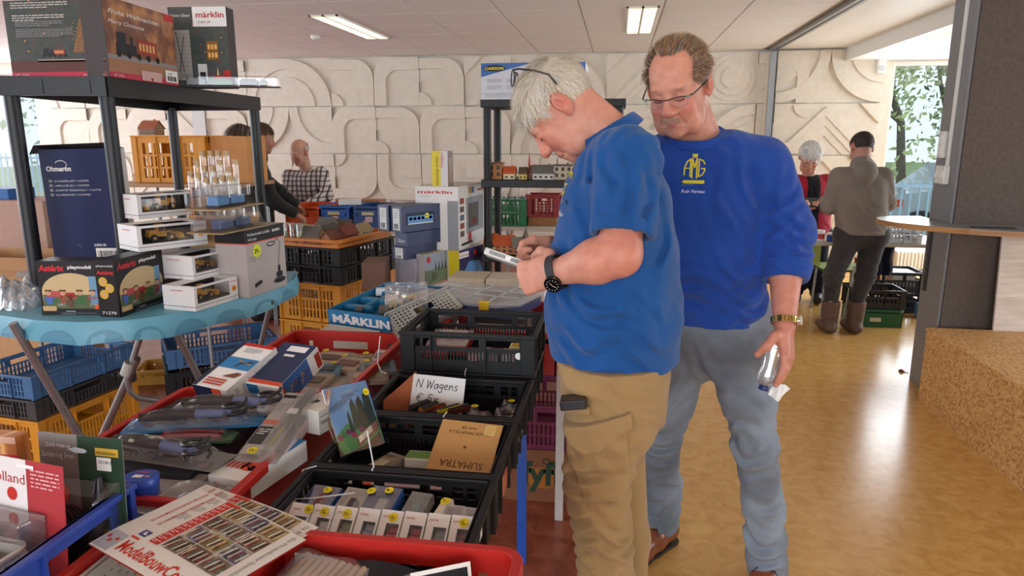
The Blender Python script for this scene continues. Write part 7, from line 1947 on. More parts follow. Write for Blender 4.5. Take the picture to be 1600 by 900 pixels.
# toy boxes on the cloth
def stick_fig(b,x,y,s,c):b.prect(x-s*.16,x+s*.16,y,y+s*.5,c);b.layer(b.pk+1);b.pcirc(x,y+s*.62,s*.14,ink('#c99a78',.45),10);b.prect(x-s*.17,x+s*.17,y+s*.70,y+s*.8,ink('#5a3a2a',.45));b.prect(x-s*.3,x+s*.3,y+s*.32,y+s*.4,c);b.layer(b.pk-1)
def ax1(num):
 def f(b,W,H):
  b.prect(0,W,0,H,ink('#1d1a1c',.4));b.layer(1);b.ppoly([(W*.05,H*.12)]+[(W*(.5+.46*math.cos(t)),H*(.42+.36*math.sin(t)))for t in[PI-.2*k for k in range(16)]]+[(W*.95,H*.12)],ink('#c9b184',.45));b.prect(W*.05,W*.95,H*.12,H*.38,ink('#4f7a58',.45));b.layer(2)
  b.ptext('Astérix',W*.03,H*.82,H*.15,ink('#c02a30',.4),bold=.05,width=W*.40,shear=.1);b.ptext('playmobil',W*.48,H*.86,H*.085,WH,bold=.03,width=W*.36)
  b.prect(W*.78,W*.90,H*.2,H*.72,ink('#6f9ab8',.45));b.prect(W*.1,W*.35,H*.34,H*.45,ink('#b8504a',.45))
  for k,(x,c)in enumerate(((.14,'#4a6ab0'),(.36,'#8a4a3a'),(.62,'#3a6a3a'),(.82,'#b04a5a'))):stick_fig(b,W*x,H*.2,H*.34,ink(c,.45))
  b.layer(4);b.pcirc(W*.47,H*.33,W*.12,ink('#8f5a3a',.45),18,H*.05);b.prect(W*.44,W*.50,H*.15,H*.33,ink('#6b4428',.45));b.prect(W*.40,W*.54,H*.33,H*.42,ink('#a8303a',.45))
  b.ptext('24PC',W*.26,H*.17,H*.07,LGR);b.ptext('5-99',W*.76,H*.17,H*.07,LGR);b.prect(0,W,0,H*.11,ink('#1d1a1c',.4));b.layer(5);b.prect(W*.03,W*.24,H*.08,H*.17,ink('#c9a56a',.45));b.ptext(num,W*.05,H*.10,H*.065,WH,bold=.02);b.ptext('WARNING:',W*.38,H*.06,H*.035,WH);b.plines(W*.3,H*.035,W*.55,H*.02,2,GRY)
 return f
a,c=G(67,492,TZ),G(162,492,TZ);h1=.215
T=pbox('playset_box','black toy playset carton with a round 16,50 sticker, left of the pair','box',a,c-a,zz,(c-a).length*1.06,.10,h1,plain('#1d1a1c',.4,var=.02),'toy playset cartons on the blue cloth',(('front',ax1('71269')),))
sticker(T,((c-a).length*.96,-.0012,.028),zx,zz,.020,'16,50',dotO,.9)
a,c=G(188,496,TZ),G(257,471,TZ)
def ax_side(b,W,H):b.prect(0,W,0,H,ink('#1d1a1c',.4));b.layer(1);b.ptext('playmobil',W*.1,H*.88,H*.05,WH,width=W*.8);b.ptext('Astérix',W*.08,H*.75,H*.09,ink('#c02a30',.4),width=W*.85,bold=.04);b.ptext('71270',W*.15,H*.05,H*.07,WH,width=W*.7);[(b.pcirc(W*(.35+.3*(k%2)),H*(.62-.11*k),W*.22,ink('#c9a83a',.45),12),b.layer(2),b.pcirc(W*(.35+.3*(k%2)),H*(.62-.11*k),W*.1,ink('#c99a78',.45),10),b.layer(1))for k in range(3)]
T=pbox('playset_box','black toy playset carton turned sideways, right of the pair on the cloth','box',a,c-a,zz,(c-a).length*1.05,.085,h1+.01,plain('#1d1a1c',.4,var=.02),'toy playset cartons on the blue cloth',(('front',ax1('71270')),('left',ax_side)))
# white window boxes with yellow building machines
def loader(m1):
 b=MB();y_=m1
 b.bx(-.05,.012,-.017,.017,.016,.028,y_);b.bx(-.048,-.018,-.016,.016,.028,.040,y_);b.bx(-.016,.008,-.014,.014,.028,.056,y_);b.bx(-.014,.006,-.0145,.0145,.036,.052,ink('#2a3038'));b.bx(-.018,.010,-.016,.016,.056,.059,y_)
 for x in(-.034,.026):
  for s in(-1,1):b.cyl((x,s*.014,.013),(x,s*.024,.013),.013,ink('#1b1b1d'),12);b.cyl((x,s*.0235,.013),(x,s*.0245,.013),.006,y_,8)
 for s in(-1,1):b.tube([(.008,s*.010,.030),(.035,s*.010,.030),(.055,s*.010,.012)],.003,y_,6)
 b.loft([[(.055,s,.004),(.075,s,.004),(.066,s,.026),(.055,s,.022)]for s in(-.024,.024)],y_,False);return b
ymach=plain('#c08a1e',.4,var=.05)
def loaderbox(label,lb,cb,rb,z,h,k,price=None):
 l_,c_,r_=G(*lb,z),G(*cb,z),G(*rb,z);ux=(r_-c_);w=ux.length;ux.normalize();d=max(.085,(l_-c_).length)
 T=thing('machine_box',label,'box',basis(c_,ux,zz.cross(ux),zz),'white window cartons of building machines');t=.0015;cw=ink('#dcd9d6',.5)
 b=MB();b.plate((0,t,0),zx,zz,w,h,t,[(w*.06,w*.80,h*.28,h*.92)],cw);b.bx(0,t,t,d,0,h,cw);b.bx(w-t,w,t,d,0,h,cw);b.bx(t,w-t,t,d,0,t,cw);b.bx(0,w,d-t,d,0,h,cw);b.plate((0,0,h),zx,zy,w,d,t,[(w*.06,w*.80,0.002,d*.55)],cw);b.build('carton',T)
 b=MB();b.bx(w*.02,w*.98,d*.75,d*.76,.004,h*.96,ink('#2a2c34'));b.bx(w*.04,w*.96,.004,d*.75,h*.22,h*.26,ink('#3a3a3c'));b.build('inlay',T)
 o=loader(ymach).build('machine_model',T,bevel=.001);o.matrix_local=Matrix.Translation((w*.44,d*.40,h*.27))@Matrix.Rotation(PI if k==0 else 0,4,'Z')@Matrix.Scale(w/.25,4)
 b=MB().on((0,0,0),zx,zz,.0004);b.prect(w*.06,w*.80,h*.28,h*.92,clear('#ffffff',.06,.05));b.build('window',T)
 b=MB().on((0,0,0),zx,zz,.0006);b.ptext('märklin',w*.82,h*.80,h*.075,REDI,width=w*.15,bold=.02);b.prect(0,w,h*.155,h*.175,K0);b.ptext('00793-03',w*.83,h*.06,h*.05,GRY,width=w*.13);b.on((0,d,0),-zy,zz,.0006);b.ptext('märklin',d*.25,h*.80,h*.085,REDI,width=d*.4,bold=.02);b.prect(0,d,h*.155,h*.175,K0);b.ptext('00793',d*.6,h*.05,h*.06,GRY);b.build('printing',T)
 if price:sticker(T,(w*.90,-.0012,h*.52),zx,zz,.0135,price,ink('#e08a2a',.45),.1)
z2=TZ+h1+.012
loaderbox('topmost white carton with a yellow grader model in its window',(188,340),(217,343),(319,333),z2+.104,.105,0)
loaderbox('white carton with a wheel loader model and orange dot, on the right playset box',(193,387),(217,394),(325,381),z2,.102,1,'14,-')
loaderbox('lower right white carton with a tractor model, standing on the blue cloth',(258,482),(306,487),(373,466),TZ+.0,.098,2,'14,-')
loaderbox('white carton with a red brown tractor model, upper of the two at the right',(252,433),(303,438),(369,422),TZ+.1,.098,3,'14,-')
# soldering aid carton with two clear packs on it
l_,c_,r_=G(372,457,TZ),G(390,466,TZ),G(449,445,TZ)
def aid(b,W,H):
 b.prect(0,W,H*.80,H,K0);b.prect(0,W,H*.785,H*.80,ORG);b.layer(1);b.ptext('Professionelle Löthilfe',W*.06,H*.90,H*.06,WH,width=W*.55);b.ptext('mit Lupe',W*.06,H*.83,H*.06,WH);b.ptext('BLANKO',W*.68,H*.90,H*.055,WH,width=W*.2,bold=.03);b.pcirc(W*.26,H*.66,W*.10,ink('#d5da2a',.45),20);b.layer(2);b.ptext('29,-',W*.19,H*.63,H*.09,K0,bold=.03,width=W*.14)
 b.pline([(W*(.62+.1*math.cos(t)),H*(.72+.03*math.sin(t)))for t in[k*.45 for k in range(15)]],.004,K0);b.pline([(W*.70,H*.74),(W*.80,H*.78),(W*.86,H*.70),(W*.80,H*.45),(W*.80,H*.3)],.0025,K0);b.pcirc(W*.80,H*.13,W*.16,K0,16,H*.045);b.prect(W*.72,W*.88,H*.18,H*.26,K0);b.prect(W*.77,W*.83,H*.26,H*.36,K0);b.ppoly([(W*.16,H*.12),(W*.34,H*.17),(W*.32,H*.22),(W*.15,H*.18)],K0);b.plines(W*.08,H*.58,W*.3,H*.03,3,GRY)
zt2=Yp(383,360,c_.y).z
pbox('soldering_aid_carton','grey and black carton of a soldering stand with magnifier, at the right table end','box',c_,r_-c_,zz,(r_-c_).length,.15,zt2-TZ,plain('#a89d98',.5,var=.02),None,(('front',aid),('left',lambda b,W,H:(b.prect(0,W,H*.80,H,K0),b.prect(0,W,H*.785,H*.80,ORG)))))
def dome(label,z,yaw,c):
 d=(r_-c_).normalized();o=c_-d*.16+Vector((0,0,0));o.z=z;T=thing('loco_blister',label,'blister pack',basis(o,d,zz.cross(d),zz)@Matrix.Rotation(math.radians(yaw),4,'Z'),'blister packs on the soldering carton')
 b=MB();b.bx(0,.335,-.01,.16,0,.003,plain('#b59a6a',.6));b.build('backing',T)
 b=MB();b.bx(.06,.15,.04,.085,.012,.052,plain(c,.4));b.bx(.17,.27,.04,.085,.012,.048,plain(c,.4));b.bx(.05,.28,.035,.09,.003,.014,K0);b.build('locomotive',T,bevel=.004)
 b=MB();b.loft([[(.01+g,.0+g,zz_),(.325-g,.0+g,zz_),(.325-g,.15-g,zz_),(.01+g,.15-g,zz_)]for g,zz_ in((0,.003),(.012,.045),(.022,.085),(.03,.090))],pvc,False,True,True);b.build('blister',T,bevel=.004);b=MB()
 for k in range(3):b.bx(.09+.07*k,.11+.07*k,.0,.150,.046,.094,pvc)
 b.build('blister_rib',T,bevel=.003)
dome('lower clear pack with a dark blue locomotive on the soldering carton',zt2+.002,0,'#24406a');dome('upper clear pack with a light blue locomotive, on top of the other pack',zt2+.098,4,'#4f86b8')
# corked sample tubes in a carton
p=Yp(345,300,3.02);T0=thing('tube_carton','plain carton holding upright corked tubes behind the white window boxes','box',at(p.x,3.02,TZ));b=MB()
for O_,a_,W in(((-.12,-.08,0),zx,.24),((.12,.10,0),-zx,.24),((.12,-.08,0),zy,.18),((-.12,.10,0),-zy,.18)):b.plate(O_,a_,zz,W,.34,.004,[],card2)
b.bx(-.12,.12,-.08,.1,0,.005,card2);b.bx(-.115,.115,-.075,.095,.27,.275,card2);b.build('carton',T0)
gl_t=clear('#f4efe6',.035,.10,milky=.02);cork=plain('#b89a72',.8,var=.1);rnd=random.Random(8);tub=None
for k in range(16):
 x,y=-.105+(k%6)*.038+rnd.uniform(-.004,.004),-.055+(k//6)*.055;hz=.22+.05*(k//6)+rnd.uniform(-.02,.02);col=['#9a5a2e','#cfc6b4','#b0803e','#e0d8c8'][k%4]
 T=thing('corked_tube','corked glass tube, %s from the left in the %s row of the carton'%(('first','second','third','fourth','fifth','sixth')[k%6],('front','middle','back')[k//6]),'tube',Matrix.Translation((p.x+x,3.02+y,TZ+.276)),'corked tubes in the carton')
 b=MB();b.cyl((0,0,0),(0,0,hz),.0135,gl_t,12);b.build('glass_tube',T);b=MB();b.cyl((0,0,.002),(0,0,hz*.78),.0105,plain(col,.7),10);b.build('filling',T);b=MB();b.cyl((0,0,hz-.008),(0,0,hz+.022),.0125,cork,10,.0145);b.build('cork',T)
 # crumpled clear bag at the left end of the cloth
p=G(28,480,TZ);T=thing('clear_bag','crumpled empty clear plastic bag at the left end of the blue cloth','bag',at(p.x-.02,p.y+.04,TZ+.001));ra=random.Random(4);ph_=[ra.uniform(0,6)for _ in range(6)]
b=MB();b.grid(lambda u,v:(-.13+.24*u,-.10+.18*v,.10*(math.sin(PI*u)*math.sin(PI*v))**.6*(1+.35*math.sin(u*11+ph_[0])*math.sin(v*9+ph_[1]))+.012*math.sin(u*31+v*17+ph_[2])),22,18,clear('#f2fbff',.20,.10,milky=.16),False);b.grid(lambda u,v:(.05+.06*u,-.11+.02*math.sin(v*5),-.055+.09*v+.01*math.sin(u*9)),6,8,clear('#f2fbff',.20,.10,milky=.16),False);b.build('bag_film',T)
# crates on the floor below
def stack(base_px,z_top,far_px,names,hs,mats_,w=.40,sty='y',grp=None,L=.60,cat='crate',kinds=None,dn=.021):
 a,c=G(*base_px,z_top),G(*far_px,z_top);d=(c-a);d.z=0;d.normalize();n=zz.cross(d);ctr=a+d*(L/2)+n*(w/2);z=z_top-sum(hs);out=[]
 for(nm,lab),h,m in zip(names,hs,mats_):
  R=math.degrees(math.atan2(d.y,d.x));out.append(crate_slotted(L,w,h-.004,m,nm,lab,at(ctr.x,ctr.y,z,R),grp,style=sty,dense=dn));z+=h
 return out
S=stack((48,588),.478,(212,531),[('yellow_crate','bottom yellow slatted crate under the blue clothed table'),('yellow_crate','upper yellow slatted crate with the number 3, under the blue clothed table'),('dark_crate','dark brown flat crate on the yellow crates under the blue cloth'),('blue_crate','blue lattice crate on top of the stack under the blue cloth')],[.239,.239,.105,.12],[yel_p,yel_p,plain('#33302f',.5,var=.1),lblue_p])
b=MB().on((-.302,.10,.05),-zy,zz,.002);b.prect(0,.03,0,.045,WH);b.layer(1);b.ptext('3',.008,.008,.042,K0,bold=.03);b.build('number_label',S[1])
S2=stack((262,583),.26,(425,560),[('black_crate','black slatted crate on the floor under the right part of the blue clothed table')],[.26],[blk_p],L=.6,dn=.024)
a=G(262,545,.26)
S3=stack((262,547),.385,(425,525),[('blue_crate','blue lattice crate on the black floor crate below the table')],[.12],[lblue_p],L=.6,dn=.024)
p=G(245,600,.0);T=crate_solid(.36,.26,.10,plain('#d8a648',.5,var=.05),'yellow_tray','pale yellow open tray with bottles on the floor behind the tube legs',at(p.x+.02,p.y+.12,.002,20))
T=thing('glue_bottle','small white nozzle bottle standing in the pale yellow tray','bottle',at(p.x+.05,p.y+.14,.008));b=MB();b.lathe([(.022,0),(.022,.07),(.012,.085)],WH,14);b.build('bottle_body',T);b=MB();b.lathe([(.009,.084),(.003,.13)],WH,10);b.build('nozzle',T)
# things left of the shelf
p=Yp(20,400,3.9);T=thing('open_carton','open brown cardboard carton behind the left shelf post','cardboard box',at(p.x,3.9,0));b=MB();b.plate((-.35,-.2,0),zx,zz,.75,p.z+.02,.005,[],card2);b.plate((.40,.2,0),-zx,zz,.75,p.z+.02,.005,[],card2);b.plate((.4,-.2,0),zy,zz,.4,p.z+.02,.005,[],card2);b.plate((-.35,.2,0),-zy,zz,.4,p.z+.02,.005,[],card2);b.bx(-.35,.4,-.2,.2,.0,.01,card2);b.build('carton',T)
b=MB();b.box((.02,-.26,p.z+.0),(.74,.14,.004),card2,Matrix.Rotation(.35,3,'X'));b.build('flap',T)
p=Yp(25,360,4.6);T=thing('pale_carton','pale carton with a blue item on top behind the left shelf post','cardboard box',at(p.x-.05,4.6,0));b=MB();b.bx(-.35,.30,0,.4,0,p.z+.22,plain('#a98a7a',.7));b.build('carton',T,bevel=.004);b=MB();b.bx(-.3,-.02,.05,.3,p.z+.22,p.z+.30,ink('#2a5fa0'));b.build('blue_lid',T,bevel=.003)
# ================================================================== BEHIND THE SALES TABLES
def simple_table(name,lab,x0,x1,y0,y1,z,m,lm,r=.016):
 T=thing(name,lab,'table',at(x0,y0,0));b=MB();b.bx(0,x1-x0,0,y1-y0,z-.03,z,m);b.build('tabletop',T,bevel=.003)
 for x in(.05,x1-x0-.05):
  for y in(.05,y1-y0-.05):b=MB();b.cyl((x,y,0),(x,y,z-.03),r,lm,8);b.build('leg',T)
 return T
wtop=plain('#cfc8bb',.5,var=.03);wood_t=plain('#a87f58',.5,var=.08)
def house(p,w,d,h,wall,roof,label,yaw=0,tower=None,grp=None,flat=False):
 T=thing('model_house',label,'model house',at(p[0],p[1],p[2],yaw),grp);wm,rm=plain(wall,.7,var=.06),plain(roof,.7,var=.08);hh=h*(.9 if flat else.55)
 b=MB();b.bx(-w/2,w/2,-d/2,d/2,0,hh,wm)
 if not flat:
  for x in(-w/2,w/2-.002):b.face([(x,-d/2,hh),(x,d/2,hh),(x,0,h)],wm)
 b.build('walls',T)
 b=MB();o=w*.06
 if flat:b.bx(-w/2-o,w/2+o,-d/2-o,d/2+o,hh,h,rm)
 else:
  for s in(-1,1):b.add([(-w/2-o,s*(d/2+o),hh-o),(w/2+o,s*(d/2+o),hh-o),(w/2+o,0,h+.003),(-w/2-o,0,h+.003),(-w/2-o,s*(d/2+o),hh-o-.005),(w/2+o,s*(d/2+o),hh-o-.005),(w/2+o,0,h-.003),(-w/2-o,0,h-.003)],[(0,1,2,3),(4,5,6,7),(0,1,5,4),(1,2,6,5),(0,3,7,4)],rm)
 b.build('roof',T);b=MB().on((-w/2,-d/2,0),zx,zz,.001);n=max(2,int(w/.03));ww=w/n
 for k in range(n):
  for r in range(1 if hh<.05 else 2):b.prect(k*ww+ww*.25,k*ww+ww*.75,hh*(.2+.45*r),hh*(.2+.45*r)+hh*.26,ink('#3a3632'))
 b.build('windows',T)
 b=MB();b.bx(w*.2,w*.28,-.004,.006,h*.8,h*1.12,rm);b.build('chimney',T)
 if tower:b=MB();b.bx(-w*.75,-w*.45,-d*.2,d*.2,0,h*.95,plain(tower[1],.7));b.lathe([(w*.2,h*.95),(.001,tower[0])],plain(tower[2],.6),4,(-w*.6,0,0));b.build('tower',T)
 return T
 # stack of crates with a tray of model houses
nst=[('yellow_crate','yellow crate, %s of the three below the tray of model houses')for k in range(3)]
NS=stack((530,446),.72,(580,430),[(nst[k][0],nst[k][1]%('lowest','middle','topmost')[k])for k in range(3)],[.24,.24,.24],[yel_p]*3,grp='yellow crates below the model houses',w=.44,dn=.026)
za=Yp(530,388,G(530,446,.72).y).z;hz=(za-.72)/2
stack((530,446-(446-388)),za,(580,376),[('black_crate','lower black crate on the yellow stack'),('black_crate','upper black crate with blue grips directly under the orange tray')],[hz,hz],[blk_p]*2,w=.44,dn=.03)
a,c=G(530,388,za),G(580,376,za);d_=(c-a);d_.z=0;d_.normalize();n_=zz.cross(d_);R_=math.degrees(math.atan2(d_.y,d_.x));ct=a+d_*.27+n_*.22
T=crate_solid(.58,.46,.05,plain('#d57f2a',.45,var=.05),'orange_tray','orange tray of small model houses and trees on the crate stack',at(ct.x,ct.y,za,R_),None,False)
b=MB().on((-.2915,.22,.012),-zy,zz,.012);b.ptext('N   SPOOR',.14,.004,.028,K0,width=.2);b.build('lettering',T)
rnd=random.Random(21);hc=[('#9a5a3a','#8a4a3a'),('#c9b08a','#6a665e'),('#b08060','#7a4a3a'),('#d8c8a0','#a8906a'),('#a86a4a','#5f5a55')]
for k,(u,v)in enumerate(((-.2,.14),(-.2,.02),(-.2,-.12),(-.05,.14),(-.06,0),(-.05,-.13),(.1,.12),(.1,-.02),(.1,-.14),(.2,.06))):
 q=ct+d_*u+n_*v;house((q.x,q.y,za+.012),rnd.uniform(.09,.15),rnd.uniform(.06,.09),rnd.uniform(.08,.12),*hc[k%5],'%s model house in the orange tray, %s'%(('orange brown','beige','tan','cream','red brown')[k%5],('rear left','rear middle','rear right','second row left','second row middle','second row right','third row left','third row middle','third row right','foremost')[k]),R_-90+rnd.choice((0,90)),grp='model houses in the orange tray')
for k in range(3):q=ct+d_*(-.24)+n_*(.18-.05*k);T=thing('sample_jar','small clear jar of %s flock at the left of the orange tray'%('green','orange','yellow')[k],'jar',at(q.x,q.y,za+.012),'jars in the orange tray');b=MB();b.lathe([(.022,0),(.022,.11),(.018,.12)],clear('#f0eee0',.12,.08,milky=.2),12);b.build('jar_body',T);b=MB();b.lathe([(.018,.002),(.018,.07)],plain(['#6f8a4a','#a8643a','#b8a03a'][k],.8),10);b.build('filling',T)
# back tables with crates
simple_table('back_table','long table at the back under the orange and blue crates',-2.75,-1.15,5.95,6.5,.78,wtop,steel)
def backcrate(px,py,y,w,d,h,m,lab,nm):p=Yp(px,py,y);return crate_solid(w,d,h,m,nm,lab,at(p.x,y+d/2+.01,.782),None)
backcrate(474,355,5.97,.34,.48,.20,org_p,'orange crate on the back table in front of the man in the plaid shirt','orange_crate')
for px,lab in((523,'bright blue crate with paper labels on the back table, beside the orange one'),(576,'dark blue crate on the back table, next to the stacked blue cartons')):
 T=backcrate(px,360,5.97,.29,.42,.21,plain('#1f5fb4' if px<550 else '#234a86',.4,var=.05),lab,'blue_crate');b=MB().on((-.06,-.21,.09),zx,zz,.004);b.prect(0,.11,.04,.07,ink('#d0c8a0'));b.prect(.03,.1,-.02,.03,ink('#c8b8c0'));b.build('paper_labels',T)
small_item('white_bag',Yp(545,340,6.1).x,6.15,.995,.2,.2,.04,WH,'white paper bundle lying on the blue crates',cat='paper',yaw=20)
p=Yp(560,322,6.6);simple_table('back_table','narrow table at the wall under the brown carton',p.x-.3,p.x+.3,6.52,6.85,.75,wtop,steel);small_item('brown_carton',p.x,6.68,.78,.45,.2,p.z-.72,card,'flat brown carton against the relief wall behind the blue crates',cat='cardboard box')
simple_table('back_table','table at the wall behind the black shelf, under green and red crates',-1.1,.6,6.2,6.8,.80,wtop,steel)
p=Yp(795,368,6.3);crate_slotted(.42,.3,.12,grn_p,'green_crate','lower green crate behind the black shelf',at(p.x-.06,6.45,.802),style='y',dense=.035);crate_slotted(.42,.3,.12,grn_p,'green_crate','upper green crate of clear bottles behind the black shelf',at(p.x-.06,6.45,.925),style='y',dense=.035)
crate_slotted(.28,.3,.20,plain('#9a2a2e',.45),'red_crate','dark red slatted crate right of the green ones',at(p.x+.30,6.5,.88),style='y',dense=.035);small_item('carton',p.x+.30,6.5,.802,.26,.28,.076,card,'low carton under the dark red crate',cat='cardboard box')
for k in range(6):T=thing('clear_bottle','clear bottle in the upper green crate, %s from the left'%('first','second','third','fourth','fifth','sixth')[k],'bottle',at(p.x-.2+.07*k,6.42+.05*(k%2),.935),'bottles in the green crate');b=MB();b.lathe([(.03,0),(.032,.12),(.012,.17),(.012,.19)],clear('#f4f2f0',.14,.06,milky=.12),12);b.build('bottle_body',T);b=MB();b.lathe([(.014,.185),(.014,.205)],plain('#c0504a' if k<2 else '#d8d4d0',.5),10);b.build('cap',T)
# black plastic shelf with model houses
y2=4.25;xl,xr=Yp(762,285,y2).x,Yp(762,285,y2).x+.78;zt_,z1_,z2_=Yp(760,156,y2).z,Yp(820,281,y2).z,Yp(760,397,y2).z
T=thing('plastic_shelf','black shelf of model houses standing behind the grey-haired man','shelf',at(xl,y2,0));bk2=plain('#121110',.5,var=.1,spec=.35)
for x in(0,xr-xl):
 for y in(0,.36):b=MB();b.cyl((x,y,0),(x,y,zt_-.01),.024,bk2,14);b.build('post',T)
for z in(zt_,z1_,z2_,.3):b=MB();b.bx(-.035,xr-xl+.035,-.035,.395,z-.045,z,bk2);b.build('deck',T,bevel=.003)
def carson(b,W,H):b.prect(0,W,0,H,ink('#c4c6cc'));b.layer(1);b.ppoly([(0,H),(W*.50,H),(0,H*.62)],ink('#3a62a4'));b.prect(W*.80,W,H*.45,H,ink('#3f68ac'));b.layer(2);b.pcirc(W*.13,H*.86,W*.11,K0,18,H*.09);b.layer(3);b.ptext('CARSON',W*.035,H*.82,H*.10,ink('#d8c820'),bold=.03,shear=.2,width=W*.19);b.pcirc(W*.88,H*.88,W*.05,ink('#d8c820'),12,H*.05);[b.plines(W*(.06+.19*(k%4)),H*(.56-.18*(k//4)),W*.14,H*.025,5,GRY,k)for k in range(8)];b.prect(0,W,H*.16,H*.17,GRY);b.plines(W*.04,H*.13,W*.9,H*.03,3,GRY,4)
a,c,tpz=Yp(752,153,y2-.03),Yp(914,149,y2-.03),Yp(752,99,y2-.03).z
pbox('model_kit_carton','large white and blue CARSON carton lying on top of the black shelf','box',Vector((a.x,y2-.03,zt_)),zx,zz,c.x-a.x,.36,tpz-zt_,WH,None,(('front',carson),))
for k,(px,w,h,wl,rf,fl)in enumerate(((775,.085,.10,'#a86a3a','#7a4a34',True),(797,.07,.075,'#d8cfa8','#c0562a',False),(818,.05,.07,'#d0b05a','#5a4a3a',False),(850,.13,.085,'#cfcac0','#6a6660',False),(880,.11,.09,'#b8a890','#54504c',True))):
 q=Yp(px,279,y2+.08);house((q.x,q.y,z1_),w,.08,h,wl,rf,['tall brown flat roofed','small cream red roofed','narrow yellow','wide grey villa like','grey flat roofed'][k]+' model house on the upper shelf',0,None,'model houses on the upper shelf',fl)
q=Yp(833,279,y2+.1);house((q.x,q.y,z1_),.04,.05,.08,'#8a5a3a','#6a3a2a','model church with a red spire on the upper shelf',0,(.165,'#9a6a4a','#b0242e'),'model houses on the upper shelf')
for k,(px,w,h,wl,rf)in enumerate(((768,.08,.12,'#c8a878','#c0562a'),(790,.11,.11,'#b8764a','#b8502a'),(812,.10,.10,'#a06a44','#7a7264'),(838,.11,.095,'#8a6a4a','#4a4038'),(866,.12,.11,'#b09068','#7a3a30'))):
 q=Yp(px,394,y2+.06);house((q.x,q.y,z2_),w,.09,h,wl,rf,['narrow red roofed','orange roofed','grey roofed brown','dark roofed','maroon roofed'][k]+' model house on the lower shelf',[0,0,20,0,-10][k],(.17,'#8a7a5a','#6a5a48')if k==3 else None,'model houses on the lower shelf')
 # cartons on the second sales table
def corner_box(name,lab,cpx,rpx,z,top_py,dl,m,decos,grp=None,cat='box'):
 c_,r_=G(*cpx,z),G(*rpx,z);d=(r_-c_).normalized();h=Yp(cpx[0],top_py,c_.y).z-z;pbox(name,lab,cat,c_,d,zz,(r_-c_).length,dl,h,m,grp,decos);return z+h+.001
Z2=.743;T2p=T2=None
pic1=lambda b,W,H:(b.prect(0,W,0,H,ink('#8d94a2')),b.layer(1),b.prect(0,W,0,H*.45,ink('#6a7a62')),b.prect(W*.2,W*.4,H*.1,H*.35,ink('#a8b48a')),[b.ppoly([(W*(.3+.1*k),H*.4),(W*(.36+.1*k),H*.4),(W*(.33+.1*k),H*.75)],ink('#3a4238'))for k in range(5)],b.prect(W*.72,W*.98,0,H,LGR),b.prect(W*.93,W,0,H,ink('#d8c020')),b.pcirc(W*.12,H*.8,W*.06,REDI,10))
corner_box('scenery_carton','grey edged carton with a train landscape picture on the second sales table',(664,446),(714,432),Z2,398,.10,plain('#a8a29e',.5),(('front',pic1),('top',lambda b,W,H:b.prect(0,W,0,H*.2,ink('#d8c020')))),'cartons on the second sales table')
pic2=lambda b,W,H:(b.prect(0,W,0,H,ink('#2e2a52')),b.layer(1),b.ppoly([(W*.05,0),(W*.9,0),(W*.75,H*.5),(W*.35,H*.55)],ink('#4f86c0')),b.prect(W*.0,W*.35,H*.72,H*.92,WH),b.layer(2),b.ptext('märklin',W*.03,H*.77,H*.11,REDI,width=W*.3),b.pcirc(W*.6,H*.8,W*.06,REDI,10))
zA=corner_box('train_set_carton','violet train set carton with a blue engine picture below the tall white one',(718,438),(758,424),Z2,392,.3,plain('#c9c4c0',.5),(('front',pic2),('left',lambda b,W,H:(b.prect(W*.75,W,0,H,ink('#d8c020')),b.plines(W*.1,H*.8,W*.5,H*.05,6,GRY)))),'cartons on the second sales table')
pic3=lambda b,W,H:(b.prect(W*.28,W*.95,H*.22,H*.80,ink('#8f9296')),b.layer(1),b.prect(W*.35,W*.75,H*.3,H*.7,ink('#4a4644')),b.prect(W*.45,W*.65,H*.34,H*.45,ink('#a8584a')),b.ptext('märklin',W*.72,H*.88,H*.06,REDI,width=W*.26,bold=.02),[b.prect(W*.06,W*.2,H*(.2+.13*k),H*(.29+.13*k),ink(['#5a4a48','#8a3a34','#4a5a68'][k%3]))for k in range(5)],b.pcirc(W*.4,H*.16,W*.07,REDI,12),b.prect(W*.1,W*.5,H*.05,H*.09,K0),b.prect(W*.38,W*.5,H*.86,H*.96,ink('#c8a03a')),b.prect(W*.5,W*.58,H*.86,H*.96,ink('#3a5aa8')))
def pic3l(b,W,H):b.ptext('märklin',W*.06,H*.89,H*.07,REDI,width=W*.8,bold=.02);b.prect(W*.75,W,0,H*.78,GRY);b.plines(W*.1,H*.84,W*.6,H*.02,1,GRY)
c_,r_=G(717,392,zA),G(757,374,zA);c_=Vector((c_.x,c_.y,zA));hT=Yp(717,292,c_.y).z-zA
pbox('train_set_carton','tall white märklin train set carton with a tram picture on the second sales table','box',c_,(r_-c_),zz,(r_-c_).length,.27,hT,plain('#d6d2cd',.5,var=.02),'cartons on the second sales table',(('front',pic3),('left',pic3l)))
zB=zA+hT+.001;d=(r_-c_).normalized();o=c_+zz.cross(d)*.06+d*.0;o.z=zB
pbox('yellow_kit_box','slim yellow upright box standing on the tall white märklin carton','box',o,d,zz,.085,.10,Yp(715,236,o.y).z-zB,ink('#d6c03a'),'cartons on the second sales table',(('front',lambda b,W,H:(b.prect(0,W,0,H,ink('#8a7670')),b.layer(1),b.prect(W*.15,W*.8,H*.1,H*.8,ink('#a8948a')))),('left',lambda b,W,H:(b.prect(0,W*.45,0,H,ink('#cfc6b8'))if False else b.prect(W*.55,W,0,H,LGR),b.layer(1),b.ptext('Heljan',W*.72,H*.55,W*.3,REDI,rot=PI/2,width=H*.4),b.ptext('ENGINE SHED',W*.4,H*.05,W*.2,K0,rot=PI/2,width=H*.8)))))
BN=plain('#1d294d',.4,var=.03)
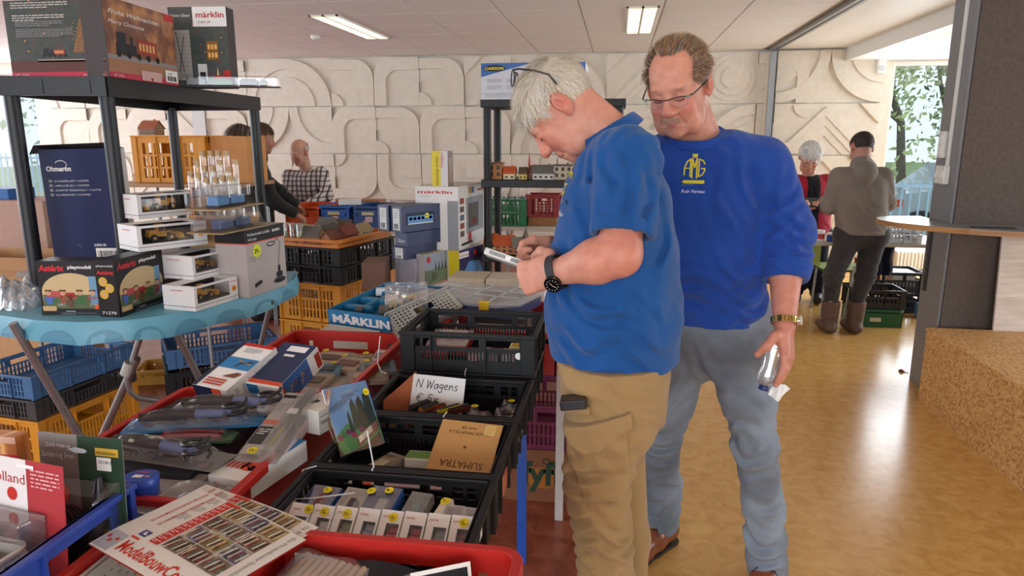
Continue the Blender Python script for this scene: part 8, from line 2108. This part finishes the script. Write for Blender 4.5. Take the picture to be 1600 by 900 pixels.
def winpic(b,W,H):b.prect(W*.1,W*.82,H*.25,H*.72,ink('#1a2030'));b.layer(1);b.prect(W*.14,W*.78,H*.32,H*.6,ink('#5a86b8'));[b.prect(W*(.18+.1*k),W*(.25+.1*k),H*.44,H*.55,ink('#26344a'))for k in range(6)];b.prect(W*.14,W*.78,H*.28,H*.32,LGR)
lab_=lambda b,W,H:(b.prect(W*.2,W*.8,H*.08,H*.9,LGR),b.layer(1),b.pbars(W*.3,H*.12,W*.4,H*.2,K0,8),b.plines(W*.3,H*.8,W*.4,H*.08,5,GRY))
small_item('brown_wood_box',Yp(597,438,3.95).x,3.86,Z2,.13,.22,.15,plain('#6a4a3a',.6),'brown wood patterned box at the left of the blue cartons',yaw=10)
z3=corner_box('grey_carton','light grey carton at the bottom of the blue locomotive cartons',(650,446),(672,440),Z2,405,.15,plain('#9a96a0',.5),(),'cartons on the second sales table')
z3=corner_box('loco_carton','lowest dark blue locomotive carton with a white end label',(634,409),(684,399),z3,391,.13,BN,(('left',lab_),),'blue locomotive cartons')if False else z3
y_=G(650,446,Z2)
def blue_on(lab,cx,rx,yb,yt,dec,zb,w=None):
 c_=Yp(cx,yb,y_.y-.05);r_=Yp(rx,yb-10,y_.y+.20);d=(r_-c_);d.z=0;z=zb;h=c_.z-z if False else Yp(cx,yt,c_.y).z-c_.z;c_.z=z
 T=pbox('loco_carton',lab,'box',c_,d,zz,d.length,.10,h,BN,'blue locomotive cartons',dec);return T,z+h+.001
_,z3=blue_on('lowest dark blue locomotive carton with a pale end label',634,684,408,388,(('left',lab_),),z3)
_,z3=blue_on('middle dark blue locomotive carton with a printed end',637,690,388,366,(('left',lambda b,W,H:b.ptext('Liliput',W*.2,H*.3,H*.4,LGR,width=W*.6)),),z3)
Tb,z4=blue_on('top front dark blue carton with a window showing a blue railcar',629,690,372,331,(('left',lab_),('front',winpic)),z3);sticker(Tb,(.185,-.001,.085),zx,zz,.016,'95,-',ink('#d5da2a',.45))
Tc=dup(Tb,Tb.matrix_world@Matrix.Translation((-.012,.104,0)),'top rear dark blue carton standing beside the windowed one')
c_=G(684,372,.98);c_=Yp(684,380,y_.y+.25);pbox('yellow_bus_box','black and yellow model bus kit box behind the blue cartons','box',Vector((c_.x,c_.y,Z2)),(.98,.18,0),zz,.11,.12,Yp(684,314,c_.y).z-Z2,plain('#b8982a',.5),'cartons on the second sales table',(('front',lambda b,W,H:(b.prect(0,W*.8,0,H,ink('#3a3030')),b.layer(1),b.prect(W*.1,W*.5,H*.55,H*.85,REDI),b.prect(W*.8,W,0,H,ink('#c8382a')),b.prect(0,W,0,H*.4,LGR),b.prect(W*.1,W*.7,H*.1,H*.3,GRY))),('left',lambda b,W,H:b.ptext('BUS',W*.2,H*.8,H*.08,K0,width=W*.6))))
for k,(px,py,w,lab)in enumerate(((735,441,.20,'pale beige flat carton behind the organiser case'),(790,443,.18,'cream flat carton beside the beige one behind the organiser'),(838,465,.10,'white card box at the right end of the second table'))):q=G(px,py,.80);small_item('flat_carton',q.x,q.y,Z2,w,.22,.10,plain(['#c8b8a0','#d0c6b4','#d8d4cc'][k],.6),lab,grp='flat cartons on the second table')
# blue set tray, grey basket, organiser, red crate behind the row
a,c=G(509,509,.885),G(606,523,.885);T=thing('starter_set_tray','blue moulded MÄRKLIN set tray with wagons at the back of the red crates','tray',basis(a+Vector((0,.03,0)),(c-a).normalized(),zz.cross((c-a).normalized()),zz)@Matrix.Rotation(math.radians(5),4,'X'));W_,D_,H_=(c-a).length,.40,.06;tm=plain('#1f6a94',.4,var=.05)
b=MB();b.plate((0,.004,0),zx,zz,W_,H_,.004,[],tm);b.plate((W_,D_-.004,0),-zx,zz,W_,H_,.004,[],tm);b.plate((.004,D_,0),-zy,zz,D_,H_,.004,[],tm);b.plate((W_-.004,0,0),zy,zz,D_,H_,.004,[],tm);b.bx(0,W_,0,D_,0,.012,tm);b.build('tray_body',T,bevel=.002)
b=MB()
for y in(.09,.19,.29):b.bx(.004,W_*(.45 if y<.1 else.6),y,y+.03,.012,.05,tm)
for x in(.08,.17):b.bx(x,x+.02,.12,D_-.01,.012,.05,tm)
b.build('dividers',T,bevel=.006)
for x,y,w,d,col in((.11,.05,.03,.05,'#1c1c1e'),(.20,.085,.04,.10,'#3a332e'),(.14,.22,.05,.07,'#d8d0bc'),(.22,.24,.03,.05,'#cfc8b8'),(.03,.30,.04,.03,'#c8ccd0')):q=T.matrix_world@Vector((x,y,.03));small_item('set_wagon',q.x,q.y,q.z,w,d,.03,plain(col,.45),'small %s piece lying in the blue set tray'%{'#1c1c1e':'black','#3a332e':'brown','#d8d0bc':'cream','#cfc8b8':'beige','#c8ccd0':'pale grey'}[col],cat='model part',yaw=15)
b=MB().on((0,0,0),zx,zz,.0006);b.ptext('MÄRKLIN',W_*.08,.012,.042,ink('#c9c4c4'),bold=.045,width=W_*.92);b.build('lettering',T)
a,c,e=Yp(604,490,2.40),Yp(699,449,2.62),Yp(622,518,2.36);ux=(c-a).normalized();up=(a-e);up=(up-ux*up.dot(ux)).normalized();gm=plain('#9b9890',.5,var=.03);L=(c-a).length;BH=.105
T=thing('pierced_basket','grey pierced basket tipped up with a bag inside, leaning on the topmost black crate','basket',basis(a-up*BH,ux,up.cross(ux),up));hs=[(x,x+.010,z,z+.007)for z in[.008+.013*k for k in range(7)]for x in[.008+.0165*k for k in range(int((L-.016)/.0165))]if not(L*.33<x+.005<L*.67 and.045<z<.08)]+[(L*.35,L*.65,.052,.078)]
D_=.15;b=MB();b.plate((0,.003,0),zx,zz,L,BH,.003,hs,gm);b.plate((L,D_,0),-zx,zz,L,BH,.003,hs,gm);hs2=[(x,x+.010,z,z+.007)for z in[.008+.013*k for k in range(7)]for x in[.008+.0165*k for k in range(8)]]
b.plate((L-.003,0,0),zy,zz,D_,BH,.003,hs2,plain('#a8b4b4',.5,var=.03));b.plate((.003,D_,0),-zy,zz,D_,BH,.003,hs2,gm);b.bx(0,L,0,D_,0,.003,gm);b.build('basket_body',T);b=MB();b.bx(-.006,L+.006,-.008,.003,BH-.006,BH+.002,gm);b.bx(-.006,L+.006,D_-.003,D_+.008,BH-.006,BH+.002,gm);b.bx(L-.003,L+.008,-.008,D_+.008,BH-.006,BH+.002,gm);b.bx(-.008,.003,-.008,D_+.008,BH-.006,BH+.002,gm);b.build('rim',T,bevel=.001)
q=Yp(635,462,2.52);T=thing('parts_bag','clear bag of yellowish parts sticking out of the grey basket','bag',at(q.x,q.y,q.z-.05,15,-12));b=MB();b.grid(lambda u,v:(-.08+.16*u,.02*math.sin(u*8+v*5),-.03+.13*v),12,10,clear('#ffffff',.18,.08,milky=.10),False);b.grid(lambda u,v:(-.08+.16*u,-.035*math.sin(PI*v)+.01*math.sin(u*11),-.03+.12*v),12,10,clear('#ffffff',.18,.08,milky=.06),False);b.build('bag_film',T);b=MB()
for k in range(22):b.box((rnd.uniform(-.06,.06),rnd.uniform(-.012,.012),rnd.uniform(-.02,.05)),(.03,.006,.01),plain('#c9a544',.5),Matrix.Rotation(rnd.uniform(0,3),3,'Y'))
b.build('contents',T)
R3=crate_solid(.43,.48,.158,red_p,'red_crate','red crate with clear lidded boxes under the organiser case',at(-.415,2.655,Z2),'red crates on the sales table')
a,c,e=G(652,462,.965),G(800,478,.965),G(812,455,.965);ux=(c-a).normalized();W_=.46;O=c-ux*W_;O.z=.908
T=thing('organiser_case','flat organiser case, dark blue base, clear compartment lid and yellow clip','case',basis(O,ux,zz.cross(ux),zz));D_=.30
b=MB();b.rbx(0,W_,0,D_,0,.042,.02,plain('#29335a',.4,var=.04));b.build('base',T,bevel=.003);lidm=clear('#eceef0',.13,.1,milky=.30)
b=MB();b.loft([[(x,y,z)for x,y in((.0-g,.0-g),(W_*.5,-g),(W_*.56,-g),(W_*.86,-g),(W_+g,.06-g),(W_+g,D_+g),(-g,D_+g))]for g,z in((.003,.040),(.003,.052),(-.012,.062))],lidm,False);b.build('lid',T,bevel=.002);b=MB()
for x in(.12,.24,.35):b.bx(x,x+.004,.03,D_-.02,.062,.066,lidm)
for y in(.10,.19):b.bx(.02,W_-.02,y,y+.004,.062,.066,lidm)
b.build('lid_rib',T);b=MB();b.bx(W_*.70,W_*.79,-.008,.012,.012,.064,plain('#d8b21e',.4));b.build('clip',T,bevel=.004);b=MB()
for k in range(10):b.bx(.03+.04*k,.05+.04*k,.05+.02*(k%3),.24,.0425,.046,plain(['#a89a8a','#7a6a62','#b04a3a','#c0b8a8'][k%4],.6))
b.build('contents',T)
cb=clear('#f2f0ee',.13,.08,milky=.18)
for x,y,w,d,lab in((-.335,2.455,.09,.06,'clear lidded box in the red crate below the organiser clip'),(-.255,2.46,.06,.09,'clear round marked tray at the right edge of the red crate'),(-.45,2.46,.10,.06,'clear flat case at the left in the red crate under the organiser')):small_item('parts_case',x,y,.86,w,d,.045,plain('#b8a8a2',.5),lab,lid=cb,cat='case',grp='clear cases under the organiser')
small_item('filler_carton',-.415,2.60,.752,.36,.34,.105,plain('#8a7a74',.6),'grey carton under the clear cases in the red crate',cat='box')
# yellow crate with a house, left, behind the shelf
p=Yp(233,292,5.1);T=crate_slotted(.6,.4,.36,yel_p,'yellow_crate','yellow crate set on its side on a stack behind the plastic shelf',at(p.x+.2,5.3,Yp(233,285,5.1).z,0),style='y',dense=.05);q=Yp(238,212,5.2);zc=Yp(233,285,5.1).z+.362;b=MB();b.bx(-.30,.32,-.22,.22,-.002,.003,wood_t)if False else None
simple_table('back_table','wooden table under the yellow crate behind the plastic shelf',p.x-.3,p.x+.80,5.0,5.6,Yp(233,285,5.1).z-.002,wood_t,steel)
small_item('orange_board',p.x+.67,5.3,Yp(233,285,5.1).z,.30,.3,.355,plain('#c98a4a',.6),'tan upright carton right of the yellow crate behind the shelf',cat='cardboard box')
q2=Yp(311,193,WALL_Y-.08);small_item('wall_notice',q2.x,WALL_Y-.08,q2.z-.19,.19,.004,.38,ink('#c9c7c6'),'pale grey notice on the relief wall above the yellow crate',cat='notice')
house((q.x,5.2,zc),.15,.10,.11,'#8a6a4a','#a0583a','brown gabled model house on the yellow crate behind the shelf',-10)
simple_table('rear_table','plain grey table under the rear half of the plastic shelf',-3.3,-2.15,3.4,4.9,TZ-.05,plain('#8a8782',.5),steel,.01)
# ================================================================== PEOPLE FURTHER BACK AND THE TABLE BY THE RIGHT WINDOW
def bystander(label,org,hd,neck,sh,el,wr,hip,kn,an,top_m,leg_m,skin_h,hair=None,hem=None,chest=.125,waist=.13,wide=.19,hood=None,extra=None,hair_len=.03,hair_n=1500,region=None,boots=None,collar=None,hand_open=True,comb=None,lift=.6):
 org=np.array(org);T=thing('person',label,'person',Matrix.Translation(org));nk=np.array(neck)
 sk=np.array(srgb(skin_h));v=Vol();hd.grow(v,nk,.058,True)
 ms=(np.array(sh[0])+np.array(sh[1]))/2;mh=(np.array(hip[0])+np.array(hip[1]))/2;ax=np.array(sh[1])-np.array(sh[0]);ax/=np.linalg.norm(ax)
 def torso(g,w):
  for s in(-1,0,1):w.cone(ms+ax*s*(wide-chest)*.9-V3(0,0,.08),mh+ax*s*(wide-waist)*.7+V3(0,0,.05 if g==0 else.15),chest+g,waist+g,.03)
  for S in sh:w.cone(nk-V3(0,0,.05),S,.055+g,.065+g,.04)
 torso(-.035,v)
 for k in(0,1):
  v.chain([sh[k],el[k],wr[k]],[.042,.038,.026],.02);d=np.array(wr[k])-np.array(el[k]);n=np.cross(d,ax)*(1 if k else-1)
  hand(v,wr[k],d,(0.2,0,-1)if abs(d[2])<.2 else(0,1,0),1 if k else-1,[(40,50,40)]*4,.05,None,.98)
  v.chain([hip[k],kn[k],an[k]],[.06,.045,.035],.02)
 VF=v.mesh(.0075);skin_obj('body',VF,skin_m,T,org,hd.tone(VF[0],sk,FLUSH,LIP))
 p=Vol();torso(0,p)
 for k in(0,1):
  p.chain([sh[k],el[k],np.array(el[k])+(np.array(wr[k])-np.array(el[k]))*.9],[.074,.062,.048],.03)
  p.fold(el[k],np.array(wr[k])-np.array(sh[k]),.05,.008,.1,k).fold((np.array(sh[k])+np.array(el[k]))/2,(.5,.2,.8),.06,.006,.1,1+k)
 p.cut((0,0,hem if hem else mh[2]-.04),(0,0,-1));p.fold(mh+V3(0,-.1,.1),(0.2,0,1),.07,.008,.16,1).fold(ms+V3(0,-.1,-.15),(.6,0,.8),.08,.006,.16,2)
 place(p,'jacket' if extra else 'top',.008,top_m,T,org)
 q=Vol();q.cone(hip[0]+V3(0,0,.03),hip[1]+V3(0,0,.03),.125,.125,.04)
 for k in(0,1):q.chain([hip[k],kn[k],np.array(an[k])+V3(0,0,.17 if boots else 0)],[.1,.075,.056 if boots else.068],.03);q.fold(kn[k],(.3,.1,1),.06,.010,.14,k)
 place(q,'trousers',.009,leg_m,T,org)
 for k in(0,1):
  s=Vol();a=np.array(an[k]);f=hd.R[:,1]*1;f[2]=0;f/=np.linalg.norm(f);g=V3(a[0],a[1],0)
  s.chain([g-f*.04+V3(0,0,.05),g+f*.08+V3(0,0,.05),g+f*.17+V3(0,0,.04)],[.048,.046,.036],.02)
  if boots:s.cone(g+V3(0,0,.06),g+V3(0,0,.27),.060,.074,.02);s.cut((0,0,.27),(0,0,1))
  s.cut((0,0,.004),(0,0,-1));place(s,'boot' if boots else 'shoe',.009,boots or plain('#2a2624',.6),T,org)
 if hair:
  hair_cap(hd,T,org,region,hair[0],.006,nu=40,nv=30);hair_strands(hd,T,org,region,comb or(lambda p:(0,-.5,-.8)),hair,hair_n,lambda p:hair_len,3,lift,.004,curl=.2 if lift>.3 else.06)
 if hood is not None:
  c=Vol();c.cone(nk+hood*.02-V3(0,0,.01),nk+hood*.09-V3(0,0,.05),.085,.095,.03);c.cone(nk+V3(0,0,.0),nk+hood*.10-V3(0,0,.13),.07,.05,.04);c.fold(nk+hood*.1,(0,.3,1),.05,.008,.12,1);place(c,'hood',.008,top_m,T,org)
 return T,p,org
full=lambda p:p[2]>.05 or(p[1]<.02 and p[2]>-.05-max(0,-p[1])*.2 and not(p[1]>-.035 and p[2]<.03))
thin=lambda p:(p[1]<.0 and-.05<p[2]<.06)
# plaid fabric
mp,nt,out=new_mat('plaid_cotton');pb=N(nt,'ShaderNodeBsdfPrincipled');pb.inputs['Roughness'].default_value=.85;tc=N(nt,'ShaderNodeTexCoord');prev=None
for dr,sc in(('X',6.5),('Z',6.5)):
 w=N(nt,'ShaderNodeTexWave');w.bands_direction=dr;w.inputs['Scale'].default_value=sc;w.inputs['Distortion'].default_value=1.2;w.inputs['Detail'].default_value=1;nt.links.new(tc.outputs['Object'],w.inputs['Vector'])
 r=N(nt,'ShaderNodeValToRGB');r.color_ramp.elements[0].position=.10;r.color_ramp.elements[0].color=(.12,.11,.13,1);r.color_ramp.elements[1].position=.38;r.color_ramp.elements[1].color=(.78,.74,.72,1);nt.links.new(w.outputs['Fac'],r.inputs[0])
 if prev is None:prev=r.outputs[0]
 else:mx=N(nt,'ShaderNodeMix');mx.data_type='RGBA';mx.blend_type='MULTIPLY';mx.inputs[0].default_value=.85;nt.links.new(prev,mx.inputs[6]);nt.links.new(r.outputs[0],mx.inputs[7]);nt.links.new(mx.outputs[2],pb.inputs['Base Color'])
nt.links.new(pb.outputs[0],out.inputs[0])
dark_jean=cloth('dark_jeans','#2b2c30',600,.25,.8,worn='#45423f');navy_t=cloth('navy_trousers','#1c2030',600,.1)
yp=6.85
bystander('balding man in a black and white plaid shirt leaning over the orange crate',(-3.0,yp,0),Head(Q(468,238,yp-.08),(-.35,-.82,-.42),(-.1,-.42,.9),1.0),Q(478,268,yp),(Q(452,276,yp),Q(502,272,yp)),(Q(452,318,yp-.12),Q(511,305,yp-.10)),(Q(468,326,yp-.40),Q(478,322,yp-.36)),(Q(468,345,yp+.05),Q(498,345,yp+.05)),(Q(468,410,yp),Q(500,410,yp)),(V3(-3.03,yp+.05,.09),V3(-2.80,yp+.05,.09)),mp,navy_t,'#c99a84',hem=.80,region=thin,hair=[plain('#b0a498',.6)],hair_n=500,hair_len=.015,chest=.12,wide=.18)
yh=5.75
bystander('visitor in a black hooded jacket with short brown hair at the back tables',(-3.0,yh,0),Head(Q(409,216,yh),(.75,.60,-.25),(.2,.12,.97),1.0),Q(404,246,yh),(Q(388,262,yh+.17),Q(402,264,yh-.17)),(Q(436,300,yh+.12),Q(427,315,yh-.16)),(Q(462,320,yh+.2),Q(461,334,yh-.05)),(Q(398,352,yh+.09),Q(402,352,yh-.09)),(Q(398,430,yh+.09),Q(402,430,yh-.09)),(V3(-3.1,yh+.09,.09),V3(-3.08,yh-.12,.09)),cloth('black_jacket','#23231f',500,.2,.7),navy_t,'#b98a70',hem=.78,region=full,hair=[plain('#4a3524',.6),plain('#5c4430',.6)],hair_len=.03,hood=V3(-.8,-.6,0),chest=.14,waist=.15)
yl=6.4
bystander('long-haired visitor in a pale pink top, mostly hidden behind the shelf post',(-3.8,yl,0),Head(Q(379,216,yl),(.6,.75,-.2),(.1,.1,1),1.0),Q(374,246,yl),(Q(352,264,yl+.12),Q(390,264,yl-.12)),(Q(350,310,yl+.15),Q(396,312,yl-.1)),(Q(380,330,yl+.25),Q(410,330,yl+.15)),(Q(360,350,yl+.08),Q(378,350,yl-.08)),(Q(360,420,yl+.08),Q(378,420,yl-.08)),(V3(-3.85,yl+.1,.09),V3(-3.75,yl-.1,.09)),cloth('pale_pink_knit','#b59a90',300,.1),navy_t,'#c49a84',hem=.8,region=lambda p:p[1]<.04,hair=[plain('#5a4a3c',.6),plain('#7a6a5c',.6),plain('#463a30',.6)],hair_len=.20,lift=.12,hair_n=2200,comb=lambda p:(0,-.15,-1))
yr=7.2
Tr,pr_,orr=bystander('white-haired man in a red jacket over black, looking at a tablet behind the right table',(1.85,yr,0),Head(Q(1265,246,yr-.1),(-.10,-.82,-.55),(0,-.5,.85),1.08,jowl=.8),Q(1264,276,yr),(Q(1240,284,yr),Q(1291,284,yr)),(Q(1228,318,yr-.05),Q(1300,322,yr-.05)),(Q(1250,316,yr-.30),Q(1278,318,yr-.30)),(Q(1255,370,yr),Q(1280,370,yr)),(Q(1252,440,yr),Q(1276,440,yr)),(V3(1.78,yr,.09),V3(1.98,yr,.09)),cloth('red_jacket','#a01c30',400,.12,.7),navy_t,'#cf9a86',hem=.62,region=full,hair=[plain('#d8d6d2',.5),plain('#b8b4ae',.5),plain('#e6e4de',.5)],hair_len=.045,hair_n=2200,chest=.135,waist=.15)
s=Shell(pr_,.006,(Q(1254,360,yr)-V3(0,.3,.0),Q(1278,278,yr)+V3(0,.1,.02)));a,c=Q(1256,300,yr),Q(1276,300,yr);s.cut(a,(-1,0,0));s.cut(c,(1,0,0));s.cut((0,yr-.02,0),(0,1,0));place(s,'dark_vest',.007,cloth('black_fleece','#17181c',400,.1),Tr,orr)
hd=Head(Q(1265,246,yr-.1),(-.10,-.82,-.55),(0,-.5,.85),1.08);b=MB();W=lambda x,y,z:hd.W(x,y,z)-orr
for sx in(-1,1):b.tube([W(sx*(.034+.025*math.cos(t)),.112,.0+.018*math.sin(t))for t in[2*PI*k/12 for k in range(13)]],.0016,frame_black,5);b.tube([W(sx*.06,.108,.006),W(sx*.086,.01,.012)],.0018,frame_black,5)
b.build('glasses',Tr)
q=Q(1270,317,yr-.36);T=thing('tablet','dark tablet held by the man in the red jacket','tablet',at(q[0],q[1],q[2],10,40));b=MB();b.bx(-.09,.09,-.06,.06,0,.01,frame_black);b.build('case',T,bevel=.003)
b=MB().on((-.09,-.06,.01),zx,zy);b.prect(.01,.17,.01,.11,plain('#2a3038',.1,var=0));b.build('screen',T)
yg=6.0
bystander('young man in a grey hooded sweatshirt and brown boots at the right table',(1.9,yg,0),Head(Q(1346,232,yg+.05),(-.15,.85,-.5),(0,.5,.86),1.0),Q(1346,258,yg),(Q(1311,276,yg),Q(1380,276,yg)),(Q(1296,322,yg+.02),Q(1386,318,yg+.02)),(Q(1290,312,yg+.26),Q(1368,332,yg+.26)),(Q(1326,372,yg),Q(1364,372,yg)),(Q(1302,430,yg-.06),Q(1352,432,yg)),(Q(1296,500,yg-.02),Q(1336,500,yg)),cloth('grey_marl_sweat','#7d736a',700,.12),dark_jean,'#b98874',hem=.83,region=full,hair=[plain('#2b1f19',.6),plain('#3a2a20',.6)],hair_len=.022,hood=V3(0,-1,0),chest=.135,waist=.15,wide=.21,boots=plain('#5a4334',.6,var=.15))
# right-hand table and what is on and under it
simple_table('window_table','wooden topped table by the right window with cups, papers and a white basket',1.35,2.95,6.33,6.95,.705,plain('#b0a494',.5),steel)
q=G(1275,378,.705);T=thing('printed_mug','white mug with a red print on the right table','mug',at(1.75,6.42,.706));b=MB();b.lathe([(.036,0),(.04,.01),(.042,.095)],WH,18);b.build('mug_body',T);b=MB();b.lathe([(.0405,.02),(.0425,.065)],ink('#b8403a'),18,cap=False);b.build('red_band',T)
T=thing('blue_cup','small blue tub with a white lid beside the printed mug','tub',at(1.84,6.40,.706));b=MB();b.lathe([(.035,0),(.035,.06)],ink('#2a4a90'),16);b.build('tub_body',T);b=MB();b.lathe([(.038,.06),(.038,.075)],WH,16);b.build('lid',T)
for k,(x,y,c,lab)in enumerate(((1.48,6.45,'#8aa0b8','bluish sheet'),(1.62,6.5,'#c8a88a','tan sheet'),(1.58,6.42,'#d8d4cc','white sheet'),(2.2,6.6,'#d8dce0','pale sheet beside the white basket'))):small_item('paper_sheet',x,y,.706+.003*k,.2,.15,.002,ink(c),lab+' lying on the right table',cat='paper',yaw=20*k)
wbm=plain('#d2d6da',.45,var=.02)
for k in range(2):crate_slotted(.36,.26,.075,wbm,'white_basket',['lower white pierced basket on the right table in front of the window','upper white pierced basket set back on the lower one'][k],at(2.37+.02*k,6.5+.1*k,.707+.077*k),style='c',dense=.03)
gc=plain('#8fae2a',.45,var=.04);T=thing('green_chair','lime green plastic chair behind the crates, beneath the right table','chair',at(2.02,6.70,0));b=MB();b.grid(lambda u,v:(-.2+.4*u,-.2+.4*v,.44-.02*math.sin(PI*u)*math.sin(PI*v)),8,8,gc);b.grid(lambda u,v:(-.2+.4*u,-.2+.4*v,.42-.02*math.sin(PI*u)*math.sin(PI*v)),8,8,gc);b.build('seat',T);b=MB();b.grid(lambda u,v:(-.22,-.18+.36*u,.46+.22*v),6,5,gc);b.build('backrest',T)
for x in(-.17,.17):
 for y in(-.17,.17):b=MB();b.cyl((x,y,0),(x*.9,y*.9,.43),.011,steel,8);b.build('leg',T)
T=thing('navy_coat','dark navy coat hanging from the edge of the right table by the green chair','coat',at(2.36,6.62,.40));b=MB();b.grid(lambda u,v:(-.09+.18*u+.01*math.sin(v*9),.02*math.sin(u*14),-.02+.31*v),12,8,navy_t);b.grid(lambda u,v:(-.09+.18*u,.03+.02*math.sin(u*14),-.02+.31*v),12,8,navy_t);b.build('cloth',T)
T=thing('whitewashed_plank','worn white board leaning between the boots of the man in grey','board',basis(Vector(Yp(1316,505,6.35)),(Vector(Yp(1300,505,6.35))-Vector(Yp(1316,505,6.35))).normalized()*-1,Vector((0,1,0)),zz));T.location.z=0;b=MB();b.add([(0,0,0),(.04,0,0),(.04,.02,0),(0,.02,0),(.06,.0,.50),(.10,.0,.50),(.10,.02,.50),(.06,.02,.50)],[(0,1,5,4),(1,2,6,5),(2,3,7,6),(3,0,4,7),(4,5,6,7),(0,3,2,1)],plain('#c8c2b8',.6,var=.1));b.build('board',T)
p=G(1366,512,0);g=crate_solid(.40,.30,.155,plain('#1d5a34',.45,var=.06),'green_crate','dark green crate with a paper label on the floor under the right table',at(p.x+.02,p.y+.16,.001),None,False);b=MB().on((-.06,-.151,.05),zx,zz,.002);b.prect(0,.09,0,.035,ink('#c8b89a'));b.build('paper_label',g)
crate_slotted(.40,.30,.165,plain('#2b2724',.5,var=.1),'dark_crate','dark brown crate with white scribbles standing on the green crate',at(p.x+.02,p.y+.17,.158),style='c',dense=.03)
x2,yy2=p.x+.36,p.y+.75
for k in range(2):crate_slotted(.45,.36,.19,plain('#20242a',.5,var=.1),'black_crate',['lower black crate behind the green one near the radiator','upper black crate with an orange binder and papers near the radiator'][k],at(x2,yy2,.001+.192*k),style='c',dense=.03)
pbox('orange_binder','orange ring binder standing in the upper black crate near the radiator','binder',(x2-.13,yy2-.1,.21),(.5,.86,0),(-.05,0,1),.07,.22,.28,plain('#b8542a',.5),None,(('front',lambda b,W,H:b.pcirc(W*.5,H*.2,W*.2,K0,12)),))
small_item('paper_stack',x2+.08,yy2,.20,.2,.2,.17,WH,'white papers filling the upper black crate near the radiator',cat='paper')
small_item('blue_bag',x2+.22,yy2-.32,.002,.14,.16,.12,ink('#7aa8c8'),'pale blue bag on the floor beside the lower black crate',cat='bag')
